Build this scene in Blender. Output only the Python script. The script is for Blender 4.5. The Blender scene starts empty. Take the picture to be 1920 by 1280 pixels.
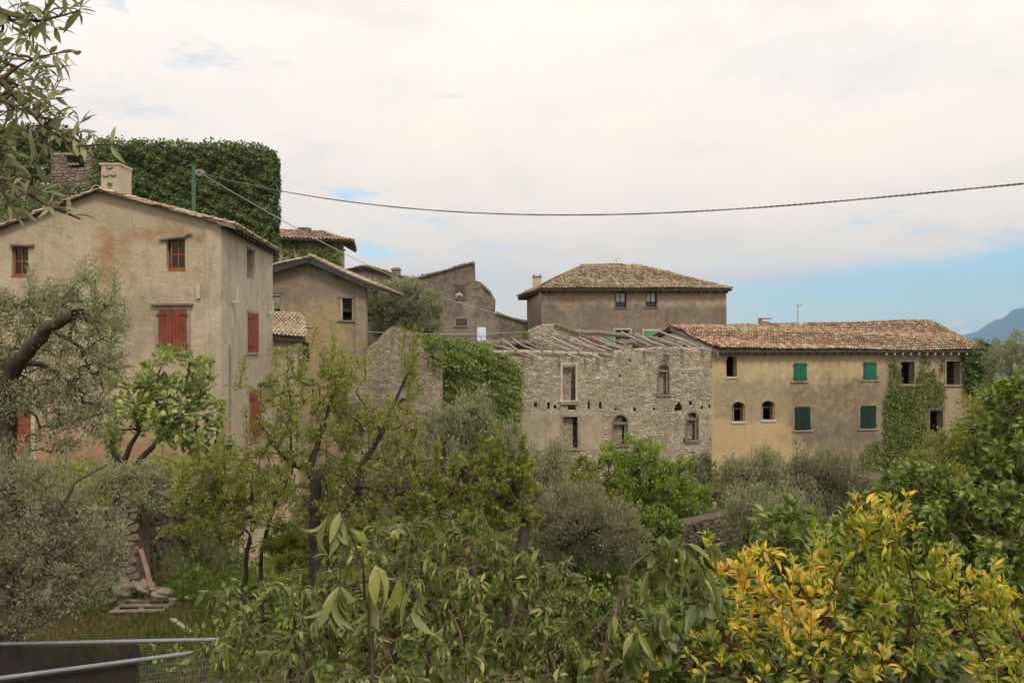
import bpy, math, random
import numpy as np
from mathutils import Vector, Matrix
from mathutils.geometry import delaunay_2d_cdt

# ------------------------------------------------------------------ camera, world, sun, exposure
SC = bpy.context.scene
COL = SC.collection
F = 1650.0                      # focal length in pixels of the 1920 px wide photograph
cam_d = bpy.data.cameras.new('camera')
cam = bpy.data.objects.new('camera', cam_d)
COL.objects.link(cam)
cam.location = (0, 0, 0)
cam.rotation_euler = (math.radians(90), 0, 0)
cam_d.sensor_width = 36
cam_d.lens = F / 1920 * 36
cam_d.clip_start = 0.05
cam_d.clip_end = 40000
SC.camera = cam
SC.view_settings.view_transform = 'Standard'
SC.view_settings.look = 'None'
SC.view_settings.gamma = 1
SC.view_settings.exposure = 0.64
SC.view_settings.use_curve_mapping = False
SC.cycles.use_denoising = True
SC.cycles.max_bounces = 8
SC.cycles.diffuse_bounces = 5
SC.cycles.glossy_bounces = 2
SC.cycles.transmission_bounces = 4
SC.cycles.transparent_max_bounces = 6
SC.cycles.volume_bounces = 1
SC.cycles.sample_clamp_indirect = 5

SUN_EL, SUN_AZ = 46.0, 152.0    # degrees; azimuth measured from +Y towards +X: behind the camera


def S(r, g, b, k=1.0):
    f = lambda c: ((c / 255 + 0.055) / 1.055) ** 2.4 if c > 10 else c / 255 / 12.92
    return (f(r) * k, f(g) * k, f(b) * k, 1.0)


class NT:
    """small node-tree writer"""
    def __init__(s, tree):
        s.t = tree
        s.n = tree.nodes
        s.l = tree.links

    def add(s, typ, props=None, **ins):
        nd = s.n.new(typ)
        for k, v in (props or {}).items():
            setattr(nd, k, v)
        for k, v in ins.items():
            key = k.replace('_', ' ')
            sock = nd.inputs[int(k[1:])] if k[0] == 'i' and k[1:].isdigit() else nd.inputs[key]
            s.put(sock, v)
        return nd

    def put(s, sock, v):
        if isinstance(v, bpy.types.NodeSocket):
            s.l.new(v, sock)
        elif isinstance(v, bpy.types.Node):
            s.l.new(v.outputs[0], sock)
        else:
            sock.default_value = v

    def math(s, op, a, b=0.0, c=0.0, clamp=False):
        return s.add('ShaderNodeMath', {'operation': op, 'use_clamp': clamp}, i0=a, i1=b, i2=c).outputs[0]

    def mix(s, f, a, b, mode='MIX'):
        nd = s.add('ShaderNodeMix', {'data_type': 'RGBA', 'blend_type': mode})
        s.put(nd.inputs[0], f)
        s.put(nd.inputs[6], a)
        s.put(nd.inputs[7], b)
        return nd.outputs[2]

    def smooth(s, v, a, b, lo=0.0, hi=1.0):
        nd = s.add('ShaderNodeMapRange', {'interpolation_type': 'SMOOTHSTEP'}, i0=v, i1=a, i2=b, i3=lo, i4=hi)
        return nd.outputs[0]

    def noise(s, vec, scale, detail=3.0, rough=0.55, dist=0.0):
        nd = s.add('ShaderNodeTexNoise', None, Vector=vec, Scale=scale, Detail=detail, Roughness=rough, Distortion=dist)
        return nd.outputs[0]

    def ramp(s, f, stops):
        nd = s.n.new('ShaderNodeValToRGB')
        el = nd.color_ramp.elements
        while len(el) < len(stops):
            el.new(0.5)
        for e, (p, c) in zip(el, stops):
            e.position = p
            e.color = c
        s.put(nd.inputs[0], f)
        return nd.outputs[0]

    def scale(s, vec, sx, sy, sz, loc=(0, 0, 0)):
        return s.add('ShaderNodeMapping', None, Vector=vec, Scale=(sx, sy, sz), Location=loc).outputs[0]


world = bpy.data.worlds.new('World')
SC.world = world
world.use_nodes = True
w = NT(world.node_tree)
w.n.clear()
sky = w.add('ShaderNodeTexSky', {'sky_type': 'NISHITA', 'sun_disc': False,
                                 'sun_elevation': math.radians(SUN_EL), 'sun_rotation': math.radians(SUN_AZ),
                                 'altitude': 100, 'air_density': 1.2, 'dust_density': 0.4, 'ozone_density': 2.5})
bg_sky = w.add('ShaderNodeBackground', None, Color=w.mix(1.0, sky.outputs[0], (0.70, 0.87, 1.0, 1), 'MULTIPLY'), Strength=0.11)
tc = w.add('ShaderNodeTexCoord')
gen = tc.outputs['Generated']
sep = w.add('ShaderNodeSeparateXYZ', None, Vector=gen)
dx, dy, dz = sep.outputs
zz = w.math('ADD', w.math('MAXIMUM', dz, 0.0), 0.10)
cu = w.math('DIVIDE', dx, zz)
cv = w.math('DIVIDE', dy, zz)
cvec = w.add('ShaderNodeCombineXYZ', None, X=cu, Y=cv, Z=0.0).outputs[0]
n_big = w.noise(w.scale(cvec, 0.55, 0.8, 1, (3.1, 1.7, 0)), 1.0, 5, 0.6, 0.3)
n_fine = w.noise(w.scale(gen, 8, 8, 22, (0.4, 0, 0.2)), 1.0, 5, 0.62, 0.4)
cover = w.math('ADD', w.math('MULTIPLY', n_big, 0.55), w.math('MULTIPLY', n_fine, 0.45))
# clear strip low in the sky to the right, ragged above; thinner cloud low down everywhere
lim = w.math('MULTIPLY_ADD', dx, 0.15, 0.030)
strip = w.math('MULTIPLY', w.smooth(w.math('SUBTRACT', lim, w.math('ADD', dz, w.math('MULTIPLY', w.math('SUBTRACT', n_fine, 0.5), 0.05))), -0.006, 0.022),
               w.smooth(dx, 0.08, 0.30))
low = w.smooth(dz, 0.26, 0.08, 0.0, 0.045)
dvec = w.add('ShaderNodeVectorMath', {'operation': 'SUBTRACT'}, i0=gen, i1=(-0.142, 0.975, 0.160))
dvs = w.add('ShaderNodeVectorMath', {'operation': 'MULTIPLY'}, i0=dvec, i1=(1.0, 1.0, 2.4))
dlen = w.add('ShaderNodeVectorMath', {'operation': 'LENGTH'}, i0=dvs).outputs['Value']
patch1 = w.smooth(dlen, 0.13, 0.0, 0.0, 0.14)
dvec2 = w.add('ShaderNodeVectorMath', {'operation': 'SUBTRACT'}, i0=gen, i1=(-0.215, 0.965, 0.108))
dvs2 = w.add('ShaderNodeVectorMath', {'operation': 'MULTIPLY'}, i0=dvec2, i1=(0.8, 1.0, 2.6))
dlen2 = w.add('ShaderNodeVectorMath', {'operation': 'LENGTH'}, i0=dvs2).outputs['Value']
patch = w.math('ADD', patch1, w.smooth(dlen2, 0.18, 0.0, 0.0, 0.09))
n_wisp = w.noise(w.scale(gen, 22, 22, 75, (1.4, 0, 2.2)), 1.0, 5, 0.65, 0.6)
cv2 = w.math('SUBTRACT', w.math('SUBTRACT', w.math('ADD', cover, w.math('MULTIPLY', w.math('SUBTRACT', n_wisp, 0.5), 0.30)), low), patch)
mask = w.math('MULTIPLY', w.smooth(cv2, 0.20, 0.41), w.math('SUBTRACT', 1.0, strip))
# cumulus puffs low over the far mountain
puff = w.math('MULTIPLY', w.smooth(w.noise(w.scale(gen, 40, 40, 90), 1.0, 3), 0.55, 0.68),
              w.math('MULTIPLY', w.smooth(dz, 0.045, 0.012), w.smooth(dx, 0.42, 0.46)))
mask = w.math('MAXIMUM', mask, w.math('MULTIPLY', puff, 0.8))
shade = w.noise(w.scale(gen, 5, 5, 14), 1.0, 5, 0.6)
ccol = w.ramp(shade, [(0.30, (0.74, 0.675, 0.605, 1)), (0.48, (0.82, 0.745, 0.655, 1)), (0.72, (0.87, 0.785, 0.675, 1))])
ccol = w.mix(w.smooth(dz, 0.32, 0.0), ccol, (1.07, 0.945, 0.80, 1), 'MULTIPLY')
bg_cl = w.add('ShaderNodeBackground', None, Color=ccol, Strength=0.93)
ms = w.add('ShaderNodeMixShader', None, i0=mask, i1=bg_sky, i2=bg_cl)
wo = w.add('ShaderNodeOutputWorld', None, Surface=ms)

sun_d = bpy.data.lights.new('sun', 'SUN')
sun_d.energy = 1.2
sun_d.angle = math.radians(12)
sun_d.color = (1.0, 0.93, 0.82)
sun = bpy.data.objects.new('sun', sun_d)
COL.objects.link(sun)
el, az = math.radians(SUN_EL), math.radians(SUN_AZ)
sdir = Vector((math.sin(az) * math.cos(el), math.cos(az) * math.cos(el), math.sin(el)))
sun.rotation_euler = sdir.to_track_quat('Z', 'Y').to_euler()

# ------------------------------------------------------------------ geometry helpers


def P(px, py, Y):
    """world point seen at photograph pixel (px, py) at depth Y"""
    return Vector(((px - 960) / F * Y, Y, (640 - py) / F * Y))


def X(px, Y):
    return (px - 960) / F * Y


def Z(py, Y):
    return (640 - py) / F * Y


def wloc(o):
    v = Vector((0, 0, 0))
    while o is not None:
        v += o.location
        o = o.parent
    return v


def tag(o, label=None, cat=None, group=None, kind=None):
    if label:
        o['label'] = label
    if cat:
        o['category'] = cat
    if group:
        o['group'] = group
    if kind:
        o['kind'] = kind
    return o


def thing(name, loc, label, cat, group=None):
    o = bpy.data.objects.new(name, None)
    o.location = loc
    o.empty_display_size = 0.3
    COL.objects.link(o)
    return tag(o, label, cat, group)


def link_mesh(name, me, mat, parent=None):
    if mat is not None and len(me.materials) == 0:
        me.materials.append(mat)
    o = bpy.data.objects.new(name, me)
    COL.objects.link(o)
    if parent is not None:
        o.parent = parent
    return o


def np_mesh(name, v, faces_flat, lens, tint=None, smooth=False):
    me = bpy.data.meshes.new(name)
    v = np.asarray(v, dtype=np.float32)
    me.vertices.add(len(v))
    me.vertices.foreach_set('co', v.ravel())
    faces_flat = np.asarray(faces_flat, dtype=np.int32)
    lens = np.asarray(lens, dtype=np.int32)
    me.loops.add(len(faces_flat))
    me.loops.foreach_set('vertex_index', faces_flat)
    me.polygons.add(len(lens))
    starts = np.concatenate(([0], np.cumsum(lens)[:-1])).astype(np.int32)
    me.polygons.foreach_set('loop_start', starts)
    me.polygons.foreach_set('use_smooth', np.full(len(lens), bool(smooth)))
    if tint is not None:
        a = me.attributes.new('tint', 'FLOAT', 'POINT')
        a.data.foreach_set('value', np.asarray(tint, dtype=np.float32))
    me.update(calc_edges=True)
    return me


class MB:
    def __init__(s):
        s.v, s.f, s.t = [], [], []

    def add(s, vs, fs, tint=0.5):
        b = len(s.v)
        s.v.extend([tuple(p) for p in vs])
        s.f.extend([tuple(i + b for i in f) for f in fs])
        s.t.extend([tint] * len(vs))

    def box(s, c, size, M=None, tint=0.5):
        hx, hy, hz = size[0] / 2, size[1] / 2, size[2] / 2
        vs = [Vector((x, y, z)) for z in (-hz, hz) for y in (-hy, hy) for x in (-hx, hx)]
        if M is not None:
            vs = [M @ p for p in vs]
        c = Vector(c)
        s.add([p + c for p in vs], [(0, 2, 3, 1), (4, 5, 7, 6), (0, 1, 5, 4), (2, 6, 7, 3), (0, 4, 6, 2), (1, 3, 7, 5)], tint)

    def hexa(s, q, tint=0.5):
        """8 corners: bottom 4 in order, top 4 in order"""
        s.add(q, [(3, 2, 1, 0), (4, 5, 6, 7), (0, 1, 5, 4), (1, 2, 6, 5), (2, 3, 7, 6), (3, 0, 4, 7)], tint)

    def tube(s, pts, rad, sides=8, tint=0.5, wob=0.0, rng=None):
        pts = [Vector(p) for p in pts]
        n = len(pts)
        if not hasattr(rad, '__len__'):
            rad = [rad] * n
        d0 = (pts[1] - pts[0]).normalized()
        up = Vector((0, 0, 1)) if abs(d0.z) < 0.9 else Vector((1, 0, 0))
        a = d0.cross(up).normalized()
        vs = []
        for i in range(n):
            d = (pts[min(i + 1, n - 1)] - pts[max(i - 1, 0)]).normalized()
            a = (a - d * a.dot(d)).normalized()
            b = d.cross(a)
            for k in range(sides):
                t = 2 * math.pi * k / sides
                r = rad[i] * (1 + (rng.uniform(-wob, wob) if wob else 0))
                vs.append(pts[i] + a * (math.cos(t) * r) + b * (math.sin(t) * r))
        fs = []
        for i in range(n - 1):
            for k in range(sides):
                k2 = (k + 1) % sides
                fs.append((i * sides + k, i * sides + k2, (i + 1) * sides + k2, (i + 1) * sides + k))
        fs.append(tuple(range(sides))[::-1])
        fs.append(tuple((n - 1) * sides + k for k in range(sides)))
        s.add(vs, fs, tint)

    def build(s, name, mat, parent=None, smooth=False, kind=None):
        o3 = np.array(wloc(parent)) if parent is not None else np.zeros(3)
        v = np.array([tuple(p) for p in s.v], dtype=np.float64).reshape(-1, 3) - o3
        flat = [i for f in s.f for i in f]
        me = np_mesh(name, v, flat, [len(f) for f in s.f], s.t, smooth)
        o = link_mesh(name, me, mat, parent)
        if kind:
            o['kind'] = kind
        return o


def piece(name, me, M, parent):
    """one object of a shared mesh with world matrix M under parent"""
    o = bpy.data.objects.new(name, me)
    COL.objects.link(o)
    o.parent = parent
    o.matrix_local = Matrix.Translation(-wloc(parent)) @ M
    return o


def inpoly(x, y, poly):
    c = False
    n = len(poly)
    j = n - 1
    for i in range(n):
        xi, yi = poly[i]
        xj, yj = poly[j]
        if (yi > y) != (yj > y) and x < (xj - xi) * (y - yi) / (yj - yi) + xi:
            c = not c
        j = i
    return c


# ------------------------------------------------------------------ walls with true openings


def R(x0, y0, x1, y1):
    return [(x0, y1), (x1, y1), (x1, y0), (x0, y0)]


def ARCH(x0, y0, x1, y1, rise=None, n=8):
    r = rise if rise is not None else (x1 - x0) / 2
    pts = [(x0, y1), (x1, y1)]
    for i in range(n + 1):
        t = math.pi * i / n
        pts.append(((x0 + x1) / 2 + (x1 - x0) / 2 * math.cos(t), y0 + r - r * math.sin(t)))
    return pts


class Wall:
    """vertical plane through ground points A (left) and B (right) as seen from outside"""
    def __init__(s, A, B):
        s.A, s.B = Vector((A[0], A[1])), Vector((B[0], B[1]))
        s.d = (s.B - s.A).normalized()
        s.o = Vector((s.d.y, -s.d.x))       # outward
        s.L = (s.B - s.A).length

    def uz(s, px, py):
        k = (px - 960) / F
        # A + d*u = Y*(k,1)
        Y = (s.A.x * s.d.y - s.A.y * s.d.x) / (k * s.d.y - s.d.x)
        u = (Vector((k * Y, Y)) - s.A).dot(s.d)
        return (u, (640 - py) / F * Y)

    def pt(s, u, z, off=0.0):
        q = s.A + s.d * u + s.o * off
        return Vector((q.x, q.y, z))

    def px(s, px, py, off=0.0):
        u, z = s.uz(px, py)
        return s.pt(u, z, off)

    def make(s, name, mat, parent, outline, holes=(), th=0.5, pxs=True, grid=0.0):
        out = [s.uz(*p) for p in outline] if pxs else list(outline)
        hl = [[s.uz(*p) for p in h] for h in holes] if pxs else [list(h) for h in holes]
        s.outline, s.holes = out, hl
        vs, es = [], []
        loops = []
        for lp in [out] + hl:
            b = len(vs)
            vs += [Vector(p) for p in lp]
            es += [(b + i, b + (i + 1) % len(lp)) for i in range(len(lp))]
            loops.append(lp)
        v2, e2, f2, *_ = delaunay_2d_cdt(vs, es, [], 0, 1e-5)
        tris = []
        for f in f2:
            c = sum((v2[i] for i in f), Vector((0, 0))) / len(f)
            if inpoly(c.x, c.y, out) and not any(inpoly(c.x, c.y, h) for h in hl):
                a = (v2[f[1]] - v2[f[0]]).cross(v2[f[2]] - v2[f[0]])
                tris.append(tuple(f) if a > 0 else tuple(f[::-1]))
        mb = MB()
        mb.add([s.pt(p.x, p.y, 0) for p in v2], tris)
        mb.add([s.pt(p.x, p.y, -th) for p in v2], [t[::-1] for t in tris])
        for li, lp in enumerate(loops):
            n = len(lp)
            q = [s.pt(p[0], p[1], 0) for p in lp] + [s.pt(p[0], p[1], -th) for p in lp]
            area = sum(lp[i][0] * lp[(i + 1) % n][1] - lp[(i + 1) % n][0] * lp[i][1] for i in range(n))
            fs = [(i, i + n, (i + 1) % n + n, (i + 1) % n) for i in range(n)]
            if (area > 0) != (li == 0):
                fs = [f[::-1] for f in fs]
            mb.add(q, fs)
        return mb.build(name, mat, parent)

    def bar(s, mb, u0, u1, z0, z1, o0, o1, tint=0.5):
        q = [s.pt(u0, z0, o1), s.pt(u1, z0, o1), s.pt(u1, z0, o0), s.pt(u0, z0, o0),
             s.pt(u0, z1, o1), s.pt(u1, z1, o1), s.pt(u1, z1, o0), s.pt(u0, z1, o0)]
        mb.hexa(q, tint)

    def rect(s, x0, y0, x1, y1):
        """pixel rectangle -> (u0, u1, z0, z1)"""
        ua, za = s.uz(x0, y1)
        ub, zb = s.uz(x1, y1)
        _, zt = s.uz((x0 + x1) / 2, y0)
        _, zl = s.uz((x0 + x1) / 2, y1)
        return ua, ub, zl, zt

    def frame(s, rc, parent, mat, w=0.07, d0=-0.18, d1=-0.10, muntins=(1, 1), mw=0.03, name='window_frame'):
        u0, u1, z0, z1 = rc
        mb = MB()
        s.bar(mb, u0, u0 + w, z0, z1, d0, d1)
        s.bar(mb, u1 - w, u1, z0, z1, d0, d1)
        s.bar(mb, u0 + w, u1 - w, z1 - w, z1, d0, d1)
        s.bar(mb, u0 + w, u1 - w, z0, z0 + w, d0, d1)
        for i in range(muntins[0]):
            c = u0 + w + (u1 - u0 - 2 * w) * (i + 1) / (muntins[0] + 1)
            s.bar(mb, c - mw / 2, c + mw / 2, z0 + w, z1 - w, d0 + 0.01, d1 - 0.01)
        for i in range(muntins[1]):
            c = z0 + w + (z1 - z0 - 2 * w) * (i + 1) / (muntins[1] + 1)
            s.bar(mb, u0 + w, u1 - w, c - mw / 2, c + mw / 2, d0 + 0.013, d1 - 0.013)
        return mb.build(name, mat, parent)

    def surround(s, rc, parent, mat, w=0.12, off=0.03, name='window_surround', top=True, sides=True, sill=True):
        """stone jambs, lintel and sill round an opening, set proud of the wall"""
        u0, u1, z0, z1 = rc
        if sides:
            for a, b in ((u0 - w, u0), (u1, u1 + w)):
                mb = MB(); s.bar(mb, a, b, z0, z1, -0.12, off); mb.build('jamb', mat, parent)
        if top:
            mb = MB(); s.bar(mb, u0 - w - 0.03, u1 + w + 0.03, z1, z1 + w, -0.12, off + 0.015); mb.build('lintel', mat, parent)
        if sill:
            mb = MB(); s.bar(mb, u0 - w - 0.06, u1 + w + 0.06, z0 - w * 0.8, z0, -0.14, off + 0.06); mb.build('sill', mat, parent)

    def shutter(s, rc, parent, mat, iron, leaves=2, boards=4, off=0.02, horiz=False, name='shutter', hinges=True):
        u0, u1, z0, z1 = rc
        wl = (u1 - u0) / leaves
        for k in range(leaves):
            a, b = u0 + wl * k + 0.006, u0 + wl * (k + 1) - 0.006
            mb = MB(); s.bar(mb, a, b, z0 + 0.01, z1 - 0.01, off - 0.02, off + 0.012)
            sh = mb.build(name, mat, parent)
            for i in range(boards):
                mb = MB()
                if horiz:
                    h = (z1 - z0 - 0.02) / boards
                    s.bar(mb, a, b, z0 + 0.01 + h * i + 0.006, z0 + 0.01 + h * (i + 1) - 0.006, off + 0.012, off + 0.034)
                else:
                    h = (b - a) / boards
                    s.bar(mb, a + h * i + 0.004, a + h * (i + 1) - 0.004, z0 + 0.01, z1 - 0.01, off + 0.012, off + 0.030 + 0.004 * (i % 2))
                mb.build('board', mat, sh)
            if hinges:
                mb = MB()
                for zc in (z0 + (z1 - z0) * 0.14, z1 - (z1 - z0) * 0.14):
                    if k == 0:
                        s.bar(mb, a - 0.08, a + wl * 0.55, zc - 0.018, zc + 0.018, off + 0.036, off + 0.048)
                    else:
                        s.bar(mb, b - wl * 0.55, b + 0.08, zc - 0.018, zc + 0.018, off + 0.036, off + 0.048)
                mb.build('hinge', iron, sh)


# ------------------------------------------------------------------ stones


def clip(poly, nx, ny, c):
    """keep side nx*x+ny*y <= c"""
    out = []
    n = len(poly)
    for i in range(n):
        p, q = poly[i], poly[(i + 1) % n]
        dp, dq = nx * p[0] + ny * p[1] - c, nx * q[0] + ny * q[1] - c
        if dp <= 0:
            out.append(p)
        if (dp < 0 < dq) or (dq < 0 < dp):
            t = dp / (dp - dq)
            out.append((p[0] + (q[0] - p[0]) * t, p[1] + (q[1] - p[1]) * t))
    return out


def stones(wall, parent, mat, w=0.27, h=0.135, seed=1, keep=None, relief=0.045, keep_n=300, off=0.0, gap=0.012, bounds=None, name='stone'):
    rng = random.Random(seed)
    us = [p[0] for p in wall.outline]
    zs = [p[1] for p in wall.outline]
    u0, u1, z0, z1 = min(us), max(us), min(zs), max(zs)
    if bounds:
        u0, u1, z0, z1 = bounds
    k = h / w
    seeds = []
    z = z0
    row = 0
    while z < z1 + h:
        hh = h * rng.uniform(0.65, 1.45)
        u = u0 - rng.random() * w
        while u < u1 + w:
            ww = w * rng.choice((.4, .6, .8, 1.0, 1.3, 1.9)) * rng.uniform(.85, 1.15)
            seeds.append((u * k + ww * k / 2, z + hh / 2 + rng.uniform(-0.34, 0.34) * hh))
            u += ww
        z += hh
    cell = {}
    for i, (a, b) in enumerate(seeds):
        cell.setdefault((int(a // (2 * h)), int(b // (2 * h))), []).append(i)
    items = []
    for i, (a, b) in enumerate(seeds):
        if not (u0 <= a / k <= u1 and z0 <= b <= z1):
            continue
        if not inpoly(a / k, b, wall.outline) or any(inpoly(a / k, b, hh) for hh in wall.holes):
            continue
        if keep and not keep(a / k, b):
            continue
        H = 1.15 * h
        poly = [(a - H, b - H), (a + H, b - H), (a + H, b + H), (a - H, b + H)]
        ci, cj = int(a // (2 * h)), int(b // (2 * h))
        for x in (-1, 0, 1):
            for y in (-1, 0, 1):
                for j in cell.get((ci + x, cj + y), ()):
                    if j != i:
                        c, d = seeds[j]
                        nx, ny = c - a, d - b
                        if nx * nx + ny * ny < 6 * h * h:
                            poly = clip(poly, nx, ny, nx * (a + c) / 2 + ny * (b + d) / 2)
                        if len(poly) < 3:
                            break
        if len(poly) < 3:
            continue
        poly = [(p[0] / k, p[1]) for p in poly]
        poly = clip(clip(clip(poly, 1, 0, max(us)), -1, 0, -min(us)), 0, 1, max(zs) + .05)
        if len(poly) < 3:
            continue
        # never into an opening
        bad = False
        for hh in wall.holes:
            xs = [p[0] for p in hh]; ys = [p[1] for p in hh]
            if min(p[0] for p in poly) < max(xs) and max(p[0] for p in poly) > min(xs) and min(p[1] for p in poly) < max(ys) and max(p[1] for p in poly) > min(ys):
                cx = (min(xs) + max(xs)) / 2; cy = (min(ys) + max(ys)) / 2
                ax, ay = a / k, b
                if ax < min(xs): poly = clip(poly, 1, 0, min(xs))
                elif ax > max(xs): poly = clip(poly, -1, 0, -max(xs))
                elif ay > max(ys): poly = clip(poly, 0, -1, -max(ys))
                elif ay < min(ys): poly = clip(poly, 0, 1, min(ys))
                if len(poly) < 3:
                    bad = True
                    break
        if bad:
            continue
        cx = sum(p[0] for p in poly) / len(poly)
        cy = sum(p[1] for p in poly) / len(poly)
        ext = max(max(abs(p[0] - cx) for p in poly), 1e-3)
        eyt = max(max(abs(p[1] - cy) for p in poly), 1e-3)
        sx, sy = max(0.3, 1 - gap / ext), max(0.3, 1 - gap / eyt)
        ring = [(cx + (p[0] - cx) * sx, cy + (p[1] - cy) * sy) for p in poly]
        # cut corners for a worn outline
        r2 = []
        n = len(ring)
        for q in range(n):
            p, nx_ = ring[q], ring[(q + 1) % n]
            r2.append((p[0] * 0.8 + nx_[0] * 0.2, p[1] * 0.8 + nx_[1] * 0.2))
            r2.append((p[0] * 0.2 + nx_[0] * 0.8, p[1] * 0.2 + nx_[1] * 0.8))
        area = abs(sum(r2[q][0] * r2[(q + 1) % len(r2)][1] - r2[(q + 1) % len(r2)][0] * r2[q][1] for q in range(len(r2)))) / 2
        if area < 0.002:
            continue
        items.append((area, cx, cy, r2))
    items.sort(key=lambda t: -t[0])
    rest = MB()
    for idx, (area, cx, cy, r2) in enumerate(items):
        mb = rest if idx >= keep_n else MB()
        n = len(r2)
        tl = rng.random()
        d = relief * rng.uniform(0.45, 1.25)
        tx, tz = rng.uniform(-0.12, 0.12), rng.uniform(-0.12, 0.12)
        vs = [wall.pt(p[0], p[1], off + 0.001) for p in r2]
        vs += [wall.pt(cx + (p[0] - cx) * 0.84, cy + (p[1] - cy) * 0.80, off + d + (p[0] - cx) * tx + (p[1] - cy) * tz + rng.uniform(-.006, .006)) for p in r2]
        fs = [(i, (i + 1) % n, n + (i + 1) % n, n + i) for i in range(n)]
        fs.append(tuple(n + i for i in range(n)))
        mb.add(vs, fs, tl)
        if idx < keep_n:
            mb.build(name, mat, parent)
    if rest.v:
        rest.build(name + 's', mat, parent, kind='stuff')
    return len(items)


# ------------------------------------------------------------------ tiled roofs

TILE = {}


def tile_mesh(width, length, tint, seed):
    key = (round(width, 3), round(length, 3), tint)
    if key in TILE:
        return TILE[key]
    rng = random.Random(seed)
    vs, fs = [], []
    n = 5
    for j, (y, rr) in enumerate(((0, 0.5), (length, 0.40))):
        for i in range(n + 1):
            t = math.pi * i / n
            vs.append((math.cos(t) * width * rr, y, math.sin(t) * width * rr * 0.95))
    for i in range(n):
        fs.append((i, i + 1, n + 2 + i, n + 1 + i))
    # the thick lower lip
    for i in range(n + 1):
        t = math.pi * i / n
        vs.append((math.cos(t) * width * 0.40, 0.004, math.sin(t) * width * 0.38))
    b = 2 * (n + 1)
    for i in range(n):
        fs.append((i + 1, i, b + i, b + i + 1))
    me = np_mesh('roof_tile', vs, [i for f in fs for i in f], [4] * len(fs), [tint] * len(vs), True)
    TILE[key] = me
    return me


def tile_roof(parent, corners, mat, deckmat, pitch=0.19, course=0.30, seed=1, keep_n=0, thick=0.07, sag=0.03, name='roof', covers=None, jit=1.0, tints=(0.0, 1.0)):
    """corners: eave-left, eave-right, then on up; the plane is taken from the first, second and last"""
    rng = random.Random(seed)
    C = [Vector(c) for c in corners]
    e = (C[1] - C[0]).normalized()
    m = C[-1]
    nrm = e.cross(m - C[0]).normalized()
    if nrm.z < 0:
        nrm = -nrm
    s = nrm.cross(e).normalized()
    if s.z < 0:
        s = -s
    ab = [((c - C[0]).dot(e), (c - C[0]).dot(s)) for c in C]
    off = [(c - C[0]).dot(nrm) for c in C]
    # deck
    mb = MB()
    n = len(C)
    top = [c for c in C]
    bot = [c - nrm * thick for c in C]
    mb.add(top + bot, [tuple(range(n)), tuple(range(n, 2 * n))[::-1]] + [(i, n + i, n + (i + 1) % n, (i + 1) % n) for i in range(n)], 0.3)
    deck = mb.build(name, deckmat, parent)
    amin, amax = min(p[0] for p in ab), max(p[0] for p in ab)
    bmax = max(p[1] for p in ab)
    ncol = max(1, int((amax - amin) / pitch))
    nrow = max(1, int(math.ceil(bmax / course)))
    ph = rng.random() * 6
    mean_off = lambda a, b: off[2] * (b / max(bmax, .01)) * ((a - amin) / (amax - amin)) if len(off) > 2 else 0
    place = []
    for i in range(ncol + 1):
        a = amin + (i + 0.5) * pitch
        ja = rng.uniform(-.012, .012) * jit
        for j in range(nrow):
            b = j * course - 0.04
            if not inpoly(a, b + course * 0.5 + 0.02, ab):
                continue
            z = sag * (1.5 + math.sin(a * 0.9 + ph) * 0.6 + math.sin(b * 1.7 + a * .33 + ph)) + mean_off(a, b)
            place.append((j, a + ja + rng.uniform(-.010, .010) * jit, b + rng.uniform(-.025, .025) * jit, z))
    T = [0.05, 0.2, 0.35, 0.5, 0.65, 0.8, 0.95]
    keepers = set()
    if keep_n:
        order = sorted(range(len(place)), key=lambda q: place[q][0] + (0 if 0 else 0))
        keepers = set(order[:keep_n])
    Ls = course * 1.22
    base = np.array([tuple(v.co) for v in tile_mesh(pitch * 0.92, Ls, T[3], 1).vertices])
    tm = tile_mesh(pitch * 0.92, Ls, T[3], 1)
    nf = len(tm.polygons)
    fidx = np.array([list(p.vertices) for p in tm.polygons])
    V, Fc, Tn = [], [], []
    en, sn, nn = np.array(e), np.array(s), np.array(nrm)
    for q, (j, a, b, z) in enumerate(place):
        tt = tints[0] + (tints[1] - tints[0]) * rng.random()
        yaw = rng.uniform(-.05, .05) * jit
        tip = 0.10 + rng.uniform(-.02, .02) * jit
        xa = e * math.cos(yaw) + s * math.sin(yaw)
        ya = (s * math.cos(yaw) - e * math.sin(yaw))
        ya = (ya - nrm * tip).normalized()
        za = xa.cross(ya).normalized()
        o = C[0] + e * a + s * b + nrm * (z + 0.045)
        if q in keepers:
            k = min(range(7), key=lambda t: abs(T[t] - tt))
            me = tile_mesh(pitch * 0.92, Ls, T[k], k)
            if not me.materials:
                me.materials.append(mat)
            me2 = me
            if me.materials[0] != mat:
                key = (me.name, mat.name)
                if key not in TILE:
                    TILE[key] = me.copy(); TILE[key].materials.clear(); TILE[key].materials.append(mat)
                me2 = TILE[key]
            M = Matrix((xa, ya, za)).transposed().to_4x4()
            M.translation = o
            piece('roof_tile', me2, M, deck)
        else:
            Mx = np.stack([np.array(xa), np.array(ya), np.array(za)])
            V.append(base @ Mx + np.array(o))
            Fc.append(fidx + len(base) * (len(V) - 1))
            Tn.append(np.full(len(base), tt))
    if V:
        o3 = np.array(wloc(parent))
        me = np_mesh('roof_tiles', np.concatenate(V) - o3, np.concatenate(Fc).ravel(), [4] * (nf * len(V)), np.concatenate(Tn), True)
        o = link_mesh('roof_tiles', me, mat, deck)
        o['kind'] = 'stuff'
    return deck


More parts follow.
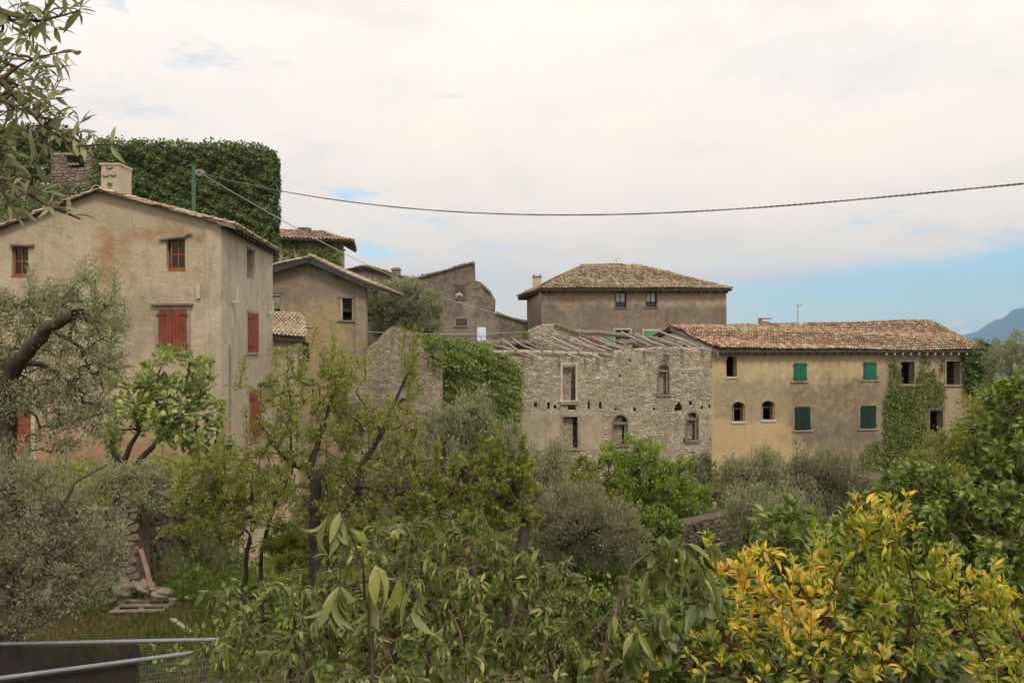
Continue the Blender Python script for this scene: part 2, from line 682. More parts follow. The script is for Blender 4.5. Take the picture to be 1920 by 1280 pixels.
def ridge_tiles(parent, a, b, mat, seed=1, w=0.24, L=0.38, name='ridge_tile', lift=0.03):
    rng = random.Random(seed)
    a, b = Vector(a), Vector(b)
    d = (b - a).normalized()
    n = max(1, int((b - a).length / (L * 0.85)))
    side = d.cross(Vector((0, 0, 1))).normalized()
    up = side.cross(d)
    T = [0.05, 0.35, 0.65, 0.95]
    for i in range(n):
        me = tile_mesh(w, L, T[rng.randrange(4)], 3)
        if not me.materials:
            me.materials.append(mat)
        y = (d + up * -0.06 + side * rng.uniform(-.04, .04)).normalized()
        x = side
        z = x.cross(y).normalized()
        M = Matrix((x, y, z)).transposed().to_4x4()
        M.translation = a + (b - a) * (i / n) + up * (lift + rng.uniform(-.01, .01))
        piece(name, me, M, parent)


# ------------------------------------------------------------------ materials


def mat_base(name):
    m = bpy.data.materials.new(name)
    m.use_nodes = True
    nt = NT(m.node_tree)
    bs = m.node_tree.nodes['Principled BSDF']
    bs.inputs['Specular IOR Level'].default_value = 0.25
    return m, nt, bs


def pos(nt):
    return nt.add('ShaderNodeNewGeometry').outputs['Position']


def tintn(nt):
    return nt.add('ShaderNodeAttribute', {'attribute_name': 'tint'}).outputs['Fac']


def bump(nt, bs, h, strength=0.4, dist=0.03):
    b = nt.add('ShaderNodeBump', None, Height=h, Strength=strength, Distance=dist)
    nt.put(bs.inputs['Normal'], b.outputs[0])


def plain(name, col, rough=0.8, var=0.25, sc=3.0, metal=0.0, bmp=0.1):
    m, nt, bs = mat_base(name)
    p = pos(nt)
    n = nt.noise(p, sc, 4, 0.6)
    dark = tuple(c * (1 - var) for c in col[:3]) + (1,)
    lite = tuple(min(1, c * (1 + var)) for c in col[:3]) + (1,)
    nt.put(bs.inputs['Base Color'], nt.ramp(n, [(0.3, dark), (0.7, lite)]))
    bs.inputs['Roughness'].default_value = rough
    bs.inputs['Metallic'].default_value = metal
    if bmp:
        bump(nt, bs, nt.noise(p, sc * 8, 3), bmp, 0.01)
    return m


def plaster(name, base, light, grime, stains=(), grit=0.5, grime_amt=0.5, streak=0.4, course=0.0, blotch=0.8):
    """stains: (x0, x1, z0, z1, softness, colour, strength) areas of dirt, damp or newer coats in world metres"""
    m, nt, bs = mat_base(name)
    p = pos(nt)
    n1 = nt.noise(p, blotch, 5, 0.62, 0.4)
    n2 = nt.noise(nt.scale(p, 1, 1, 1, (7, 3, 1)), 2.7, 5, 0.65)
    n3 = nt.noise(nt.scale(p, 3.5, 3.5, 0.35), 1.0, 4, 0.6)
    n4 = nt.noise(p, 16, 4, 0.7)
    col = nt.mix(nt.smooth(n1, 0.35, 0.65), base, light)
    col = nt.mix(nt.math('MULTIPLY', nt.smooth(n2, 0.46, 0.66), grime_amt), col, grime)
    col = nt.mix(nt.math('MULTIPLY', nt.smooth(n3, 0.5, 0.72), streak), col, grime)
    sp = nt.add('ShaderNodeSeparateXYZ', None, Vector=p).outputs
    wob = nt.math('MULTIPLY', nt.math('SUBTRACT', nt.noise(p, 1.3, 6, 0.65), 0.5), 2.0)
    for (x0, x1, z0, z1, soft, c, k) in stains:
        mx = nt.math('ADD', sp[0], nt.math('MULTIPLY', wob, soft * 1.6))
        mz = nt.math('ADD', sp[2], nt.math('MULTIPLY', wob, soft * 1.6))
        f = nt.math('MULTIPLY', nt.smooth(mx, x0 - soft / 2, x0 + soft / 2), nt.smooth(mx, x1 + soft / 2, x1 - soft / 2))
        f = nt.math('MULTIPLY', f, nt.math('MULTIPLY', nt.smooth(mz, z0 - soft / 2, z0 + soft / 2), nt.smooth(mz, z1 + soft / 2, z1 - soft / 2)))
        f = nt.math('MULTIPLY', f, nt.smooth(n2, 0.28, 0.60, k * 0.55, k))
        col = nt.mix(f, col, c)
    col = nt.mix(nt.smooth(n4, 0.35, 0.7, 0.0, 0.42 * grit), col, (0.05, 0.04, 0.03, 1))
    n5 = nt.noise(nt.scale(p, 1, 1, 1.6, (3, 9, 4)), 5.5, 5, 0.7)
    col = nt.mix(nt.smooth(n5, 0.52, 0.68, 0.0, 0.45 * grit), col, grime)
    col = nt.mix(nt.smooth(n5, 0.46, 0.32, 0.0, 0.35 * grit), col, light)
    speck = nt.add('ShaderNodeTexVoronoi', None, Vector=p, Scale=7.0).outputs['Distance']
    col = nt.mix(nt.math('MULTIPLY', nt.smooth(speck, 0.20, 0.10, 0.0, 0.55 * grit), nt.smooth(n1, 0.42, 0.6)), col, (0.62, 0.56, 0.46, 1))
    cw = nt.add('ShaderNodeVectorMath', {'operation': 'MULTIPLY_ADD'}, i0=nt.add('ShaderNodeTexNoise', None, Vector=p, Scale=1.6, Detail=4.0).outputs[1], i1=(1.1, 1.1, 1.1), i2=p)
    crk = nt.add('ShaderNodeTexVoronoi', {'feature': 'DISTANCE_TO_EDGE'}, Vector=cw.outputs[0], Scale=0.55).outputs['Distance']
    crack = nt.math('MULTIPLY', nt.smooth(crk, 0.012, 0.002), nt.smooth(n2, 0.50, 0.62))
    col = nt.mix(nt.math('MULTIPLY', crack, 0.38), col, (0.04, 0.03, 0.02, 1))
    nt.put(bs.inputs['Base Color'], col)
    bs.inputs['Roughness'].default_value = 0.95
    bs.inputs['Specular IOR Level'].default_value = 0.1
    h = nt.math('ADD', nt.math('MULTIPLY', n4, 0.5), nt.math('MULTIPLY', nt.noise(p, 5, 4, 0.6), 0.9))
    if course:
        rows = nt.noise(nt.scale(p, 2.2, 2.2, 9.0), 1.0, 4, 0.6, 0.6)
        h = nt.math('ADD', h, nt.math('MULTIPLY', rows, course))
    bump(nt, bs, h, 0.55, 0.05)
    return m


def stone_mat(name, stops, lichen=None, wash=None):
    m, nt, bs = mat_base(name)
    p = pos(nt)
    t = tintn(nt)
    col = nt.ramp(t, stops)
    n = nt.noise(p, 11, 4, 0.65)
    n2 = nt.noise(p, 0.6, 4, 0.6)
    n7 = nt.noise(nt.scale(p, 1, 1, 1, (5, 2, 8)), 1.1, 6, 0.7)
    col = nt.mix(nt.smooth(n7, 0.50, 0.62, 0.0, 0.65), col, wash or stops[len(stops) // 2][1])
    col = nt.mix(nt.smooth(n, 0.35, 0.75, 0.0, 0.5), col, (0.09, 0.075, 0.055, 1))
    col = nt.mix(nt.smooth(n2, 0.45, 0.7, 0.0, 0.35), col, lichen or (0.12, 0.10, 0.075, 1))
    nt.put(bs.inputs['Base Color'], col)
    bs.inputs['Roughness'].default_value = 0.95
    bs.inputs['Specular IOR Level'].default_value = 0.1
    bump(nt, bs, nt.noise(p, 22, 3, 0.6), 0.6, 0.02)
    return m


def tile_mat(name, stops, dirt=0.5, dirtcol=(0.05, 0.042, 0.032, 1)):
    m, nt, bs = mat_base(name)
    p = pos(nt)
    col = nt.ramp(tintn(nt), stops)
    n = nt.noise(p, 7, 5, 0.7)
    n2 = nt.noise(p, 0.7, 4, 0.6)
    col = nt.mix(nt.math('MULTIPLY', nt.smooth(n, 0.42, 0.66), dirt), col, dirtcol)
    col = nt.mix(nt.math('MULTIPLY', nt.smooth(n2, 0.5, 0.75), dirt * 0.35), col, dirtcol)
    nt.put(bs.inputs['Base Color'], col)
    bs.inputs['Roughness'].default_value = 0.9
    bs.inputs['Specular IOR Level'].default_value = 0.15
    bump(nt, bs, nt.noise(p, 30, 3), 0.3, 0.01)
    return m


def wood_mat(name, c1, c2, rough=0.85):
    m, nt, bs = mat_base(name)
    p = pos(nt)
    t = tintn(nt)
    n = nt.noise(nt.scale(p, 14, 14, 5), 1.0, 5, 0.7, 1.0)
    col = nt.mix(nt.smooth(n, 0.3, 0.7), c1, c2)
    col = nt.mix(nt.math('MULTIPLY', t, 0.35), col, (c1[0] * .45, c1[1] * .45, c1[2] * .45, 1))
    nt.put(bs.inputs['Base Color'], col)
    bs.inputs['Roughness'].default_value = rough
    bs.inputs['Specular IOR Level'].default_value = 0.15
    bump(nt, bs, n, 0.4, 0.01)
    return m


def leaf_mat(name, stops, under=None, trans=0.28, rough=0.5, spec=0.3, tcol=None):
    m, nt, bs = mat_base(name)
    t = tintn(nt)
    oi = nt.add('ShaderNodeObjectInfo').outputs['Random']
    n = nt.noise(pos(nt), 1.1, 3, 0.6)
    f = nt.math('ADD', nt.math('ADD', nt.math('MULTIPLY', t, 0.75), nt.math('MULTIPLY', nt.math('SUBTRACT', n, 0.5), 0.9)), nt.math('MULTIPLY', oi, 0.16), clamp=True)
    col = nt.ramp(f, [(q, (k[0] * 1.36, k[1] * 1.28, k[2] * 1.32) + (1,)) for q, k in stops])
    sp_ = nt.noise(pos(nt), 55, 3, 0.7)
    col = nt.mix(nt.smooth(sp_, 0.58, 0.72, 0.0, 0.35), col, (0.30, 0.24, 0.10, 1))
    col = nt.mix(nt.smooth(sp_, 0.48, 0.30, 0.0, 0.35), col, (0.02, 0.03, 0.01, 1))
    if under:
        bf = nt.add('ShaderNodeNewGeometry').outputs['Backfacing']
        col = nt.mix(nt.math('MULTIPLY', bf, 0.8), col, under)
    nt.put(bs.inputs['Base Color'], col)
    bs.inputs['Roughness'].default_value = rough
    bs.inputs['Specular IOR Level'].default_value = spec
    tr = nt.add('ShaderNodeBsdfTranslucent', None, Color=nt.mix(1.0, col, (1.0, 1.15, 0.55, 1), 'MULTIPLY'))
    mx = nt.add('ShaderNodeMixShader', None, i0=trans, i1=bs.outputs[0], i2=tr)
    out = m.node_tree.nodes['Material Output']
    nt.l.new(mx.outputs[0], out.inputs['Surface'])
    return m


def bark_mat(name, c1, c2):
    m, nt, bs = mat_base(name)
    p = pos(nt)
    n = nt.noise(nt.scale(p, 18, 18, 5), 1.0, 5, 0.7, 0.6)
    nt.put(bs.inputs['Base Color'], nt.ramp(n, [(0.32, c1), (0.68, c2)]))
    bs.inputs['Roughness'].default_value = 0.95
    bs.inputs['Specular IOR Level'].default_value = 0.1
    bump(nt, bs, n, 0.8, 0.02)
    return m


# ------------------------------------------------------------------ terrain height


def sstep(x, a, b):
    t = np.clip((x - a) / (b - a), 0, 1)
    return t * t * (3 - 2 * t)


def ground_z(x, y):
    x = np.asarray(x, dtype=float)
    y = np.asarray(y, dtype=float)
    z = np.interp(y, [-60, 1.5, 5, 9, 16, 24, 30, 50, 60, 110, 170, 340, 20000],
                  [2.0, -1.75, -2.9, -4.35, -5.05, -6.9, -7.6, -7.3, -4.5, -6, -16, -75, -75])
    # terrace in front of the left house, held by a dry wall
    tr = (1 - sstep(x + 9.15 - 0.11 * (28 - y), -0.25, 0.25)) * sstep(y, 19.05, 19.45) * (1 - sstep(y, 40, 50))
    z = z * (1 - tr) + (-3.95) * tr
    # the village hill, left and behind
    z = z + 27 * np.exp(-((x + 60) ** 2) / (2 * 16 ** 2) - ((y - 90) ** 2) / (2 * 24 ** 2))
    near = np.exp(-((y - 12) / 60) ** 2)
    z = z + 0.10 * near * (np.sin(x * 0.9 + y * 0.4) + np.sin(y * 1.3 - x * 0.5) * 0.6 + 0.4 * np.sin(x * 2.7) * np.sin(y * 2.3))
    return z


def gz(x, y):
    return float(ground_z(x, y))

# ================================================================== MATERIALS
RED_TILE = tile_mat('clay_tile', [(0.0, (0.38, 0.17, 0.105, 1)), (0.25, (0.46, 0.26, 0.17, 1)), (0.5, (0.55, 0.41, 0.28, 1)), (0.78, (0.66, 0.56, 0.42, 1)), (1.0, (0.22, 0.14, 0.10, 1))], 0.6)
TAN_TILE = tile_mat('lichened_tile', [(0.0, (0.27, 0.17, 0.11, 1)), (0.35, (0.37, 0.28, 0.185, 1)), (0.65, (0.48, 0.385, 0.27, 1)), (0.9, (0.56, 0.46, 0.33, 1)), (1.0, (0.18, 0.12, 0.08, 1))], 0.5)
PALE_TILE = tile_mat('pale_tile', [(0.0, (0.42, 0.28, 0.18, 1)), (0.5, (0.56, 0.44, 0.31, 1)), (1.0, (0.66, 0.56, 0.43, 1))], 0.45)
DECK = plain('shaded_roof_deck', (0.10, 0.075, 0.055, 1), 0.9)  # deck and underside; dark colour stands in for shadow between the tiles
TIMBER = wood_mat('weathered_timber', (0.30, 0.255, 0.21, 1), (0.17, 0.14, 0.112, 1))
PALE_TIMBER = wood_mat('bleached_timber', (0.55, 0.49, 0.42, 1), (0.32, 0.275, 0.225, 1))
DARK_TIMBER = wood_mat('dark_timber', (0.10, 0.075, 0.055, 1), (0.05, 0.038, 0.028, 1))
RED_PAINT = plain('red_paint', (0.235, 0.060, 0.033, 1), 0.7, 0.3, 2.6)
BROWN_PAINT = plain('brown_red_paint', (0.32, 0.095, 0.040, 1), 0.6, 0.18, 2.0)
GREEN_PAINT = plain('green_paint', (0.022, 0.145, 0.078, 1), 0.6, 0.2, 2.0)
LIGHT_GREEN = plain('light_green_paint', (0.10, 0.32, 0.13, 1), 0.65, 0.2, 2.0)
DARK_GREEN = plain('dark_green_paint', (0.012, 0.035, 0.022, 1), 0.6, 0.2, 2.0)
IRON = plain('dark_iron', (0.05, 0.04, 0.035, 1), 0.7, 0.3, 4.0)
RUST = plain('rusty_iron', (0.16, 0.06, 0.035, 1), 0.8, 0.35, 5.0)
GALV = plain('galvanised_steel', (0.28, 0.29, 0.33, 1), 0.45, 0.15, 6.0, 0.5)
WIRE = plain('cable_sheath', (0.16, 0.15, 0.14, 1), 0.6, 0.2, 6.0)
PALE_WIRE = plain('pale_cable', (0.42, 0.40, 0.37, 1), 0.6, 0.15, 6.0)
DRESSED = plain('dressed_stone', (0.30, 0.255, 0.195, 1), 0.9, 0.28, 2.5, 0, 0.3)
PALE_STONE = plain('pale_dressed_stone', (0.52, 0.46, 0.36, 1), 0.9, 0.2, 2.5, 0, 0.3)
GREY_STONE = plain('grey_dressed_stone', (0.215, 0.18, 0.15, 1), 0.9, 0.28, 2.5, 0, 0.3)
MORTAR = plain('lime_mortar', (0.38, 0.31, 0.225, 1), 0.97, 0.30, 1.5, 0, 0.5)
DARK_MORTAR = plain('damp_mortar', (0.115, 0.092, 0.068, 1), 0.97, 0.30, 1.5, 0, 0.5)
RUBBLE = stone_mat('rubble_stone', [(0.0, (0.38, 0.31, 0.23, 1)), (0.3, (0.47, 0.40, 0.30, 1)), (0.6, (0.55, 0.48, 0.375, 1)), (0.92, (0.70, 0.64, 0.53, 1)), (0.97, (0.54, 0.41, 0.27, 1)), (1.0, (0.44, 0.29, 0.20, 1))], (0.22, 0.19, 0.145, 1), (0.50, 0.42, 0.31, 1))
GREY_RUBBLE = stone_mat('grey_rubble', [(0.0, (0.15, 0.12, 0.09, 1)), (0.4, (0.235, 0.19, 0.14, 1)), (0.75, (0.32, 0.265, 0.20, 1)), (1.0, (0.42, 0.36, 0.28, 1))])
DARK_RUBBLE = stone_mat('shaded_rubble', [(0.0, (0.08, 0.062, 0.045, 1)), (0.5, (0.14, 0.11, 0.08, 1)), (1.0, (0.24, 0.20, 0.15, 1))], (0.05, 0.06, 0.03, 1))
BROWN_RUBBLE = stone_mat('brown_rubble', [(0.0, (0.24, 0.19, 0.135, 1)), (0.5, (0.33, 0.27, 0.195, 1)), (1.0, (0.46, 0.39, 0.30, 1))])
GABLE_MORTAR = plain('gable_mortar', (0.25, 0.20, 0.145, 1), 0.97, 0.30, 1.5, 0, 0.5)
BRICK = stone_mat('old_brick', [(0.0, (0.30, 0.13, 0.08, 1)), (0.5, (0.38, 0.22, 0.14, 1)), (1.0, (0.44, 0.32, 0.22, 1))])
GLASS, _g, _b = mat_base('dark_glass')
_b.inputs['Base Color'].default_value = (0.018, 0.018, 0.016, 1)
_b.inputs['Roughness'].default_value = 0.12
_b.inputs['Specular IOR Level'].default_value = 0.4
CURTAIN = plain('lace_curtain', (0.62, 0.60, 0.58, 1), 0.9, 0.1, 9.0)
SHADE_NET = plain('shade_netting', (0.030, 0.026, 0.022, 1), 0.9, 0.3, 2.0)
_m = SHADE_NET.node_tree
_o = _m.nodes['Material Output']; _p = _m.nodes['Principled BSDF']
_n = NT(_m)
_wv = _n.noise(_n.scale(pos(_n), 6, 6, 2), 1.0, 4, 0.6)
_n.l.new(_n.add('ShaderNodeMixShader', None, i0=_n.smooth(_wv, 0.3, 0.7, 0.12, 0.34), i1=_p.outputs[0], i2=_n.add('ShaderNodeBsdfTransparent').outputs[0]).outputs[0], _o.inputs['Surface'])
SHEET_METAL = plain('corrugated_sheet', (0.20, 0.22, 0.24, 1), 0.5, 0.2, 3.0, 0.3)

H1Y = 28.0
xa1 = X(188, H1Y)
LEFT_PL = plaster('left_house_plaster', (0.51, 0.40, 0.285, 1), (0.59, 0.475, 0.35, 1), (0.36, 0.27, 0.185, 1), [
    (X(178, 28), X(245, 28), Z(520, 28), Z(400, 28), 0.30, (0.40, 0.245, 0.12, 1), 0.5),
    (X(188, 28), X(212, 28), Z(540, 28), Z(420, 28), 0.25, (0.37, 0.20, 0.09, 1), 0.65),
    (X(235, 28), X(400, 28), Z(452, 28), Z(424, 28), 0.5, (0.34, 0.19, 0.08, 1), 0.7),
    (X(-40, 28), X(440, 28), Z(432, 28), Z(330, 28), 0.5, (0.52, 0.435, 0.33, 1), 0.6),
    (X(-80, 28), X(420, 28), Z(1100, 28), Z(800, 28), 1.2, (0.34, 0.195, 0.095, 1), 0.8),
    (X(230, 28), X(310, 28), Z(680, 28), Z(560, 28), 0.7, (0.27, 0.225, 0.175, 1), 0.5),
], 0.6, 0.45, 0.35, 0.55)
LEFT_SIDE_PL = plaster('left_house_side_plaster', (0.50, 0.41, 0.31, 1), (0.58, 0.49, 0.385, 1), (0.33, 0.27, 0.20, 1), [
    (-12, -8.0, Z(1000, 28), Z(640, 28), 0.8, (0.42, 0.33, 0.23, 1), 0.5)], 0.5, 0.4, 0.75)
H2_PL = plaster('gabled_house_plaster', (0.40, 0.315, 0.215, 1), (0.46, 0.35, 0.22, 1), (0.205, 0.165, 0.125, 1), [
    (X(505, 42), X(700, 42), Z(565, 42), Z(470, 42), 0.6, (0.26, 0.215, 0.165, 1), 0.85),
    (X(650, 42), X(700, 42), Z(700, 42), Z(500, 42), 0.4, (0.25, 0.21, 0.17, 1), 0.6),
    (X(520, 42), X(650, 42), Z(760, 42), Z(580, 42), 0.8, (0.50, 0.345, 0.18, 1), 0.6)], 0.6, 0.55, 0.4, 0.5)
H3_PL = plaster('vine_house_plaster', (0.44, 0.36, 0.27, 1), (0.50, 0.42, 0.33, 1), (0.28, 0.22, 0.16, 1), [], 0.4, 0.4, 0.4)
G_PL = plaster('roofless_house_plaster', (0.235, 0.20, 0.155, 1), (0.30, 0.25, 0.19, 1), (0.115, 0.095, 0.075, 1), [
    (X(780, 60), X(930, 60), Z(690, 60), Z(598, 60), 0.8, (0.38, 0.32, 0.245, 1), 0.8),
    (X(868, 60), X(888, 60), Z(600, 60), Z(560, 60), 0.5, (0.40, 0.345, 0.27, 1), 0.8)], 1.2, 0.8, 0.6, 0.8, 1.3)
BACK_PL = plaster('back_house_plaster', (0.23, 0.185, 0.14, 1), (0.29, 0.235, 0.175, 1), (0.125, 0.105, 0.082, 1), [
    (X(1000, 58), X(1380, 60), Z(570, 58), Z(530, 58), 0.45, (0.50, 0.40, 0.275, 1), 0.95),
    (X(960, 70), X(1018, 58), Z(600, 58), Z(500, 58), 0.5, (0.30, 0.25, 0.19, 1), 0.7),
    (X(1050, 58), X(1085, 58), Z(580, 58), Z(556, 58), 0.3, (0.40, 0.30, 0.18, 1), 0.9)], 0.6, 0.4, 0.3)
OCHRE_PL = plaster('ochre_plaster', (0.52, 0.385, 0.22, 1), (0.59, 0.455, 0.285, 1), (0.40, 0.30, 0.18, 1), [
    (X(1462, 47), X(1700, 48), Z(830, 47), Z(708, 47), 0.9, (0.215, 0.172, 0.125, 1), 0.92),
    (X(1505, 47), X(1700, 48), Z(900, 47), Z(800, 47), 0.9, (0.20, 0.16, 0.12, 1), 0.88),
    (X(1330, 45.5), X(1470, 47), Z(785, 46), Z(712, 46), 0.5, (0.33, 0.262, 0.17, 1), 0.85),
    (X(1340, 45.5), X(1480, 47), Z(960, 46), Z(795, 46), 0.7, (0.56, 0.385, 0.195, 1), 0.7),
    (X(1638, 48), X(1880, 50), Z(1000, 48), Z(650, 48), 0.5, (0.34, 0.27, 0.20, 1), 0.85),
    (X(1335, 45), X(1500, 47), Z(960, 46), Z(870, 46), 0.8, (0.40, 0.29, 0.185, 1), 0.7)], 0.35, 0.35, 0.45)
RUIN_PL = plaster('ruin_plaster', (0.44, 0.365, 0.265, 1), (0.50, 0.42, 0.315, 1), (0.31, 0.25, 0.18, 1), [], 0.6, 0.5, 0.5)
CHIM_PL = plaster('chimney_plaster', (0.52, 0.43, 0.32, 1), (0.58, 0.49, 0.38, 1), (0.42, 0.33, 0.24, 1), [], 0.4, 0.3, 0.3)

# ================================================================== SETTING: ground, lake, far mountain
gm, nt, bs = mat_base('meadow_ground')
p_ = pos(nt)
n1 = nt.noise(p_, 0.35, 5, 0.6)
n2 = nt.noise(p_, 2.3, 5, 0.7)
gc = nt.ramp(n1, [(0.35, (0.045, 0.062, 0.018, 1)), (0.55, (0.06, 0.075, 0.022, 1)), (0.7, (0.11, 0.075, 0.035, 1))])
gc = nt.mix(nt.smooth(n2, 0.45, 0.68, 0.0, 0.75), gc, (0.13, 0.085, 0.045, 1))
nt.put(bs.inputs['Base Color'], gc)
bs.inputs['Roughness'].default_value = 1.0
bump(nt, bs, nt.noise(p_, 9, 5, 0.7), 0.7, 0.05)


def axis(lims):
    out = []
    for a, b, n in lims:
        out += list(np.linspace(a, b, n, endpoint=False))
    return np.array(out + [lims[-1][1]])


gx = axis([(-11500, -900, 8), (-900, -120, 12), (-120, -22, 34), (-22, 30, 120), (30, 120, 24), (120, 900, 12), (900, 11500, 8)])
gy = axis([(-2200, -60, 6), (-60, 0, 14), (0, 40, 110), (40, 130, 60), (130, 400, 20), (400, 11500, 10)])
GX, GY = np.meshgrid(gx, gy)
GZ = ground_z(GX, GY)
v = np.stack([GX, GY, GZ], -1).reshape(-1, 3)
ny, nx = GX.shape
ii = (np.arange(ny - 1)[:, None] * nx + np.arange(nx - 1)[None, :]).ravel()
fq = np.stack([ii, ii + 1, ii + nx + 1, ii + nx], -1)
go = link_mesh('ground', np_mesh('ground', v, fq.ravel(), [4] * len(ii), None, True), gm)
tag(go, 'grassy slope with bare brown patches falling away below the houses', None, None, 'structure')

wm, nt, bs = mat_base('lake_water')
bs.inputs['Base Color'].default_value = (0.02, 0.05, 0.07, 1)
bs.inputs['Roughness'].default_value = 0.15
bump(nt, bs, nt.noise(pos(nt), 0.08, 3), 0.2, 1.0)
mb = MB()
mb.add([(-11400, 250, -62), (11400, 250, -62), (11400, 11400, -62), (-11400, 11400, -62)], [(0, 1, 2, 3)])
o = mb.build('lake', wm)
tag(o, 'wide lake below the village reaching to the horizon', None, None, 'structure')

# far mountain: its foot rises out of the lake right of the ochre house
mm, nt, bs = mat_base('mountain_slope')
nt.put(bs.inputs['Base Color'], nt.ramp(nt.noise(pos(nt), 0.004, 6, 0.65), [(0.35, (0.02, 0.035, 0.025, 1)), (0.6, (0.035, 0.055, 0.04, 1)), (0.75, (0.16, 0.16, 0.15, 1))]))
bs.inputs['Roughness'].default_value = 1
mx_ = np.linspace(3850, 10800, 110)
my_ = np.linspace(7800, 11000, 40)
MX, MY = np.meshgrid(mx_, my_)
prof = np.interp(mx_, [3850, 4450, 4700, 5000, 5290, 5900, 6600, 7400, 8300, 9300, 10800], [-70, -66, 10, 130, 318, 560, 700, 640, 760, 500, 200])
rng_ = np.random.RandomState(4)
cross = np.exp(-((MY - 9100) / 900) ** 2)
cross = cross / cross.max()
MZ = -70 + (prof[None, :] + 70) * cross
MZ += cross * (prof[None, :] > 0) * (18 * np.sin(MX * 0.011 + MY * 0.004) + 12 * np.sin(MX * 0.023 - MY * 0.013) + 9 * np.sin(MX * 0.047 + 2) + 6 * np.sin(MX * .08 + MY * .05))
v = np.stack([MX, MY, MZ], -1).reshape(-1, 3)
ny, nx = MX.shape
ii = (np.arange(ny - 1)[:, None] * nx + np.arange(nx - 1)[None, :]).ravel()
fq = np.stack([ii, ii + 1, ii + nx + 1, ii + nx], -1)
o = link_mesh('mountain', np_mesh('mountain', v, fq.ravel(), [4] * len(ii), None, True), mm)
tag(o, 'far blue mountain across the lake behind the ochre house', None, None, 'structure')

# the air of the whole valley
hz = bpy.data.materials.new('valley_air')
hz.use_nodes = True
hz.node_tree.nodes.clear()
nt = NT(hz.node_tree)
pv = nt.add('ShaderNodeVolumePrincipled', None, Color=(0.42, 0.67, 1.0, 1), Density=0.000095, Anisotropy=0.1)
nt.add('ShaderNodeOutputMaterial', None, Volume=pv.outputs[0])
mb = MB()
mb.box((0, 4700, 370), (23600, 14200, 940))
o = mb.build('haze', hz)
tag(o, 'thin bluish summer haze filling the valley and lake', None, None, 'stuff')

# ================================================================== LEFT HOUSE
A = (X(-75, 28), 28.0)
B = (X(415, 28), 28.0)
Cn = (-9.95, 36.6)
Dn = (A[0] - 1.0, 37.2)
house = thing('stone_house', ((A[0] + B[0]) / 2, 32, -5), 'big plastered stone house with red shutters and rust stains below its chimney', 'house')
Wf = Wall(A, B)
zb = Z(1110, 28)
f_holes = [R(22, 462, 53, 516), R(312, 449, 347, 504)]
Wf.make('front_wall', LEFT_PL, house, [(-75, 1110), (415, 1110), (415, 418), (180, 356), (18, 414), (-75, 452)], f_holes, 0.55)
Ws = Wall(B, Cn)
side_h = [R(463, 469, 477, 522)]
u1, zt1 = Ws.uz(513, 474)
Ws.make('side_wall', LEFT_SIDE_PL, house, [(0, zb - 0.5), (Ws.L, zb - 0.5), (Ws.L, 3.72), (0.55, 3.72), (0.0, 3.75)],
        [[Ws.uz(*q) for q in side_h[0]]], 0.5, pxs=False)
# battered foot of the side wall
mb = MB()
q0 = [Ws.pt(0.15, -8.4, 0.9), Ws.pt(Ws.L, -8.4, 1.2), Ws.pt(Ws.L, -8.4, -0.2), Ws.pt(0.15, -8.4, -0.2),
      Ws.pt(0.15, -3.9, 0.02), Ws.pt(Ws.L, -3.6, 0.02), Ws.pt(Ws.L, -3.6, -0.2), Ws.pt(0.15, -3.9, -0.2)]
mb.hexa(q0)
mb.build('wall_foot', LEFT_PL, house)
Wb = Wall(Cn, Dn)
Wb.make('back_wall', LEFT_SIDE_PL, house, [(0, zb), (Wb.L, zb), (Wb.L, 3.7), (Wb.L / 2, 4.9), (0, 3.7)], [], 0.5, pxs=False)
Wl = Wall(Dn, A)
Wl.make('far_wall', LEFT_SIDE_PL, house, [(0, zb), (Wl.L, zb), (Wl.L, 3.1), (0, 3.1)], [], 0.5, pxs=False)
mb = MB(); mb.box((-13.2, 32.5, -1.7), (7.0, 7.9, 0.2)); mb.build('floor', DARK_TIMBER, house)
# roof slopes
pk_f = P(180, 355, 27.75); pk_b = Vector((pk_f.x - 0.9, 37.0, pk_f.z))
er_f = Vector((X(437, 27.75), 27.75, 3.66)); er_b = Vector((X(525, 36.9), 36.9, 3.74))
el_f = P(-78, 455, 27.75); el_b = Vector((el_f.x - 1.2, 37.2, el_f.z))
tile_roof(house, [er_f, er_b, pk_b, pk_f], PALE_TILE, DECK, 0.17, 0.32, 3, keep_n=52, thick=0.04, sag=.008)
tile_roof(house, [el_b, el_f, pk_f, pk_b], RED_TILE, DECK, 0.13, 0.32, 4, thick=0.03, sag=.005)
ridge_tiles(house, pk_f, pk_b, PALE_TILE, 5)
# verge tiles along the visible gable edge
ridge_tiles(house, P(436, 424, 27.8), P(240, 371, 27.8), PALE_TILE, 6, 0.12, 0.34, 'verge_tile', 0.0)
# eave rafters on the side wall
for i in range(14):
    y = 28.3 + i * 0.64
    t = (y - 27.75) / 9.1
    x = er_f.x + (er_b.x - er_f.x) * t
    mb = MB()
    mb.hexa([(x - 0.75, y, 3.74), (x - 0.04, y, 3.52), (x - 0.04, y + 0.11, 3.52), (x - 0.75, y + 0.11, 3.74),
             (x - 0.75, y, 3.88), (x - 0.04, y, 3.62), (x - 0.04, y + 0.11, 3.62), (x - 0.75, y + 0.11, 3.88)])
    mb.build('rafter_end', DARK_TIMBER, house)
mb = MB(); mb.hexa([(B[0] - 0.05, 27.7, 3.70), (er_f.x, 27.7, 3.56), (er_f.x, 28.0, 3.56), (B[0] - 0.05, 28.0, 3.70),
                    (B[0] - 0.05, 27.7, 3.80), (er_f.x, 27.7, 3.66), (er_f.x, 28.0, 3.66), (B[0] - 0.05, 28.0, 3.80)])
mb.build('eave_board', TIMBER, house)
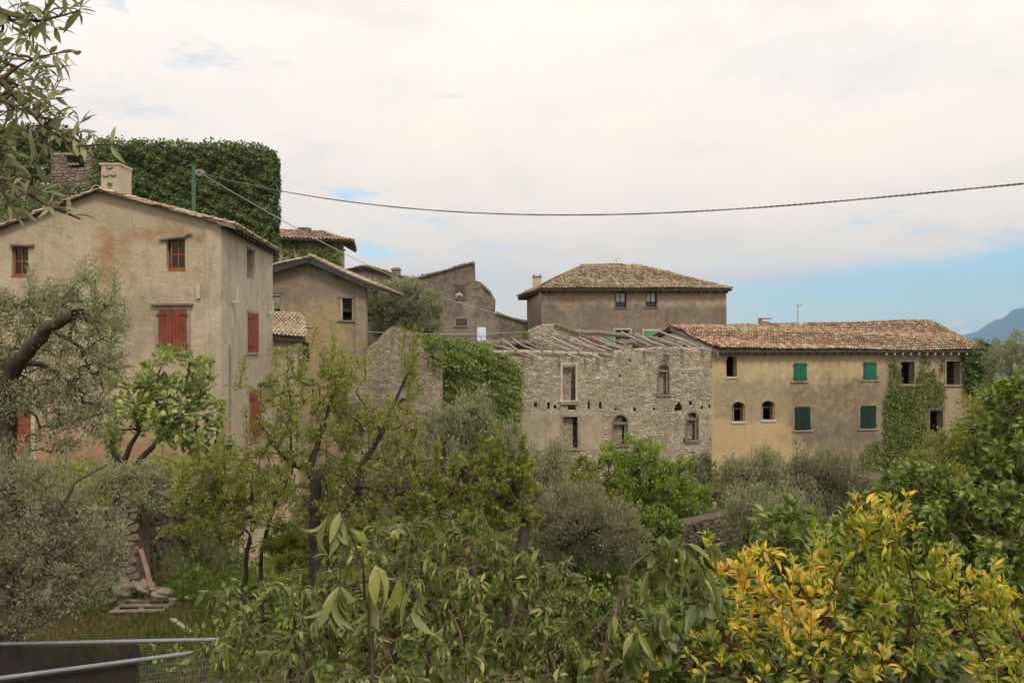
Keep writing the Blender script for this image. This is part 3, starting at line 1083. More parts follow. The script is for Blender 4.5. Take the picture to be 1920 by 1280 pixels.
# windows
for h in f_holes:
    x0, x1 = h[0][0], h[1][0]
    y1, y0 = h[0][1], h[2][1]
    rc = Wf.rect(x0 + 5 if x0 > 100 else x0, y0, x1, y1)
    wf = Wf.frame(rc, house, BROWN_PAINT, 0.06, -0.20, -0.12, (1, 1), 0.035)
    mb = MB(); Wf.bar(mb, rc[0] + .05, rc[1] - .05, rc[2] + .05, rc[3] - .05, -0.175, -0.165); mb.build('pane', GLASS, wf)
    mb = MB(); Wf.bar(mb, rc[0] - .02, rc[1] + .02, rc[2] - 0.06, rc[2], -0.22, 0.02); mb.build('sill', BROWN_PAINT, house)
# weathered lintel boards
for (pts) in ([(300, 450), (318, 447), (345, 444), (352, 439), (361, 438)], [(20, 459), (40, 460), (63, 460)]):
    mb = MB()
    mb.tube([P(a, b, 27.93) for a, b in pts], [0.05, 0.06, 0.055, 0.04, 0.03][:len(pts)], 6, 0.6, 0.2, random.Random(2))
    mb.build('lintel_branch', TIMBER, house)
# shuttered window, door
rc = Wf.rect(298, 580, 350, 658)
Wf.surround(rc, house, DRESSED, 0.13, 0.02, sill=True)
mb = MB(); Wf.bar(mb, rc[0] - .22, rc[1] + .22, rc[3] + .13, rc[3] + .19, -0.05, 0.14); mb.build('drip_ledge', GREY_STONE, house)
Wf.shutter(rc, house, RED_PAINT, IRON, 2, 4, 0.03)
rc = Wf.rect(-30, 752, 58, 855)
Wf.surround(rc, house, PALE_STONE, 0.14, 0.02)
Wf.shutter(rc, house, RED_PAINT, IRON, 2, 7, 0.03, horiz=True, name='door_leaf', hinges=False)
# side windows
rc = (Ws.uz(463, 469)[0], Ws.uz(477, 469)[0], Ws.uz(470, 522)[1], Ws.uz(470, 470)[1])
mb = MB(); Ws.bar(mb, rc[0], rc[1], rc[2], rc[3], -0.30, -0.26); mb.build('window_board', TIMBER, house)
Ws.surround(rc, house, TIMBER, 0.08, 0.015, sill=False, sides=False)
rc = (Ws.uz(464, 585)[0], Ws.uz(482, 585)[0], Ws.uz(473, 660)[1], Ws.uz(473, 587)[1])
Ws.surround(rc, house, DRESSED, 0.10, 0.02)
Ws.shutter(rc, house, RED_PAINT, IRON, 1, 4, 0.03)
rc = (Ws.uz(467, 730)[0], Ws.uz(488, 730)[0], Ws.uz(478, 822)[1], Ws.uz(478, 732)[1])
Ws.surround(rc, house, DRESSED, 0.10, 0.02)
Ws.shutter(rc, house, RED_PAINT, IRON, 1, 4, 0.03)
# stone brackets and conduit
for (px_, py_) in ((435, 552), (503, 575)):
    u, z = Ws.uz(px_, py_)
    mb = MB(); Ws.bar(mb, u - .06, u + .06, z - .28, z - .2, 0, .30); Ws.bar(mb, u - .05, u + .05, z - .2, z + .25, 0.16, .22); mb.build('bracket', PALE_STONE, house)
u, z = Wf.uz(373, 545)
mb = MB(); Wf.bar(mb, u - .06, u + .06, z - .25, z + .18, 0, .10); mb.build('bracket', PALE_STONE, house)
u, z = Ws.uz(430, 700)
mb = MB(); mb.tube([Ws.pt(u, -3.2, .04), Ws.pt(u + .02, -1.5, .04), Ws.pt(u, -0.1, .04)], 0.03, 6); mb.build('conduit', DRESSED, house)

# chimney
ch = MB()
cx0, cx1 = X(190, 28.1), X(224, 28.1)
cz0, cz1 = Z(375, 28.1), Z(309, 28.1)
chm = bpy.data.objects.new('chimney', None); COL.objects.link(chm); chm.parent = house
Wc = Wall((cx0, 28.05), (cx1, 28.05))
Wc.make('chimney_wall', CHIM_PL, chm, [(189, 378), (224, 372), (224, 309), (190, 311)], [R(201, 343, 211, 355)], 0.1)
bx = MB()
bx.hexa([(cx0, 28.15, cz0 - .4), (cx1, 28.15, cz0 - .4), (cx1 + .02, 28.95, cz0 - .4), (cx0, 28.95, cz0 - .4),
         (cx0 + .01, 28.15, cz1 - .03), (cx1, 28.15, cz1 - .01), (cx1 + .02, 28.95, cz1 - .01), (cx0, 28.95, cz1 - .03)])
bx.build('chimney_stack', CHIM_PL, chm)
mb = MB(); Wc.bar(mb, -.03, Wc.L + .04, cz1 - .02, cz1 + .05, -0.95, 0.03); mb.build('chimney_cap', CHIM_PL, chm)
for (px_, py_) in ((206, 313), (199, 328), (213, 327)):
    c = Wc.px(px_, py_, 0.0)
    mb = MB()
    for i in range(7):
        t0, t1 = math.pi + math.pi * i / 7, math.pi + math.pi * (i + 1) / 7
        p0 = c + Vector((math.cos(t0) * .09, -0.03, math.sin(t0) * .05)); p1 = c + Vector((math.cos(t1) * .09, -0.03, math.sin(t1) * .05))
        mb.tube([p0, p1], 0.022, 5)
    mb.build('curved_tile', TIMBER, chm)

# ================================================================== small annex beside it
Ax = Wall((-9.93, 36.55), (X(558, 38.5), 38.5))
annex = thing('annex', (-9.5, 37.5, -7), 'low pale annex with a small tiled roof tucked between two houses', 'outbuilding')
a_w = Wall((X(505, 37), 37.0), (X(558, 37), 37.0))
a_w.make('front_wall', LEFT_SIDE_PL, annex, [(505, 960), (560, 960), (558, 636), (505, 630)], [], 0.4)
a_s = Wall((X(558, 37), 37.0), (X(566, 41.5), 41.5))
a_s.make('side_wall', LEFT_SIDE_PL, annex, [(0, -7.5), (a_s.L, -7.5), (a_s.L, 0.4), (0, 0.1)], [], 0.4, pxs=False)
tile_roof(annex, [P(508, 632, 36.7), P(574, 637, 36.7), Vector((X(566, 40), 40, 1.1)), Vector((X(500, 40), 40, 1.25))], PALE_TILE, DECK, 0.17, 0.3, 8, keep_n=20)
mb = MB(); mb.tube([P(508, 637, 36.6), P(572, 641, 36.6)], 0.05, 8); mb.build('gutter', IRON, annex)

# ================================================================== gabled house with dark verge
h2 = thing('gabled_house', (X(600, 42), 44, -7), 'ochre-grey gabled house with thick dark verge boards and empty windows', 'house')
W2 = Wall((X(480, 42), 42.0), (X(686, 42), 42.0))
hh = [R(506, 550, 525, 597), R(639, 559, 660, 600), R(560, 641, 580, 678)]
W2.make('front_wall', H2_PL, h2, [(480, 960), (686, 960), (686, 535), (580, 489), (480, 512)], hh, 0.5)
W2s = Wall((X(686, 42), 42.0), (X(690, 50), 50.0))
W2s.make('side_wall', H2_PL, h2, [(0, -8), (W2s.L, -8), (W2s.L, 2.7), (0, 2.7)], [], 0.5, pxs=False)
W2b = Wall((X(690, 50), 50.0), (X(500, 50), 50.0))
W2b.make('back_wall', H2_PL, h2, [(0, -8), (W2b.L, -8), (W2b.L, 3.1), (W2b.L * .5, 3.9), (0, 2.7)], [], 0.4, pxs=False)
pf, pb = P(580, 482, 41.6), None
pb = Vector((pf.x - .3, 50.3, pf.z))
rf = P(705, 537, 41.6); rb = Vector((rf.x + .2, 50.3, rf.z))
lf = P(470, 511, 41.6); lb = Vector((lf.x, 50.3, lf.z))
tile_roof(h2, [rf, rb, pb, pf], PALE_TILE, DECK, 0.19, 0.32, 9, thick=0.10)
tile_roof(h2, [lb, lf, pf, pb], PALE_TILE, DECK, 0.19, 0.32, 10, thick=0.10)
GREYV = plain('grey_verge', (0.055, 0.05, 0.047, 1), 0.8)
for a, b in ((P(582, 482, 41.5), P(706, 539, 41.5)), (P(470, 512, 41.5), P(578, 482, 41.5))):
    mb = MB(); mb.hexa([a + Vector((0, 0, -.30)), b + Vector((0, 0, -.24)), b + Vector((0, .25, -.24)), a + Vector((0, .25, -.30)), a + Vector((0, 0, -.0)), b, b + Vector((0, .25, 0)), a + Vector((0, .25, 0))])
    mb.build('verge_board', GREYV, h2)
for px_, py_ in ((583, 494), (629, 515), (705, 545)):
    mb = MB(); c = P(px_, py_, 41.85); mb.box(c, (0.22, 0.5, 0.22)); mb.build('purlin_end', DARK_TIMBER, h2)
for h, m_ in zip(hh, (True, True, False)):
    rc = W2.rect(h[0][0], h[2][1], h[1][0], h[0][1])
    if m_:
        W2.surround(rc, h2, TIMBER, 0.10, 0.03, sides=False)
        mb = MB(); W2.bar(mb, rc[0], rc[0] + .06, rc[2], rc[3], -0.2, 0.01); mb.build('jamb', PALE_STONE, h2)
    mb = MB(); W2.bar(mb, rc[0] + .05, rc[1], rc[3] - .16, rc[3] - .1, -0.3, -.22); mb.build('window_rail', DARK_TIMBER, h2)
# floor below the empty windows keeps the rooms dark
mb = MB(); mb.box((X(590, 46), 46, -0.9), (5.2, 7.4, 0.2)); mb.build('floor', DARK_TIMBER, h2)
mb = MB(); mb.box((X(590, 46), 46, 1.9 - .4), (5.2, 7.4, 0.15)); mb.build('ceiling', DARK_TIMBER, h2)

# ================================================================== vine-hung house behind it
h3 = thing('vine_hung_house', (X(580, 60), 64, -4), 'house with a low hipped tile roof and creeper curtains under the eaves', 'house')
W3 = Wall((X(495, 60), 60.0), (X(642, 60), 60.0))
W3.make('front_wall', H3_PL, h3, [(495, 700), (642, 700), (642, 452), (495, 445)], [], 0.5)
W3s = Wall((X(642, 60), 60.0), (X(646, 69), 69.0))
W3s.make('side_wall', H3_PL, h3, [(0, -4), (W3s.L, -4), (W3s.L, 6.8), (0, 6.8)], [], 0.5, pxs=False)
tile_roof(h3, [P(490, 446, 59.4), P(662, 452, 59.4), P(606, 438, 62), P(600, 436, 63), P(480, 432, 63)], RED_TILE, DECK, 0.26, 0.36, 11)
tile_roof(h3, [P(662, 452, 59.4), Vector((X(668, 69), 69, 7.0)), P(606, 436, 64), P(606, 437.5, 62)], RED_TILE, DECK, 0.26, 0.36, 12)
ridge_tiles(h3, P(480, 431, 63), P(606, 436, 63), RED_TILE, 4, 0.3)
mb = MB(); mb.box(P(570, 438, 61), (0.75, 0.7, 0.8)); c3 = mb.build('chimney', GREY_RUBBLE, h3)
mb = MB(); mb.tube([P(570, 430, 61), P(570, 428, 61)], [.45, .1], 7); mb.tube([P(583, 436, 61), P(583, 427, 61)], .04, 5); mb.build('chimney_cap', GREY_RUBBLE, c3)

# ================================================================== small gable with brick chimney
h4 = thing('low_gable_house', (X(710, 66), 68, -4), 'distant low gable with crumbling tiles behind the olive crown', 'house')
W4 = Wall((X(640, 66), 66.0), (X(790, 66), 66.0))
W4.make('front_wall', G_PL, h4, [(640, 700), (790, 700), (790, 528), (740, 515), (684, 501), (652, 507), (640, 512)], [], 0.5)
W4b = Wall((X(790, 66), 66), (X(795, 73), 73)); W4b.make('side_wall', G_PL, h4, [(0, -4), (W4b.L, -4), (W4b.L, 4.4), (0, 4.4)], [], 0.5, pxs=False)
tile_roof(h4, [P(798, 531, 65.7), Vector((X(800, 73), 73, 4.6)), Vector((X(690, 73), 73, 5.9)), P(684, 499, 65.7)], TAN_TILE, DECK, 0.2, 0.33, 13)
tile_roof(h4, [Vector((X(640, 73), 73, 5.2)), P(650, 508, 65.7), P(684, 499, 65.7), Vector((X(690, 73), 73, 5.9))], TAN_TILE, DECK, 0.2, 0.33, 14)
c4 = thing('brick_chimney', (X(743, 64), 64, 2), 'freestanding brick chimney with pillared top beside the olive crown', 'chimney')
x_, z0_, z1_ = X(743, 64), Z(620, 64), Z(518, 64)
mb = MB(); mb.box((x_, 64, (z0_ + z1_) / 2), (0.58, 0.58, z1_ - z0_)); mb.build('shaft', G_PL, c4)
mb = MB(); mb.box((x_, 64, z1_ + .05), (0.72, 0.72, 0.1)); mb.build('band', GREY_STONE, c4)
for sx in (-.22, 0, .22):
    for sy in (-.22, .22):
        mb = MB(); mb.box((x_ + sx, 64 + sy, z1_ + .28), (0.12, 0.14, 0.36)); mb.build('brick', BRICK, c4)
mb = MB(); mb.hexa([(x_ - .38, 63.62, z1_ + .46), (x_ + .38, 63.62, z1_ + .46), (x_ + .38, 64.38, z1_ + .46), (x_ - .38, 64.38, z1_ + .46),
                    (x_ - .2, 63.8, z1_ + .64), (x_ + .2, 63.8, z1_ + .64), (x_ + .2, 64.2, z1_ + .64), (x_ - .2, 64.2, z1_ + .64)]); mb.build('cap', GREY_STONE, c4)

# ================================================================== roofless gable with sky-lit doorway
g = thing('roofless_house', (X(860, 60), 61, -4), 'tall grey roofless gable with broken right edge and a doorway showing sky', 'ruin')
WG = Wall((X(745, 60), 60.0), (X(990, 60), 60.0))
gh = [R(854, 534, 872, 559), R(855, 597, 876, 611), R(894, 613, 911, 640)]
WG.make('front_wall', G_PL, g, [(745, 720), (990, 720), (990, 604), (960, 596), (928, 586), (929, 562), (921, 549), (912, 540), (903, 532), (902, 529), (891, 526), (890, 492), (868, 497),
                             (830, 509), (790, 519), (760, 528), (745, 531)], gh, 0.55)
for h in gh:
    rc = WG.rect(h[0][0], h[2][1], h[1][0], h[0][1])
    WG.surround(rc, g, GREY_STONE if h is gh[0] else DRESSED, 0.09, 0.03, top=True, sides=h is not gh[0], sill=h is not gh[2])
mb = MB(); mb.tube([P(853, 556, 60.2), P(862, 553, 60.1), P(867, 555, 60.2)], [.14, .2, .12], 7, .9, .2, random.Random(1)); mb.build('fallen_block', PALE_STONE, g)
rngc = random.Random(5)
for (a, b) in (((745, 531), (790, 519)), ((790, 519), (830, 509)), ((830, 509), (868, 497)), ((868, 497), (890, 492)), ((903, 532), (921, 549)), ((930, 586), (960, 596)), ((960, 596), (990, 604))):
    n = 4
    for i in range(n):
        t = (i + .5) / n
        c = P(a[0] + (b[0] - a[0]) * t, a[1] + (b[1] - a[1]) * t, 60.2)
        mb = MB(); mb.box(c, (abs(b[0] - a[0]) / F * 60 / n * .95, .75, .10 + rngc.random() * .06), Matrix.Rotation(math.atan2(-(b[1] - a[1]), b[0] - a[0]), 3, 'Y').inverted(), rngc.random()); mb.build('coping_stone', GREY_RUBBLE, g)
WGb = Wall((X(752, 60), 60.6), (X(745, 66), 66.0))
mb = MB(); mb.hexa([(X(748, 60), 60.55, -5), (X(757, 60), 60.55, -5), (X(757, 68), 67, -5), (X(748, 68), 67, -5), (X(748, 60), 60.55, 3.6), (X(757, 60), 60.55, 3.6), (X(757, 68), 67, 3.4), (X(748, 68), 67, 3.4)])
mb.build('side_wall', G_PL, g)
# back wall standing only left of the doorway, so the door shows sky; its dark stone paints in the windows' gloom
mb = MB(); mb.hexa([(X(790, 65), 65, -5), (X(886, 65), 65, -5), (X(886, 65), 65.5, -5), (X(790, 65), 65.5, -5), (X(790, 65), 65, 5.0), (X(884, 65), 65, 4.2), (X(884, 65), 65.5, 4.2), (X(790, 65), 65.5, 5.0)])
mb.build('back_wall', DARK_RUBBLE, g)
# terrace railing in front of the doorway
rl = thing('terrace_railing', (X(880, 56), 56, -1), 'thin rusty railing on the terrace before the sky-lit doorway', 'railing')
mb = MB()
mb.tube([P(806, 630, 56), P(950, 631, 56)], .022, 5); mb.build('rail', RUST, rl)
mb = MB(); mb.tube([P(806, 638, 56), P(950, 639, 56)], .018, 5); mb.build('rail', RUST, rl)
for i in range(7):
    x = 808 + i * 23.5
    mb = MB(); mb.tube([P(x, 629, 56), P(x, 656, 56)], .02, 5); mb.build('post', RUST, rl)
tw = thing('terrace_wall', (X(880, 56.5), 56.5, -2), 'low plastered terrace wall between the roofless gable and the timbers', 'wall')
mb = MB(); mb.hexa([(X(790, 56), 56.2, -6), (X(985, 56), 56.2, -6), (X(985, 57), 57.2, -6), (X(790, 57), 57.2, -6), (X(790, 56), 56.2, -.25), (X(985, 56), 56.2, -.25), (X(985, 57), 57.2, -.25), (X(790, 57), 57.2, -.25)])
mb.build('masonry', G_PL, tw)

# ================================================================== back house with hipped roof
bh = thing('hipped_roof_house', (X(1180, 60), 63, -4), 'dark plastered house with broad hipped tile roof and lace-curtained windows', 'house')
WB = Wall((X(1015, 58), 58.0), (X(1361, 60.5), 60.5))
bholes = [R(1154, 547, 1174, 577), R(1211, 547, 1231, 576), R(1153, 618, 1181, 655)]
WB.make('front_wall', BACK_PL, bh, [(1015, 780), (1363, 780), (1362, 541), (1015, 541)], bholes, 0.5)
WBs = Wall((X(988, 68), 68.0), (X(1015, 58), 58.0))
sh = [WBs.uz(*q) for q in R(1010, 560, 1014.5, 580)]
WBs.make('side_wall', BACK_PL, bh, [(0, -5), (WBs.L, -5), (WBs.L, 3.49), (0, 3.49)], [], 0.5, pxs=False)
WBe = Wall((X(1361, 60.5), 60.5), (X(1361, 60.5) - 1.0, 70.0))
WBe.make('far_wall', BACK_PL, bh, [(0, -5), (WBe.L, -5), (WBe.L, 3.49), (0, 3.49)], [], 0.5, pxs=False)
WBb = Wall((X(1361, 60.5) - 1.0, 70.0), (X(988, 68), 68.0))
WBb.make('back_wall', BACK_PL, bh, [(0, -5), (WBb.L, -5), (WBb.L, 3.49), (0, 3.49)], [], 0.5, pxs=False)
eL = Vector((X(1016, 57.3), 57.3, Z(542, 57.3))); eR = Vector((X(1373, 59.9), 59.9, Z(542, 59.9)))
rL = P(1095, 498.5, 62.5); rR = P(1196, 499, 63.5)
bL = Vector((X(970, 69), 69.0, Z(557, 69))); bR = Vector((X(1361, 60.5) - .3, 70.8, 3.45))
tile_roof(bh, [eL, eR, rR, rL], TAN_TILE, DECK, 0.20, 0.36, 15, keep_n=90, thick=0.12, jit=1.5)
tile_roof(bh, [bL, eL, rL], TAN_TILE, DECK, 0.20, 0.36, 16, thick=0.12)
tile_roof(bh, [eR, bR, rR], TAN_TILE, DECK, 0.20, 0.36, 17, thick=0.12)
tile_roof(bh, [bR, bL, rL, rR], TAN_TILE, DECK, 0.24, 0.40, 18, thick=0.12)
for a, b, sd in ((eL, rL, 1), (eR, rR, 2), (rL, rR, 3), (bL, rL, 4)):
    ridge_tiles(bh, a, b, TAN_TILE, sd, 0.26, 0.42, 'hip_tile', .05)
for i in range(20):
    t = (i + .5) / 20
    c = eL.lerp(eR, t)
    mb = MB(); mb.hexa([c + Vector((-.05, .04, -.28)), c + Vector((.05, .04, -.28)), c + Vector((.05, .75, -.20)), c + Vector((-.05, .75, -.20)),
                        c + Vector((-.05, .04, -.16)), c + Vector((.05, .04, -.16)), c + Vector((.05, .75, -.04)), c + Vector((-.05, .75, -.04))])
    mb.build('rafter_end', DARK_TIMBER, bh)
for i in range(12):
    c = bL.lerp(eL, (i + .5) / 12)
    mb = MB(); mb.box(c + Vector((.35, 0, -.2)), (.7, .1, .12)); mb.build('rafter_end', DARK_TIMBER, bh)
for h in bholes[:2]:
    rc = WB.rect(h[0][0], h[2][1], h[1][0], h[0][1])
    wf = WB.frame(rc, bh, DARK_TIMBER, 0.06, -0.14, -0.06, (1, 0), 0.04)
    mb = MB(); WB.bar(mb, rc[0] + .05, rc[1] - .05, rc[2] + .05, rc[3] - .05, -0.13, -0.12); mb.build('pane', GLASS, wf)
    # scalloped lace curtain in two halves
    for k in range(2):
        a = rc[0] + .07 + (rc[1] - rc[0] - .14) * k / 2 + (.02 if k else 0)
        b = rc[0] + .07 + (rc[1] - rc[0] - .14) * (k + 1) / 2 - (0 if k else .02)
        n = 8
        vs, fs = [], []
        for i in range(n + 1):
            t = i / n
            u = a + (b - a) * t
            z = rc[2] + (rc[3] - rc[2]) * 0.36 + .05 * abs(math.sin(t * math.pi * 2))
            vs += [WB.pt(u, z, -.118 + .006 * (i % 2)), WB.pt(u, rc[3] - .07, -.118 + .006 * (i % 2))]
        for i in range(n):
            fs.append((2 * i, 2 * i + 2, 2 * i + 3, 2 * i + 1))
        mb = MB(); mb.add(vs, fs); mb.build('curtain', CURTAIN, wf)
    WB.surround(rc, bh, TIMBER, 0.07, 0.02)
rc = WB.rect(1153, 618, 1181, 655)
WB.surround(rc, bh, PALE_STONE, 0.10, 0.03, sill=False)
wf = WB.frame(rc, bh, PALE_TIMBER, 0.06, -0.2, -0.1, (1, 1), 0.05)
mb = MB(); WB.bar(mb, rc[0], rc[1], rc[2], rc[3], -.19, -.18); mb.build('pane', GLASS, wf)
rc2 = WB.rect(1136, 618, 1151, 650)
WB.shutter(rc2, bh, LIGHT_GREEN, IRON, 1, 3, .04, hinges=False)
for x0, x1, yt in ((1207, 1236, 620), (1056, 1085, 620)):
    rc = WB.rect(x0, yt, x1, 655)
    WB.surround(rc, bh, PALE_STONE, 0.10, 0.03, sill=False)
    WB.shutter(rc, bh, LIGHT_GREEN, IRON, 2, 3, .02, hinges=False)
# plastered-up roundel on the wall
u, z = WB.uz(1068, 568)
mb = MB()
vs = [WB.pt(u + .42 * math.cos(t * math.pi / 12), z + .30 * math.sin(t * math.pi / 12), .012 + .01) for t in range(24)] + [WB.pt(u + .45 * math.cos(t * math.pi / 12), z + .33 * math.sin(t * math.pi / 12), 0) for t in range(24)]
mb.add(vs, [tuple(range(24))] + [(i, 24 + i, 24 + (i + 1) % 24, (i + 1) % 24) for i in range(24)])
mb.build('roundel', plain('roundel_plaster', (0.33, 0.24, 0.15, 1), .95, .25, 4), bh)
# chimney on the left hip
cc = P(1007, 532, 64)
chb = bpy.data.objects.new('chimney', None); COL.objects.link(chb); chb.parent = bh
mb = MB(); mb.box(cc + Vector((0, 0, -.2)), (.62, .6, 1.3)); mb.build('chimney_stack', CHIM_PL, chb)
mb = MB(); mb.box(cc + Vector((0, 0, .50)), (.70, .7, .08)); mb.build('chimney_cap', BRICK, chb)
for k in (-1, 1):
    mb = MB(); mb.box(cc + Vector((.22 * k, 0, .58)), (.14, .55, .12)); mb.build('brick', BRICK, chb)
an = thing('roof_aerial', P(1156, 498, 63), 'small tv aerial on the ridge of the hipped roof', 'aerial')
mb = MB(); mb.tube([P(1156, 503, 63), P(1156, 485, 63)], .02, 6); mb.build('mast', PALE_WIRE, an)
mb = MB(); mb.tube([P(1150, 488, 63), P(1166, 485, 63)], .015, 5)
for i in range(5):
    c = P(1153 + i * 3, 487.5 - i * .6, 63); mb.tube([c + Vector((0, -.25, 0)), c + Vector((0, .25, 0))], .01, 4)
mb.tube([P(1155, 485, 63), P(1157, 482, 63), P(1160, 482.5, 63), P(1161, 485, 63)], .014, 5)
mb.build('antenna_rods', PALE_WIRE, an)

# ================================================================== OCHRE HOUSE
oh = thing('ochre_house', (X(1590, 48), 50, -8), 'long ochre house with patchy grey plaster, green shutters and red-tan tile roof', 'house')
OA = (X(1335, 45), 45.0)
kk = (1838 - 960) / F
Yb = (45.0 - .24 * OA[0]) / (1 - .24 * kk)
OB = (kk * Yb, Yb)
WO = Wall(OA, OB)
oholes = [ARCH(1362, 666, 1382, 706), ARCH(1373, 753, 1397, 790, 9), ARCH(1428, 751, 1453, 787, 9),
          R(1689, 678, 1714, 720), R(1774, 677, 1799, 721), R(1743, 769, 1767, 814)]
WO.make('front_wall', OCHRE_PL, oh, [(1335, 980), (1838, 980), (1838, 655), (1335, 655)], oholes, 0.45)
dpt = Vector((-0.36, 1)).normalized()
back = Vector(OB) + dpt * 8.5
backL = Vector(OA) + dpt * 8.5
WOr = Wall(OB, (back.x, back.y)); WOr.make('side_wall', OCHRE_PL, oh, [(0, -9.5), (WOr.L, -9.5), (WOr.L, -.45), (WOr.L * .5, -.42), (0, -.42)], [], .45, pxs=False)
WOb = Wall((back.x, back.y), (backL.x, backL.y)); WOb.make('back_wall', OCHRE_PL, oh, [(0, -9.5), (WOb.L, -9.5), (WOb.L, -.45), (0, -.45)], [], .45, pxs=False)
WOl = Wall((backL.x, backL.y), OA); WOl.make('party_wall', RUIN_PL, oh, [(0, -9.5), (WOl.L, -9.5), (WOl.L, -.45), (WOl.L * .5, .45), (0, -.45)], [], .45, pxs=False)
for zf in (-1.1 - 2.0, -5.9):
    c0 = Vector(OA) + dpt * .5; c1 = Vector(OB) + dpt * .5; c2 = Vector(OB) + dpt * 8; c3_ = Vector(OA) + dpt * 8
    mb = MB(); mb.hexa([(c0.x + .4, c0.y, zf - .2), (c1.x - .4, c1.y, zf - .2), (c2.x - .4, c2.y, zf - .2), (c3_.x + .4, c3_.y, zf - .2),
                        (c0.x + .4, c0.y, zf), (c1.x - .4, c1.y, zf), (c2.x - .4, c2.y, zf), (c3_.x + .4, c3_.y, zf)]); mb.build('floor', DARK_TIMBER, oh)
eL = P(1347, 658, 44.55)
k2 = (1850 - 960) / F
Ye = (44.55 - .24 * eL.x) / (1 - .24 * k2)
eR = Vector((k2 * Ye, Ye, Z(657.5, Ye)))
rL = P(1258, 614, 49.2)
k3 = (1745 - 960) / F
Yr = (49.2 - .24 * rL.x) / (1 - .24 * k3)
rR = Vector((k3 * Yr, Yr, Z(605, Yr)))
tile_roof(oh, [eL, eR, rR, rL], RED_TILE, DECK, 0.165, 0.31, 21, keep_n=255, thick=0.10, sag=0.05, jit=1.8)
bR = Vector((back.x + .5, back.y + .5, -.5)); bL = Vector((backL.x - .2, backL.y + .5, -.5))
tile_roof(oh, [eR, bR, rR], RED_TILE, DECK, 0.165, 0.31, 22, thick=0.10)
tile_roof(oh, [bR, bL, rL, rR], RED_TILE, DECK, 0.22, 0.36, 23, thick=0.10)
ridge_tiles(oh, rL + Vector((0, 0, .03)), rR + Vector((0, 0, .03)), RED_TILE, 5, 0.24, 0.42, 'ridge_tile', .03)
ridge_tiles(oh, eR, rR, RED_TILE, 6, 0.24, 0.40, 'hip_tile', .04)
mb = MB(); a, b = P(1346, 664, 44.5), P(1257, 615, 49.3)
mb.hexa([a + Vector((-.04, 0, -.16)), a + Vector((.06, 0, -.16)), b + Vector((.06, 0, -.14)), b + Vector((-.04, 0, -.14)), a + Vector((-.04, 0, .1)), a + Vector((.06, 0, .1)), b + Vector((.06, 0, .08)), b + Vector((-.04, 0, .08))])
mb.build('verge_board', TIMBER, oh)
for i in range(32):
    t = (i + .5) / 32
    c = eL.lerp(eR, t)
    mb = MB(); mb.hexa([c + Vector((-.05, .03, -.22)), c + Vector((.05, .03, -.22)), c + Vector((.05, .6, -.12)), c + Vector((-.05, .6, -.12)),
                        c + Vector((-.05, .03, -.12)), c + Vector((.05, .03, -.12)), c + Vector((.05, .6, -.0)), c + Vector((-.05, .6, -.0))])
    mb.build('rafter_end', PALE_TIMBER if t > .6 else DARK_TIMBER, oh)
for h, ar in zip(oholes, (1, 1, 1, 0, 0, 0)):
    x0 = min(q[0] for q in h); x1 = max(q[0] for q in h); y0 = min(q[1] for q in h); y1 = max(q[1] for q in h)
    rc = WO.rect(x0, y0, x1, y1)
    if ar:
        mb = MB(); WO.bar(mb, rc[0] - .06, rc[1] + .06, rc[2] - .10, rc[2], -.3, .06); mb.build('sill', PALE_STONE, oh)
        if h is not oholes[0]:
            for i in range(9):
                z = rc[2] + i * (rc[3] - rc[2]) * .75 / 9
                mb = MB(); WO.bar(mb, rc[1] - .10, rc[1] - .005 + (.03 if i % 2 else 0), z + .008, z + .085, -.35, -.03, random.Random(i).random()); mb.build('brick', BRICK, oh)
            mb = MB(); u_ = rc[0] + .22; WO.bar(mb, u_, u_ + .05, rc[2], rc[3] - .1, -.40, -.34); WO.bar(mb, rc[0], rc[1] - .1, rc[2] + .62, rc[2] + .66, -.42, -.38); mb.build('window_bar', PALE_TIMBER, oh)
    else:
        WO.surround(rc, oh, GREY_STONE if h is oholes[5] else DRESSED, .12, .03)
# plaster collar round the second arched window, lip at the mid-height coat edge
oh_sh = [((1488, 680, 1512, 714), GREEN_PAINT), ((1619, 678, 1643, 712), GREEN_PAINT), ((1490, 762, 1519, 806), DARK_GREEN), ((1613, 760, 1642, 803), DARK_GREEN)]
for (q, m_) in oh_sh:
    rc = WO.rect(*q)
    WO.surround(rc, oh, DRESSED if m_ is DARK_GREEN else OCHRE_PL, .10, .012, sides=m_ is DARK_GREEN, top=False)
    WO.shutter(rc, oh, m_, IRON, 2, 3, .02, hinges=True)
rc = WO.rect(1556, 858, 1566, 900)
mb = MB(); WO.bar(mb, WO.uz(1548, 858)[0], WO.uz(1576, 858)[0], WO.uz(1560, 857)[1] - .1, WO.uz(1560, 857)[1], 0, .18); mb.build('door_lintel', DRESSED, oh)
mb = MB(); WO.bar(mb, WO.uz(1562, 858)[0], WO.uz(1575, 858)[0], -9, WO.uz(1560, 861)[1], 0, .06); mb.build('door_jamb', PALE_STONE, oh)
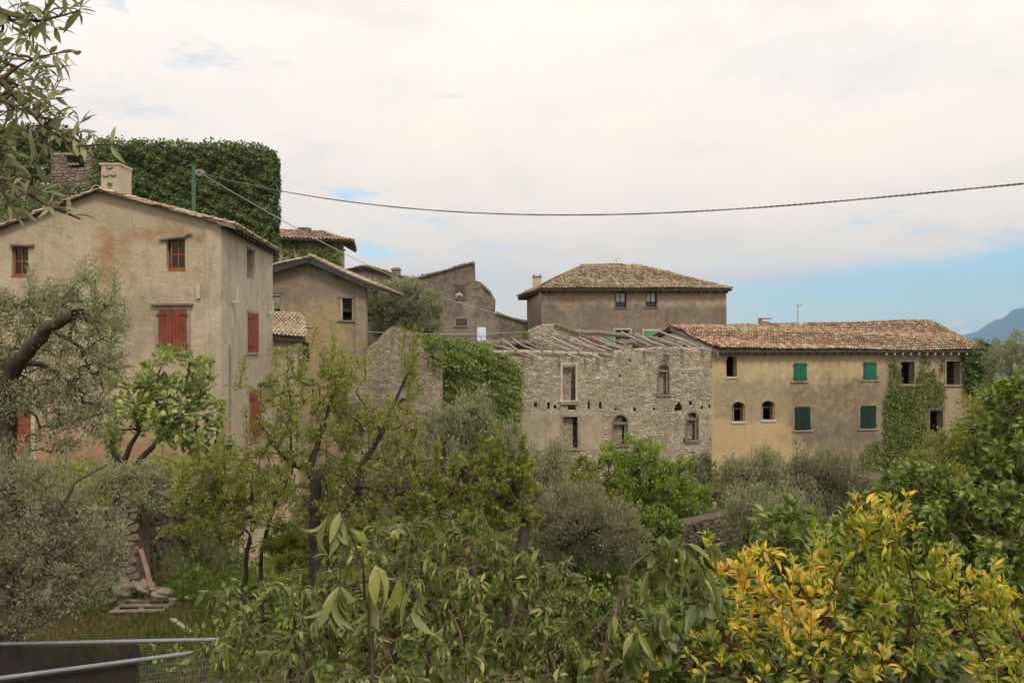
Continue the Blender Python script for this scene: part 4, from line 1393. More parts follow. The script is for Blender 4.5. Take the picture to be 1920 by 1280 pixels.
# chimney
cc = P(1432, 607, 50.5)
cho = bpy.data.objects.new('chimney', None); COL.objects.link(cho); cho.parent = oh
mb = MB(); mb.box(cc + Vector((0, 0, -.2)), (.50, .5, .70)); mb.build('chimney_stack', BRICK, cho)
mb = MB(); mb.box(cc + Vector((.08, 0, .30)), (.66, .6, .06)); mb.box(cc + Vector((-.2, 0, .22)), (.09, .5, .16)); mb.build('chimney_cap', BRICK, cho)
lp = thing('street_lamp', P(1496, 640, 60) + Vector((0, 0, -4)), 'slim street lamp rising behind the ochre house roof', 'street lamp')
mb = MB(); mb.tube([P(1496, 640, 60) + Vector((0, 0, -4)), P(1496, 573, 60)], [.06, .035], 7); mb.build('pole', PALE_WIRE, lp)
mb = MB(); mb.box(P(1498.5, 572, 60), (.38, .12, .07)); mb.build('lamp_head', PALE_WIRE, lp)

# ================================================================== RUINED STONE FACADE
ru = thing('roofless_stone_ruin', (X(1100, 46), 48, -8), 'roofless rubble-stone ruin with bare rafters and hollow stone-framed windows', 'ruin')
WR = Wall((X(782, 45), 45.0), (X(1335, 45), 45.0))
small = [(1001, 754, 1007, 763), (1026, 754, 1031, 767), (1038, 759, 1043, 766), (1102, 753, 1106, 767), (1123, 753, 1128, 766), (1152, 765, 1156, 769), (1187, 764, 1193, 770),
         (1224, 764, 1228, 769), (1314, 761, 1318, 767), (1328, 759, 1332, 765), (978, 755, 981, 762), (970, 843, 979, 849), (1006, 841, 1014, 847), (1065, 760, 1079, 768),
         (1178, 673, 1183, 678), (1160, 702, 1164, 707), (1292, 752, 1297, 760), (1268, 714, 1271, 717), (1281, 822, 1284, 829), (1144, 829, 1149, 835), (1330, 821, 1333, 826)]
rholes = [R(1055, 684, 1079, 750), R(1056, 781, 1083, 840), ARCH(1150, 778, 1176, 832), ARCH(1235, 683, 1254, 738), ARCH(1288, 773, 1308, 824)]
rholes += [R(*q) for q in small]
rholes += [[(1264, 768), (1266, 772), (1273, 771), (1279, 769), (1280, 764), (1276, 755), (1271, 753), (1267, 757)]]
top = [(1335, 651), (1300, 650), (1255, 651), (1215, 655), (1172, 658), (1150, 663), (1130, 671), (1092, 671), (1050, 670), (1000, 669), (955, 668), (900, 668), (850, 672), (782, 676)]
WR.make('facade', MORTAR, ru, [(782, 990), (1335, 990)] + top, rholes, 0.55)
zpl0, zpl1 = WR.uz(1000, 845)[1], WR.uz(1000, 772)[1]
upl = WR.uz(1130, 800)[0]


def keepst(u, z):
    return not (zpl0 + .06 * math.sin(u * 5) < z < zpl1 + .05 * math.sin(u * 7) and u < upl + .06 * math.sin(z * 9))


print('stones', stones(WR, ru, RUBBLE, 0.22, 0.105, 3, keepst, 0.03, 300, bounds=(WR.uz(925, 700)[0], WR.L, WR.uz(1000, 960)[1], 0)))
# surviving plaster coat, lower left
pl_o = [(800, 846), (840, 848), (900, 846), (960, 848), (1010, 844), (1045, 846), (1050, 843), (1054, 843), (1054, 776), (1040, 772), (1000, 770), (950, 772), (880, 770), (800, 772)]
pl2 = [(1085, 843), (1100, 845), (1128, 842), (1130, 810), (1129, 772), (1110, 771), (1085, 773)]
for q in (pl_o, pl2):
    uzs = [WR.uz(*t) for t in q]
    mb = MB()
    n = len(uzs)
    c = [WR.pt(u, z, .035) for u, z in uzs] + [WR.pt(u, z, .001) for u, z in uzs]
    tri = delaunay_2d_cdt([Vector(t) for t in uzs], [(i, (i + 1) % n) for i in range(n)], [], 1, 1e-5)[2]
    mb.add(c, [tuple(f) for f in tri] + [(i, n + i, n + (i + 1) % n, (i + 1) % n) for i in range(n)])
    mb.build('plaster_coat', RUIN_PL, ru)
# stone window frames
for (x0, y0, x1, y1) in ((1055, 684, 1079, 750), (1056, 781, 1083, 840)):
    rc = WR.rect(x0, y0, x1, y1)
    WR.surround(rc, ru, PALE_STONE if y0 < 700 else DRESSED, .12, .06)
mb = MB(); rc = WR.rect(1052, 752, 1084, 758); WR.bar(mb, rc[0], rc[1], rc[2], rc[3], 0, .16); mb.build('ledge', DRESSED, ru)
mb = MB(); rc = WR.rect(1070, 684, 1079, 750); WR.bar(mb, rc[0] + .12, rc[0] + .2, rc[2], rc[3] - .1, -.5, -.42); mb.build('window_bar', TIMBER, ru)


def arch_frame(x0, y0, x1, y1, rise, w, mat, fan=True):
    h = ARCH(x0, y0, x1, y1, rise, 10)
    uz = [WR.uz(*q) for q in h]
    cu = (uz[0][0] + uz[1][0]) / 2
    arc = uz[2:]
    bot = uz[0][1]
    n = len(arc)
    for i in range(n - 1):                      # voussoirs
        (a0, b0), (a1, b1) = arc[i], arc[i + 1]
        zc = arc[0][1]
        def out(a, b):
            d = Vector((a - cu, b - zc)); L = max(d.length, .01); d = d / L
            return (a + d.x * w, b + d.y * w)
        o0, o1 = out(a0, b0), out(a1, b1)
        mb = MB()
        q = [WR.pt(a0, b0, .055), WR.pt(o0[0], o0[1], .055), WR.pt(o1[0], o1[1], .055), WR.pt(a1, b1, .055),
             WR.pt(a0, b0, -.2), WR.pt(o0[0], o0[1], -.2), WR.pt(o1[0], o1[1], -.2), WR.pt(a1, b1, -.2)]
        mb.hexa(q); mb.build('arch_stone', mat, ru)
    for a, b in ((uz[0][0] - w, uz[0][0]), (uz[1][0], uz[1][0] + w)):
        mb = MB(); WR.bar(mb, a, b, bot, arc[0][1], -.2, .05); mb.build('jamb', mat, ru)
    mb = MB(); WR.bar(mb, uz[0][0] - w - .05, uz[1][0] + w + .05, bot - .14, bot, -.3, .10); mb.build('sill', mat, ru)
    if fan:
        zt = arc[0][1]
        mb = MB(); WR.bar(mb, uz[0][0], uz[1][0], zt - .13, zt, -.22, .0); mb.build('transom', mat, ru)
        mb = MB(); WR.bar(mb, uz[1][0] - .13, uz[1][0], bot, zt - .13, -.42, -.05); mb.build('inner_jamb', mat, ru)


arch_frame(1150, 778, 1176, 832, 13, .07, GREY_STONE)
arch_frame(1235, 683, 1254, 738, 9.5, .07, GREY_STONE)
arch_frame(1288, 773, 1308, 824, 10, .07, GREY_STONE)
# rubble infill seen set back inside each opening, with a dark slot left at its right
for (x0, y0, x1, y1) in ((1055, 684, 1079, 750), (1056, 781, 1083, 840), (1150, 778, 1176, 832), (1235, 683, 1254, 738), (1288, 773, 1308, 824)):
    rc = WR.rect(x0, y0, x1, y1)
    ue = rc[0] + (rc[1] - rc[0]) * .68
    mb = MB(); WR.bar(mb, rc[0] - .03, ue, rc[2] - .03, rc[3] - .12, -.54, -.30); mb.build('infill', MORTAR, ru)
    hs_ = WR.holes; WR.holes = []
    stones(WR, ru, RUBBLE, .15, .09, int(x0), lambda u, z: True, .03, 0, off=-.298, bounds=(rc[0], ue, rc[2], rc[3] - .16), name='infill_stone')
    WR.holes = hs_
# inner stone wall seen through the openings, inner cross gable
WI = Wall((X(900, 47), 46.4), (X(1328, 47), 46.4))
WI.make('inner_wall', MORTAR, ru, [(900, 990), (1328, 990), (1328, 668), (1150, 672), (1140, 690), (1100, 690), (1040, 684), (900, 690)], [], .4)
wins = [(1050, 680, 1084, 755), (1052, 776, 1086, 845), (1145, 772, 1180, 836), (1230, 678, 1258, 742), (1284, 768, 1312, 828), (1262, 750, 1284, 775)]
wuz = [(WI.uz(a, d)[0], WI.uz(c, d)[0], WI.uz(a, d)[1], WI.uz(a, b)[1]) for a, b, c, d in wins]
stones(WI, ru, RUBBLE, 0.24, 0.14, 9, lambda u, z: any(a - .35 < u < b + .1 and c < z < d for a, b, c, d in wuz), .05, 0, name='inner_stone')
WC = Wall((X(940, 49), 49.0), (X(1185, 49), 49.0))
WC.make('cross_gable', MORTAR, ru, [(940, 800), (1185, 800), (1180, 664), (1140, 650), (1100, 634), (1062, 617), (1036, 608), (1012, 609), (998, 615), (985, 627), (968, 640), (940, 652)], [], .5)
stones(WC, ru, RUBBLE, 0.25, 0.14, 12, lambda u, z: z > -1.2, .05, 0, name='gable_stone')
rr = random.Random(8)
for i in range(15):
    t = i / 15
    a, b = P(1040, 607.5, 48.95), P(1186, 665, 48.95)
    c = a.lerp(b, t + .03)
    mb = MB(); mb.box(c + Vector((0, -.0, .03)), ((b - a).length / 15 * .93, .36, .07), Matrix.Rotation(math.atan2(-(b - a).z, (b - a).x) + rr.uniform(-.05, .05), 3, 'Y'), rr.random()); mb.build('brick', BRICK, ru)
# rear wall of the ruin
WRb = Wall((X(1330, 54), 54.5), (X(800, 54), 54.5))
WRb.make('rear_wall', MORTAR, ru, [(0, -9), (WRb.L, -9), (WRb.L, -.2), (WRb.L * .6, -.9), (WRb.L * .3, -.4), (0, -.3)], [], .5, pxs=False)
# wall plates and purlins


def log(name, pts, rad, mat=TIMBER, sides=8, tint=0.4, seed=1):
    rg = random.Random(seed)
    P3 = [P(*q) for q in pts]
    out, rads = [], []
    for i in range(len(P3) - 1):
        for k in range(3):
            t = k / 3
            out.append(P3[i].lerp(P3[i + 1], t) + Vector((0, 0, rg.uniform(-.2, .2) * rad)))
            rads.append(rad * rg.uniform(.9, 1.08))
    out.append(P3[-1]); rads.append(rad * .9)
    mb = MB(); mb.tube(out, rads, sides, tint, .06, rg)
    return mb.build(name, mat, ru, smooth=False)


log('wall_plate', [(902, 659, 45.3), (1000, 660, 45.4), (1100, 663, 45.4), (1155, 668, 45.4)], .10, PALE_TIMBER, seed=2)
log('wall_plate', [(1150, 660, 45.4), (1245, 652, 45.4)], .09, PALE_TIMBER, seed=3)
log('purlin', [(1058, 620, 49.6), (1120, 624, 49.5), (1190, 631, 49.3), (1235, 637, 49.2)], .14, TIMBER, seed=4)
log('purlin', [(905, 642, 48.6), (950, 644, 48.6), (1005, 643, 48.7)], .14, TIMBER, seed=5)
log('purlin', [(1160, 643, 47.4), (1230, 641, 47.4), (1300, 645, 47.4)], .11, TIMBER, seed=6)
log('purlin', [(872, 642, 48.0), (925, 646, 47.6)], .09, TIMBER, seed=7)
log('purlin', [(1110, 650, 47.6), (1175, 650, 47.4)], .09, TIMBER, seed=17)
raf = [(975, 636, 1018, 656), (1070, 632, 1132, 658), (1126, 634, 1180, 653), (1178, 624, 1234, 648), (1250, 634, 1296, 650), (910, 640, 957, 655), (922, 640, 967, 656), (941, 635, 969, 655), (961, 634, 998, 654), (990, 637, 1040, 656), (1013, 635, 1066, 656), (1036, 633, 1087, 656), (1054, 633, 1115, 657),
       (1086, 632, 1148, 656), (1112, 632, 1172, 655), (1141, 637, 1188, 654), (1165, 622, 1221, 648), (1192, 626, 1247, 649), (1210, 628, 1262, 647), (1229, 632, 1278, 648), (1238, 622, 1308, 649),
       (1180, 640, 1214, 650), (1262, 630, 1320, 650)]
for i, (a, b, c, d) in enumerate(raf):
    rr = random.Random(i)
    log('rafter', [(a, b, 48.4), ((a + c) / 2 + rr.uniform(-3, 3), (b + d) / 2 + rr.uniform(-1.5, 3), 46.9), (c, d, 45.2)], .040 + .022 * rr.random(), PALE_TIMBER if i % 3 else TIMBER, 7, rr.random() * .8, i)
for i, (a, b, c, d) in enumerate([(922, 662, 952, 671), (934, 660, 962, 669), (963, 660, 994, 670), (984, 659, 1008, 669), (1034, 661, 1060, 670), (1058, 661, 1085, 671), (1080, 661, 1110, 671), (1102, 662, 1134, 674),
                                  (1118, 661, 1148, 669), (1300, 652, 1330, 656), (1190, 655, 1222, 662), (1262, 649, 1292, 657)]):
    rr = random.Random(50 + i)
    log('rafter', [(a, b, 45.5), ((a + c) / 2, (b + d) / 2, 45.0), (c, d, 44.5)], .055, PALE_TIMBER if i % 2 else TIMBER, 7, rr.random() * .7, 60 + i)
mb = MB(); mb.tube([P(1249, 654, 44.9), P(1251, 665, 44.75), P(1253, 677, 44.85)], [.03, .10, .04], 6); mb.build('broken_beam', TIMBER, ru)
mb = MB(); mb.tube([P(952, 668, 44.85), P(953, 720, 44.85)], .045, 6); mb.tube([P(953, 720, 44.85), P(957, 745, 44.85)], .025, 6); mb.build('drainpipe', PALE_STONE, ru)

# ================================================================== left stone gable ruin with scaffold
gr = thing('stone_gable_ruin', (X(740, 41), 42, -7), 'ruined rubble gable rising to a point behind the pear branches', 'ruin')
WQ = Wall((X(650, 41), 41.0), (X(830, 43.5), 43.5))
qh = [R(757, 802, 783, 838)]
WQ.make('gable_wall', GABLE_MORTAR, gr, [(650, 990), (830, 990), (830, 660), (800, 648), (783, 634), (770, 622), (752, 613), (742, 612), (728, 622), (712, 640), (700, 648), (683, 668), (672, 676), (660, 700), (650, 735)], qh, .5)
stones(WQ, gr, BROWN_RUBBLE, 0.20, 0.11, 31, lambda u, z: z > -6.2, .022, 300)
WQb = Wall((X(655, 41), 41.3), (X(668, 50), 50))
mb = MB(); mb.hexa([WQ.pt(.3, -8, -.6), WQ.pt(3.6, -8, -.6), WQ.pt(3.6, -8, -7), WQ.pt(.3, -8, -7), WQ.pt(.3, -2.4, -.6), WQ.pt(3.6, -1.2, -.6), WQ.pt(3.6, -1.2, -7), WQ.pt(.3, -2.4, -7)]); mb.build('side_wall', DARK_MORTAR, gr)

sc = thing('scaffold', (X(740, 38), 38, -7), 'rusty tube scaffold with boards before the ruined gable', 'scaffold')
for (a, b, c, d) in ((640, 781, 690, 781), (692, 803, 800, 805), (610, 806, 700, 806), (760, 832, 800, 834), (640, 773, 800, 775)):
    mb = MB(); mb.tube([P(a, b, 38), P(c, d, 38)], .035, 7); mb.build('tube', RUST, sc)
for x in (612, 655, 692, 782, 800):
    mb = MB(); mb.tube([Vector((X(x, 38), 38, -7.4)), P(x, 770 if x > 700 else 752, 38)], .035, 7); mb.build('tube', RUST, sc)
for (a, b, c) in ((636, 700, 805), (770, 800, 803)):
    mb = MB(); mb.box(((X(a, 38) + X(b, 38)) / 2, 38.3, Z(c, 38)), (X(b, 38) - X(a, 38), .5, .05)); mb.build('plank', PALE_TIMBER, sc)
cs = MB()
for i in range(9):
    x0_ = X(655, 38.3) + i * .065
    z0s, z1s = Z(790, 38.3), Z(754, 38.3)
    cs.add([(x0_, 38.25, z0s), (x0_ + .033, 38.21, z0s), (x0_ + .065, 38.25, z0s), (x0_ - .06, 38.25, z1s), (x0_ - .027, 38.21, z1s), (x0_ + .005, 38.25, z1s)], [(0, 1, 4, 3), (1, 2, 5, 4)])
o = cs.build('corrugated_sheet', SHEET_METAL)
tag(o, 'grey corrugated sheet standing on end on the scaffold', 'metal sheet')

# ================================================================== ivy-clad block, tower ruin behind
ib = thing('ivy_clad_tower', (X(350, 50), 53, -4), 'tall square ruin wholly wrapped in dark clipped-looking ivy', 'ruin')
TW = Wall((X(186, 50), 50.0), (X(503, 50), 50.0))
TW.make('masonry', DARK_MORTAR, ib, [(186, 700), (503, 700), (503, 290), (495, 280), (186, 272)], [], 1.6)
tr_ = thing('hillside_ruin', (X(140, 55), 56, 6), 'broken grey stone ruin with an empty window left of the ivy tower', 'ruin')
WT = Wall((X(95, 55), 55.0), (X(182, 55), 55.0))
WT.make('wall', DARK_MORTAR, tr_, [(95, 700), (182, 700), (182, 276), (168, 280), (165, 290), (100, 291), (95, 300)], [R(125, 294, 158, 314)], .5)
stones(WT, tr_, GREY_RUBBLE, .3, .16, 41, lambda u, z: z > 6.5, .05, 150)
for i in range(3):
    mb = MB(); c = P(134 + i * 7, 311, 55.1)
    mb.tube([c + Vector((-.12, -.3, 0)), c + Vector((0, -.3, .08)), c + Vector((.12, -.3, 0))], .05, 5); mb.build('curved_tile', TAN_TILE, tr_)
mb = MB(); WT.bar(mb, WT.uz(96, 290)[0], WT.uz(160, 290)[0], WT.uz(120, 291)[1], WT.uz(120, 287)[1], -.5, .1); mb.build('lintel', DRESSED, tr_)
WT2 = Wall((X(-30, 58), 58.0), (X(60, 58), 58.0))
WT2.make('low_wall', DARK_MORTAR, tr_, [(-30, 700), (60, 700), (52, 410), (44, 345), (20, 352), (-30, 350)], [R(22, 372, 40, 400)], .5)
stones(WT2, tr_, RUBBLE, .3, .16, 42, lambda u, z: z > 7, .05, 100)

# green pole with cables
gp = thing('green_pole', (X(361, 39), 39, -7), 'green post holding cables behind the left roof', 'pole')
mb = MB(); mb.tube([(X(360.5, 39) - .02, 39, -6), P(363.5, 310, 39)], [.10, .085], 10); mb.build('post', plain('green_treated_wood', (0.075, 0.14, 0.075, 1), .7, .2, 3), gp)
mb = MB()
for i in range(5):
    c = P(372 + i * .9, 322 + (i % 3) * 1.6, 38.8)
    pts = [c + Vector((math.cos(t * .7) * (.12 + .02 * i), .02 * i, math.sin(t * .7) * .10)) for t in range(10)]
    mb.tube(pts, .012, 4)
mb.build('cable_loops', PALE_WIRE, gp)


def cable(name, pts, r, mat, label, twist=False):
    # smooth through given pixel/depth samples
    q = np.array(pts, dtype=float)
    t = np.linspace(0, len(q) - 1, 90 if twist else 40)
    xs = np.interp(t, np.arange(len(q)), q[:, 0])
    co = np.polyfit(q[:, 0], q[:, 1], 3 if len(q) > 3 else len(q) - 1)
    ys = np.polyval(co, xs)
    Ys = np.interp(t, np.arange(len(q)), q[:, 2])
    P3 = [P(a, b, c) for a, b, c in zip(xs, ys, Ys)]
    root = None
    mb = MB()
    if not twist:
        mb.tube(P3, r, 5)
    else:
        n = 1100
        tt = np.linspace(0, len(P3) - 1, n)
        arr = np.array([tuple(p) for p in P3])
        c = np.stack([np.interp(tt, np.arange(len(P3)), arr[:, k]) for k in range(3)], 1)
        for ph in (0, math.pi):
            ang = np.linspace(0, 2 * math.pi * 110, n) + ph
            pts3 = c.copy(); pts3[:, 2] += np.cos(ang) * r * .8; pts3[:, 1] += np.sin(ang) * r * .8
            mb.tube([Vector(p) for p in pts3], r * .75, 4)
    o = mb.build(name, mat)
    tag(o, label, 'cable')


cable('twisted_cable', [(372, 323, 39), (600, 372, 36), (780, 393, 34), (960, 402, 32), (1100, 402, 30), (1300, 394, 28), (1600, 375, 25), (1920, 347, 22), (2150, 322, 20)], .019, WIRE, 'twisted overhead cable sagging across the whole sky to the right', True)
cable('thin_cable', [(376, 325, 39), (520, 408, 44), (700, 502, 50), (850, 563, 56), (990, 601, 60)], .022, PALE_WIRE, 'pale cable running down from the green pole to the hipped house')
cable('thin_cable', [(530, 608, 41.9), (600, 615, 42), (690, 622, 44), (830, 626, 46), (985, 622, 57)], .018, PALE_WIRE, 'low cable strung between the gabled house and the hipped house')
cable('thin_cable', [(985, 601, 60), (1010, 612, 58), (1050, 632, 57)], .016, WIRE, 'short cable hanging at the corner of the hipped house')

# ================================================================== VEGETATION
# ---- leaf templates: x across, y along, z up
def tpl_far(wd):
    return np.array([(0, 0, 0), (wd, .45, .10), (0, 1, -.05), (-wd, .45, .10)], float), np.array([(0, 1, 2), (0, 2, 3)])


def tpl_near(wd, curl, fold, stations=(0, .12, .32, .55, .78, 1.0)):
    prof = {0: 0, .12: .45, .32: .95, .55: 1.0, .78: .58, 1.0: 0}
    vs, fs, prev = [], [], None
    for t in stations:
        h = wd * prof[t]
        y = math.sin(min(t * curl, 3)) / curl if curl > .01 else t
        z = -(1 - math.cos(t * curl)) / curl if curl > .01 else 0
        b = len(vs)
        if h == 0:
            vs.append((0, y, z)); cur = (b,)
        else:
            vs += [(-h, y, z + fold * h), (0, y, z), (h, y, z + fold * h)]; cur = (b, b + 1, b + 2)
        if prev is not None:
            if len(prev) == 1:
                fs += [(prev[0], cur[1], cur[0]), (prev[0], cur[2], cur[1])]
            elif len(cur) == 1:
                fs += [(prev[0], prev[1], cur[0]), (prev[1], prev[2], cur[0])]
            else:
                fs += [(prev[0], prev[1], cur[1]), (prev[0], cur[1], cur[0]), (prev[1], prev[2], cur[2]), (prev[1], cur[2], cur[1])]
        prev = cur
    return np.array(vs, float), np.array(fs)


def tpl_fig():
    a = [(0, 0), (.28, .02), (.5, .30), (.30, .42), (.42, .72), (.20, .70), (0, 1.05), (-.20, .70), (-.42, .72), (-.30, .42), (-.5, .30), (-.28, .02)]
    vs = [(0, .38, .05)] + [(x, y, -.12 * (x * x + (y - .4) ** 2) * 2) for x, y in a]
    n = len(a)
    return np.array(vs, float), np.array([(0, 1 + i, 1 + (i + 1) % n) for i in range(n)])


def unit(a):
    return a / np.maximum(np.linalg.norm(a, axis=-1, keepdims=True), 1e-9)


def frames(ax, nz):
    y = unit(ax)
    x = unit(np.cross(y, nz))
    z = np.cross(x, y)
    return x, y, z


def mass(name, tpl, p, ax, nz, size, tint, mat, parent=None, widths=None, kind=None, smooth=True):
    V0, F0 = tpl
    x, y, z = frames(ax, nz)
    s = size[:, None, None]
    wx = (widths if widths is not None else np.ones(len(p)))[:, None, None]
    V = p[:, None, :] + s * (V0[None, :, 0:1] * x[:, None, :] * wx + V0[None, :, 1:2] * y[:, None, :] + V0[None, :, 2:3] * z[:, None, :])
    n, k = len(p), len(V0)
    Fx = (F0[None] + (np.arange(n) * k)[:, None, None]).reshape(-1)
    o3 = np.array(wloc(parent)) if parent is not None else np.zeros(3)
    me = np_mesh(name, V.reshape(-1, 3) - o3, Fx, np.full(n * len(F0), F0.shape[1]), np.repeat(tint, k), smooth)
    o = link_mesh(name, me, mat, parent)
    if kind:
        o['kind'] = kind
    return o


def tubes(name, a, b, ra, rb, mat, parent, sides):
    d = unit(b - a)
    up = np.where(np.abs(d[:, 2:3]) < .9, np.array([[0, 0, 1.0]]), np.array([[1.0, 0, 0]]))
    x = unit(np.cross(d, up)); y = np.cross(d, x)
    ang = np.arange(sides) * 2 * math.pi / sides
    c, s = np.cos(ang), np.sin(ang)
    ring = c[None, :, None] * x[:, None, :] + s[None, :, None] * y[:, None, :]
    e = d * (np.minimum(ra, rb) * .4)[:, None]
    V = np.concatenate([a[:, None, :] - e[:, None, :] + ring * ra[:, None, None], b[:, None, :] + e[:, None, :] + ring * rb[:, None, None]], 1)
    n = len(a)
    i = np.arange(sides); j = (i + 1) % sides
    f = np.stack([i, j, j + sides, i + sides], -1)
    Fx = (f[None] + (np.arange(n) * 2 * sides)[:, None, None]).reshape(-1)
    return V.reshape(-1, 3), Fx


def make_tubes(name, groups, mat, parent):
    Vs, Fs, base = [], [], 0
    for a, b, ra, rb, sd in groups:
        if len(a) == 0:
            continue
        V, Fx = tubes(name, a, b, ra, rb, mat, parent, sd)
        Vs.append(V); Fs.append(Fx + base); base += len(V)
    o3 = np.array(wloc(parent))
    Fc = np.concatenate(Fs)
    me = np_mesh(name, np.concatenate(Vs) - o3, Fc, np.full(len(Fc) // 4, 4), None, True)
    return link_mesh(name, me, mat, parent)


OLIVE = leaf_mat('olive_leaf', [(0.0, (0.15, 0.155, 0.070, 1)), (0.5, (0.235, 0.245, 0.125, 1)), (1.0, (0.36, 0.375, 0.22, 1))], (0.36, 0.375, 0.27, 1), 0.25, 0.45)
OLIVE_DIM = leaf_mat('grey_olive_leaf', [(0.0, (0.14, 0.14, 0.068, 1)), (0.5, (0.21, 0.21, 0.115, 1)), (1.0, (0.30, 0.30, 0.18, 1))], (0.30, 0.30, 0.215, 1), 0.25, 0.5)
PEAR = leaf_mat('pear_leaf', [(0.0, (0.13, 0.155, 0.036, 1)), (0.5, (0.215, 0.24, 0.06, 1)), (1.0, (0.40, 0.41, 0.14, 1))], None, 0.42, 0.42)
FIG = leaf_mat('fig_leaf', [(0.0, (0.13, 0.18, 0.055, 1)), (0.5, (0.24, 0.305, 0.095, 1)), (1.0, (0.46, 0.47, 0.18, 1))], None, 0.35, 0.5)
BRIGHT = leaf_mat('bright_leaf', [(0.0, (0.12, 0.185, 0.03, 1)), (0.5, (0.21, 0.295, 0.05, 1)), (1.0, (0.38, 0.44, 0.11, 1))], None, 0.35, 0.45)
IVY = leaf_mat('ivy_leaf', [(0.0, (0.040, 0.062, 0.014, 1)), (0.5, (0.070, 0.105, 0.024, 1)), (1.0, (0.15, 0.19, 0.05, 1))], None, 0.15, 0.42)
IVY2 = leaf_mat('bright_ivy_leaf', [(0.0, (0.08, 0.12, 0.022, 1)), (0.5, (0.135, 0.19, 0.036, 1)), (1.0, (0.25, 0.31, 0.08, 1))], None, 0.25, 0.42)
VINE = leaf_mat('creeper_leaf', [(0.0, (0.12, 0.14, 0.028, 1)), (0.5, (0.20, 0.225, 0.05, 1)), (1.0, (0.33, 0.33, 0.09, 1))], None, 0.25, 0.45)
CREEP = leaf_mat('climbing_leaf', [(0.0, (0.075, 0.105, 0.022, 1)), (0.5, (0.13, 0.17, 0.036, 1)), (1.0, (0.26, 0.27, 0.07, 1))], None, 0.25, 0.45)
HACK = leaf_mat('hackberry_leaf', [(0.0, (0.055, 0.075, 0.020, 1)), (0.4, (0.105, 0.135, 0.033, 1)), (0.72, (0.20, 0.225, 0.058, 1)), (1.0, (0.42, 0.42, 0.15, 1))], (0.22, 0.245, 0.11, 1), 0.34, 0.38, 0.4)
YELLOW = leaf_mat('yellow_leaf', [(0.0, (0.14, 0.20, 0.03, 1)), (0.28, (0.30, 0.34, 0.045, 1)), (0.5, (0.50, 0.43, 0.075, 1)), (0.72, (0.72, 0.49, 0.09, 1)), (0.88, (0.82, 0.38, 0.08, 1)), (1.0, (0.66, 0.22, 0.10, 1))], None, 0.35, 0.42)
LAUREL = leaf_mat('glossy_leaf', [(0.0, (0.085, 0.12, 0.026, 1)), (0.5, (0.165, 0.22, 0.048, 1)), (1.0, (0.34, 0.38, 0.11, 1))], None, 0.28, 0.35, 0.45)
DARKLEAF = leaf_mat('dark_leaf', [(0.0, (0.05, 0.062, 0.018, 1)), (0.5, (0.085, 0.105, 0.03, 1)), (1.0, (0.14, 0.165, 0.05, 1))], None, 0.2, 0.5)  # darker leaf green for hill trees and ivy
BARK = bark_mat('grey_bark', (0.060, 0.048, 0.036, 1), (0.15, 0.125, 0.10, 1))
DBARK = bark_mat('dark_bark', (0.045, 0.035, 0.027, 1), (0.125, 0.10, 0.078, 1))
TWIG = bark_mat('brown_twig', (0.065, 0.045, 0.03, 1), (0.20, 0.15, 0.10, 1))
RTWIG = bark_mat('reddish_twig', (0.070, 0.030, 0.020, 1), (0.15, 0.075, 0.045, 1))

T_OLIVE = tpl_far(.15)
T_PEAR = tpl_far(.30)
T_IVY = tpl_far(.46)
T_FIG = tpl_fig()
NEAR = {'lance': [tpl_near(.135, c, f) for c, f in ((.4, .5), (.9, .7), (1.5, .9), (2.0, 1.1))],
        'oval': [tpl_near(.235, c, f) for c, f in ((.2, .25), (.5, .4), (.9, .5), (1.2, .7))],
        'olive': [tpl_near(.115, c, f) for c, f in ((.15, .3), (.4, .4), (.7, .5), (-.4 + .9, .2))],
        'narrow': [tpl_near(.17, c, f) for c, f in ((.3, .3), (.7, .5), (1.1, .6), (.5, .8))]}
LEAF_ME = {}


def leaf_piece_mesh(kind, k, tint, mat):
    key = (kind, k, round(tint, 2), mat.name)
    if key not in LEAF_ME:
        V, Fc = NEAR[kind][k]
        me = np_mesh('leaf', V, Fc.ravel(), [3] * len(Fc), [tint] * len(V), True)
        me.materials.append(mat)
        LEAF_ME[key] = me
    return LEAF_ME[key]


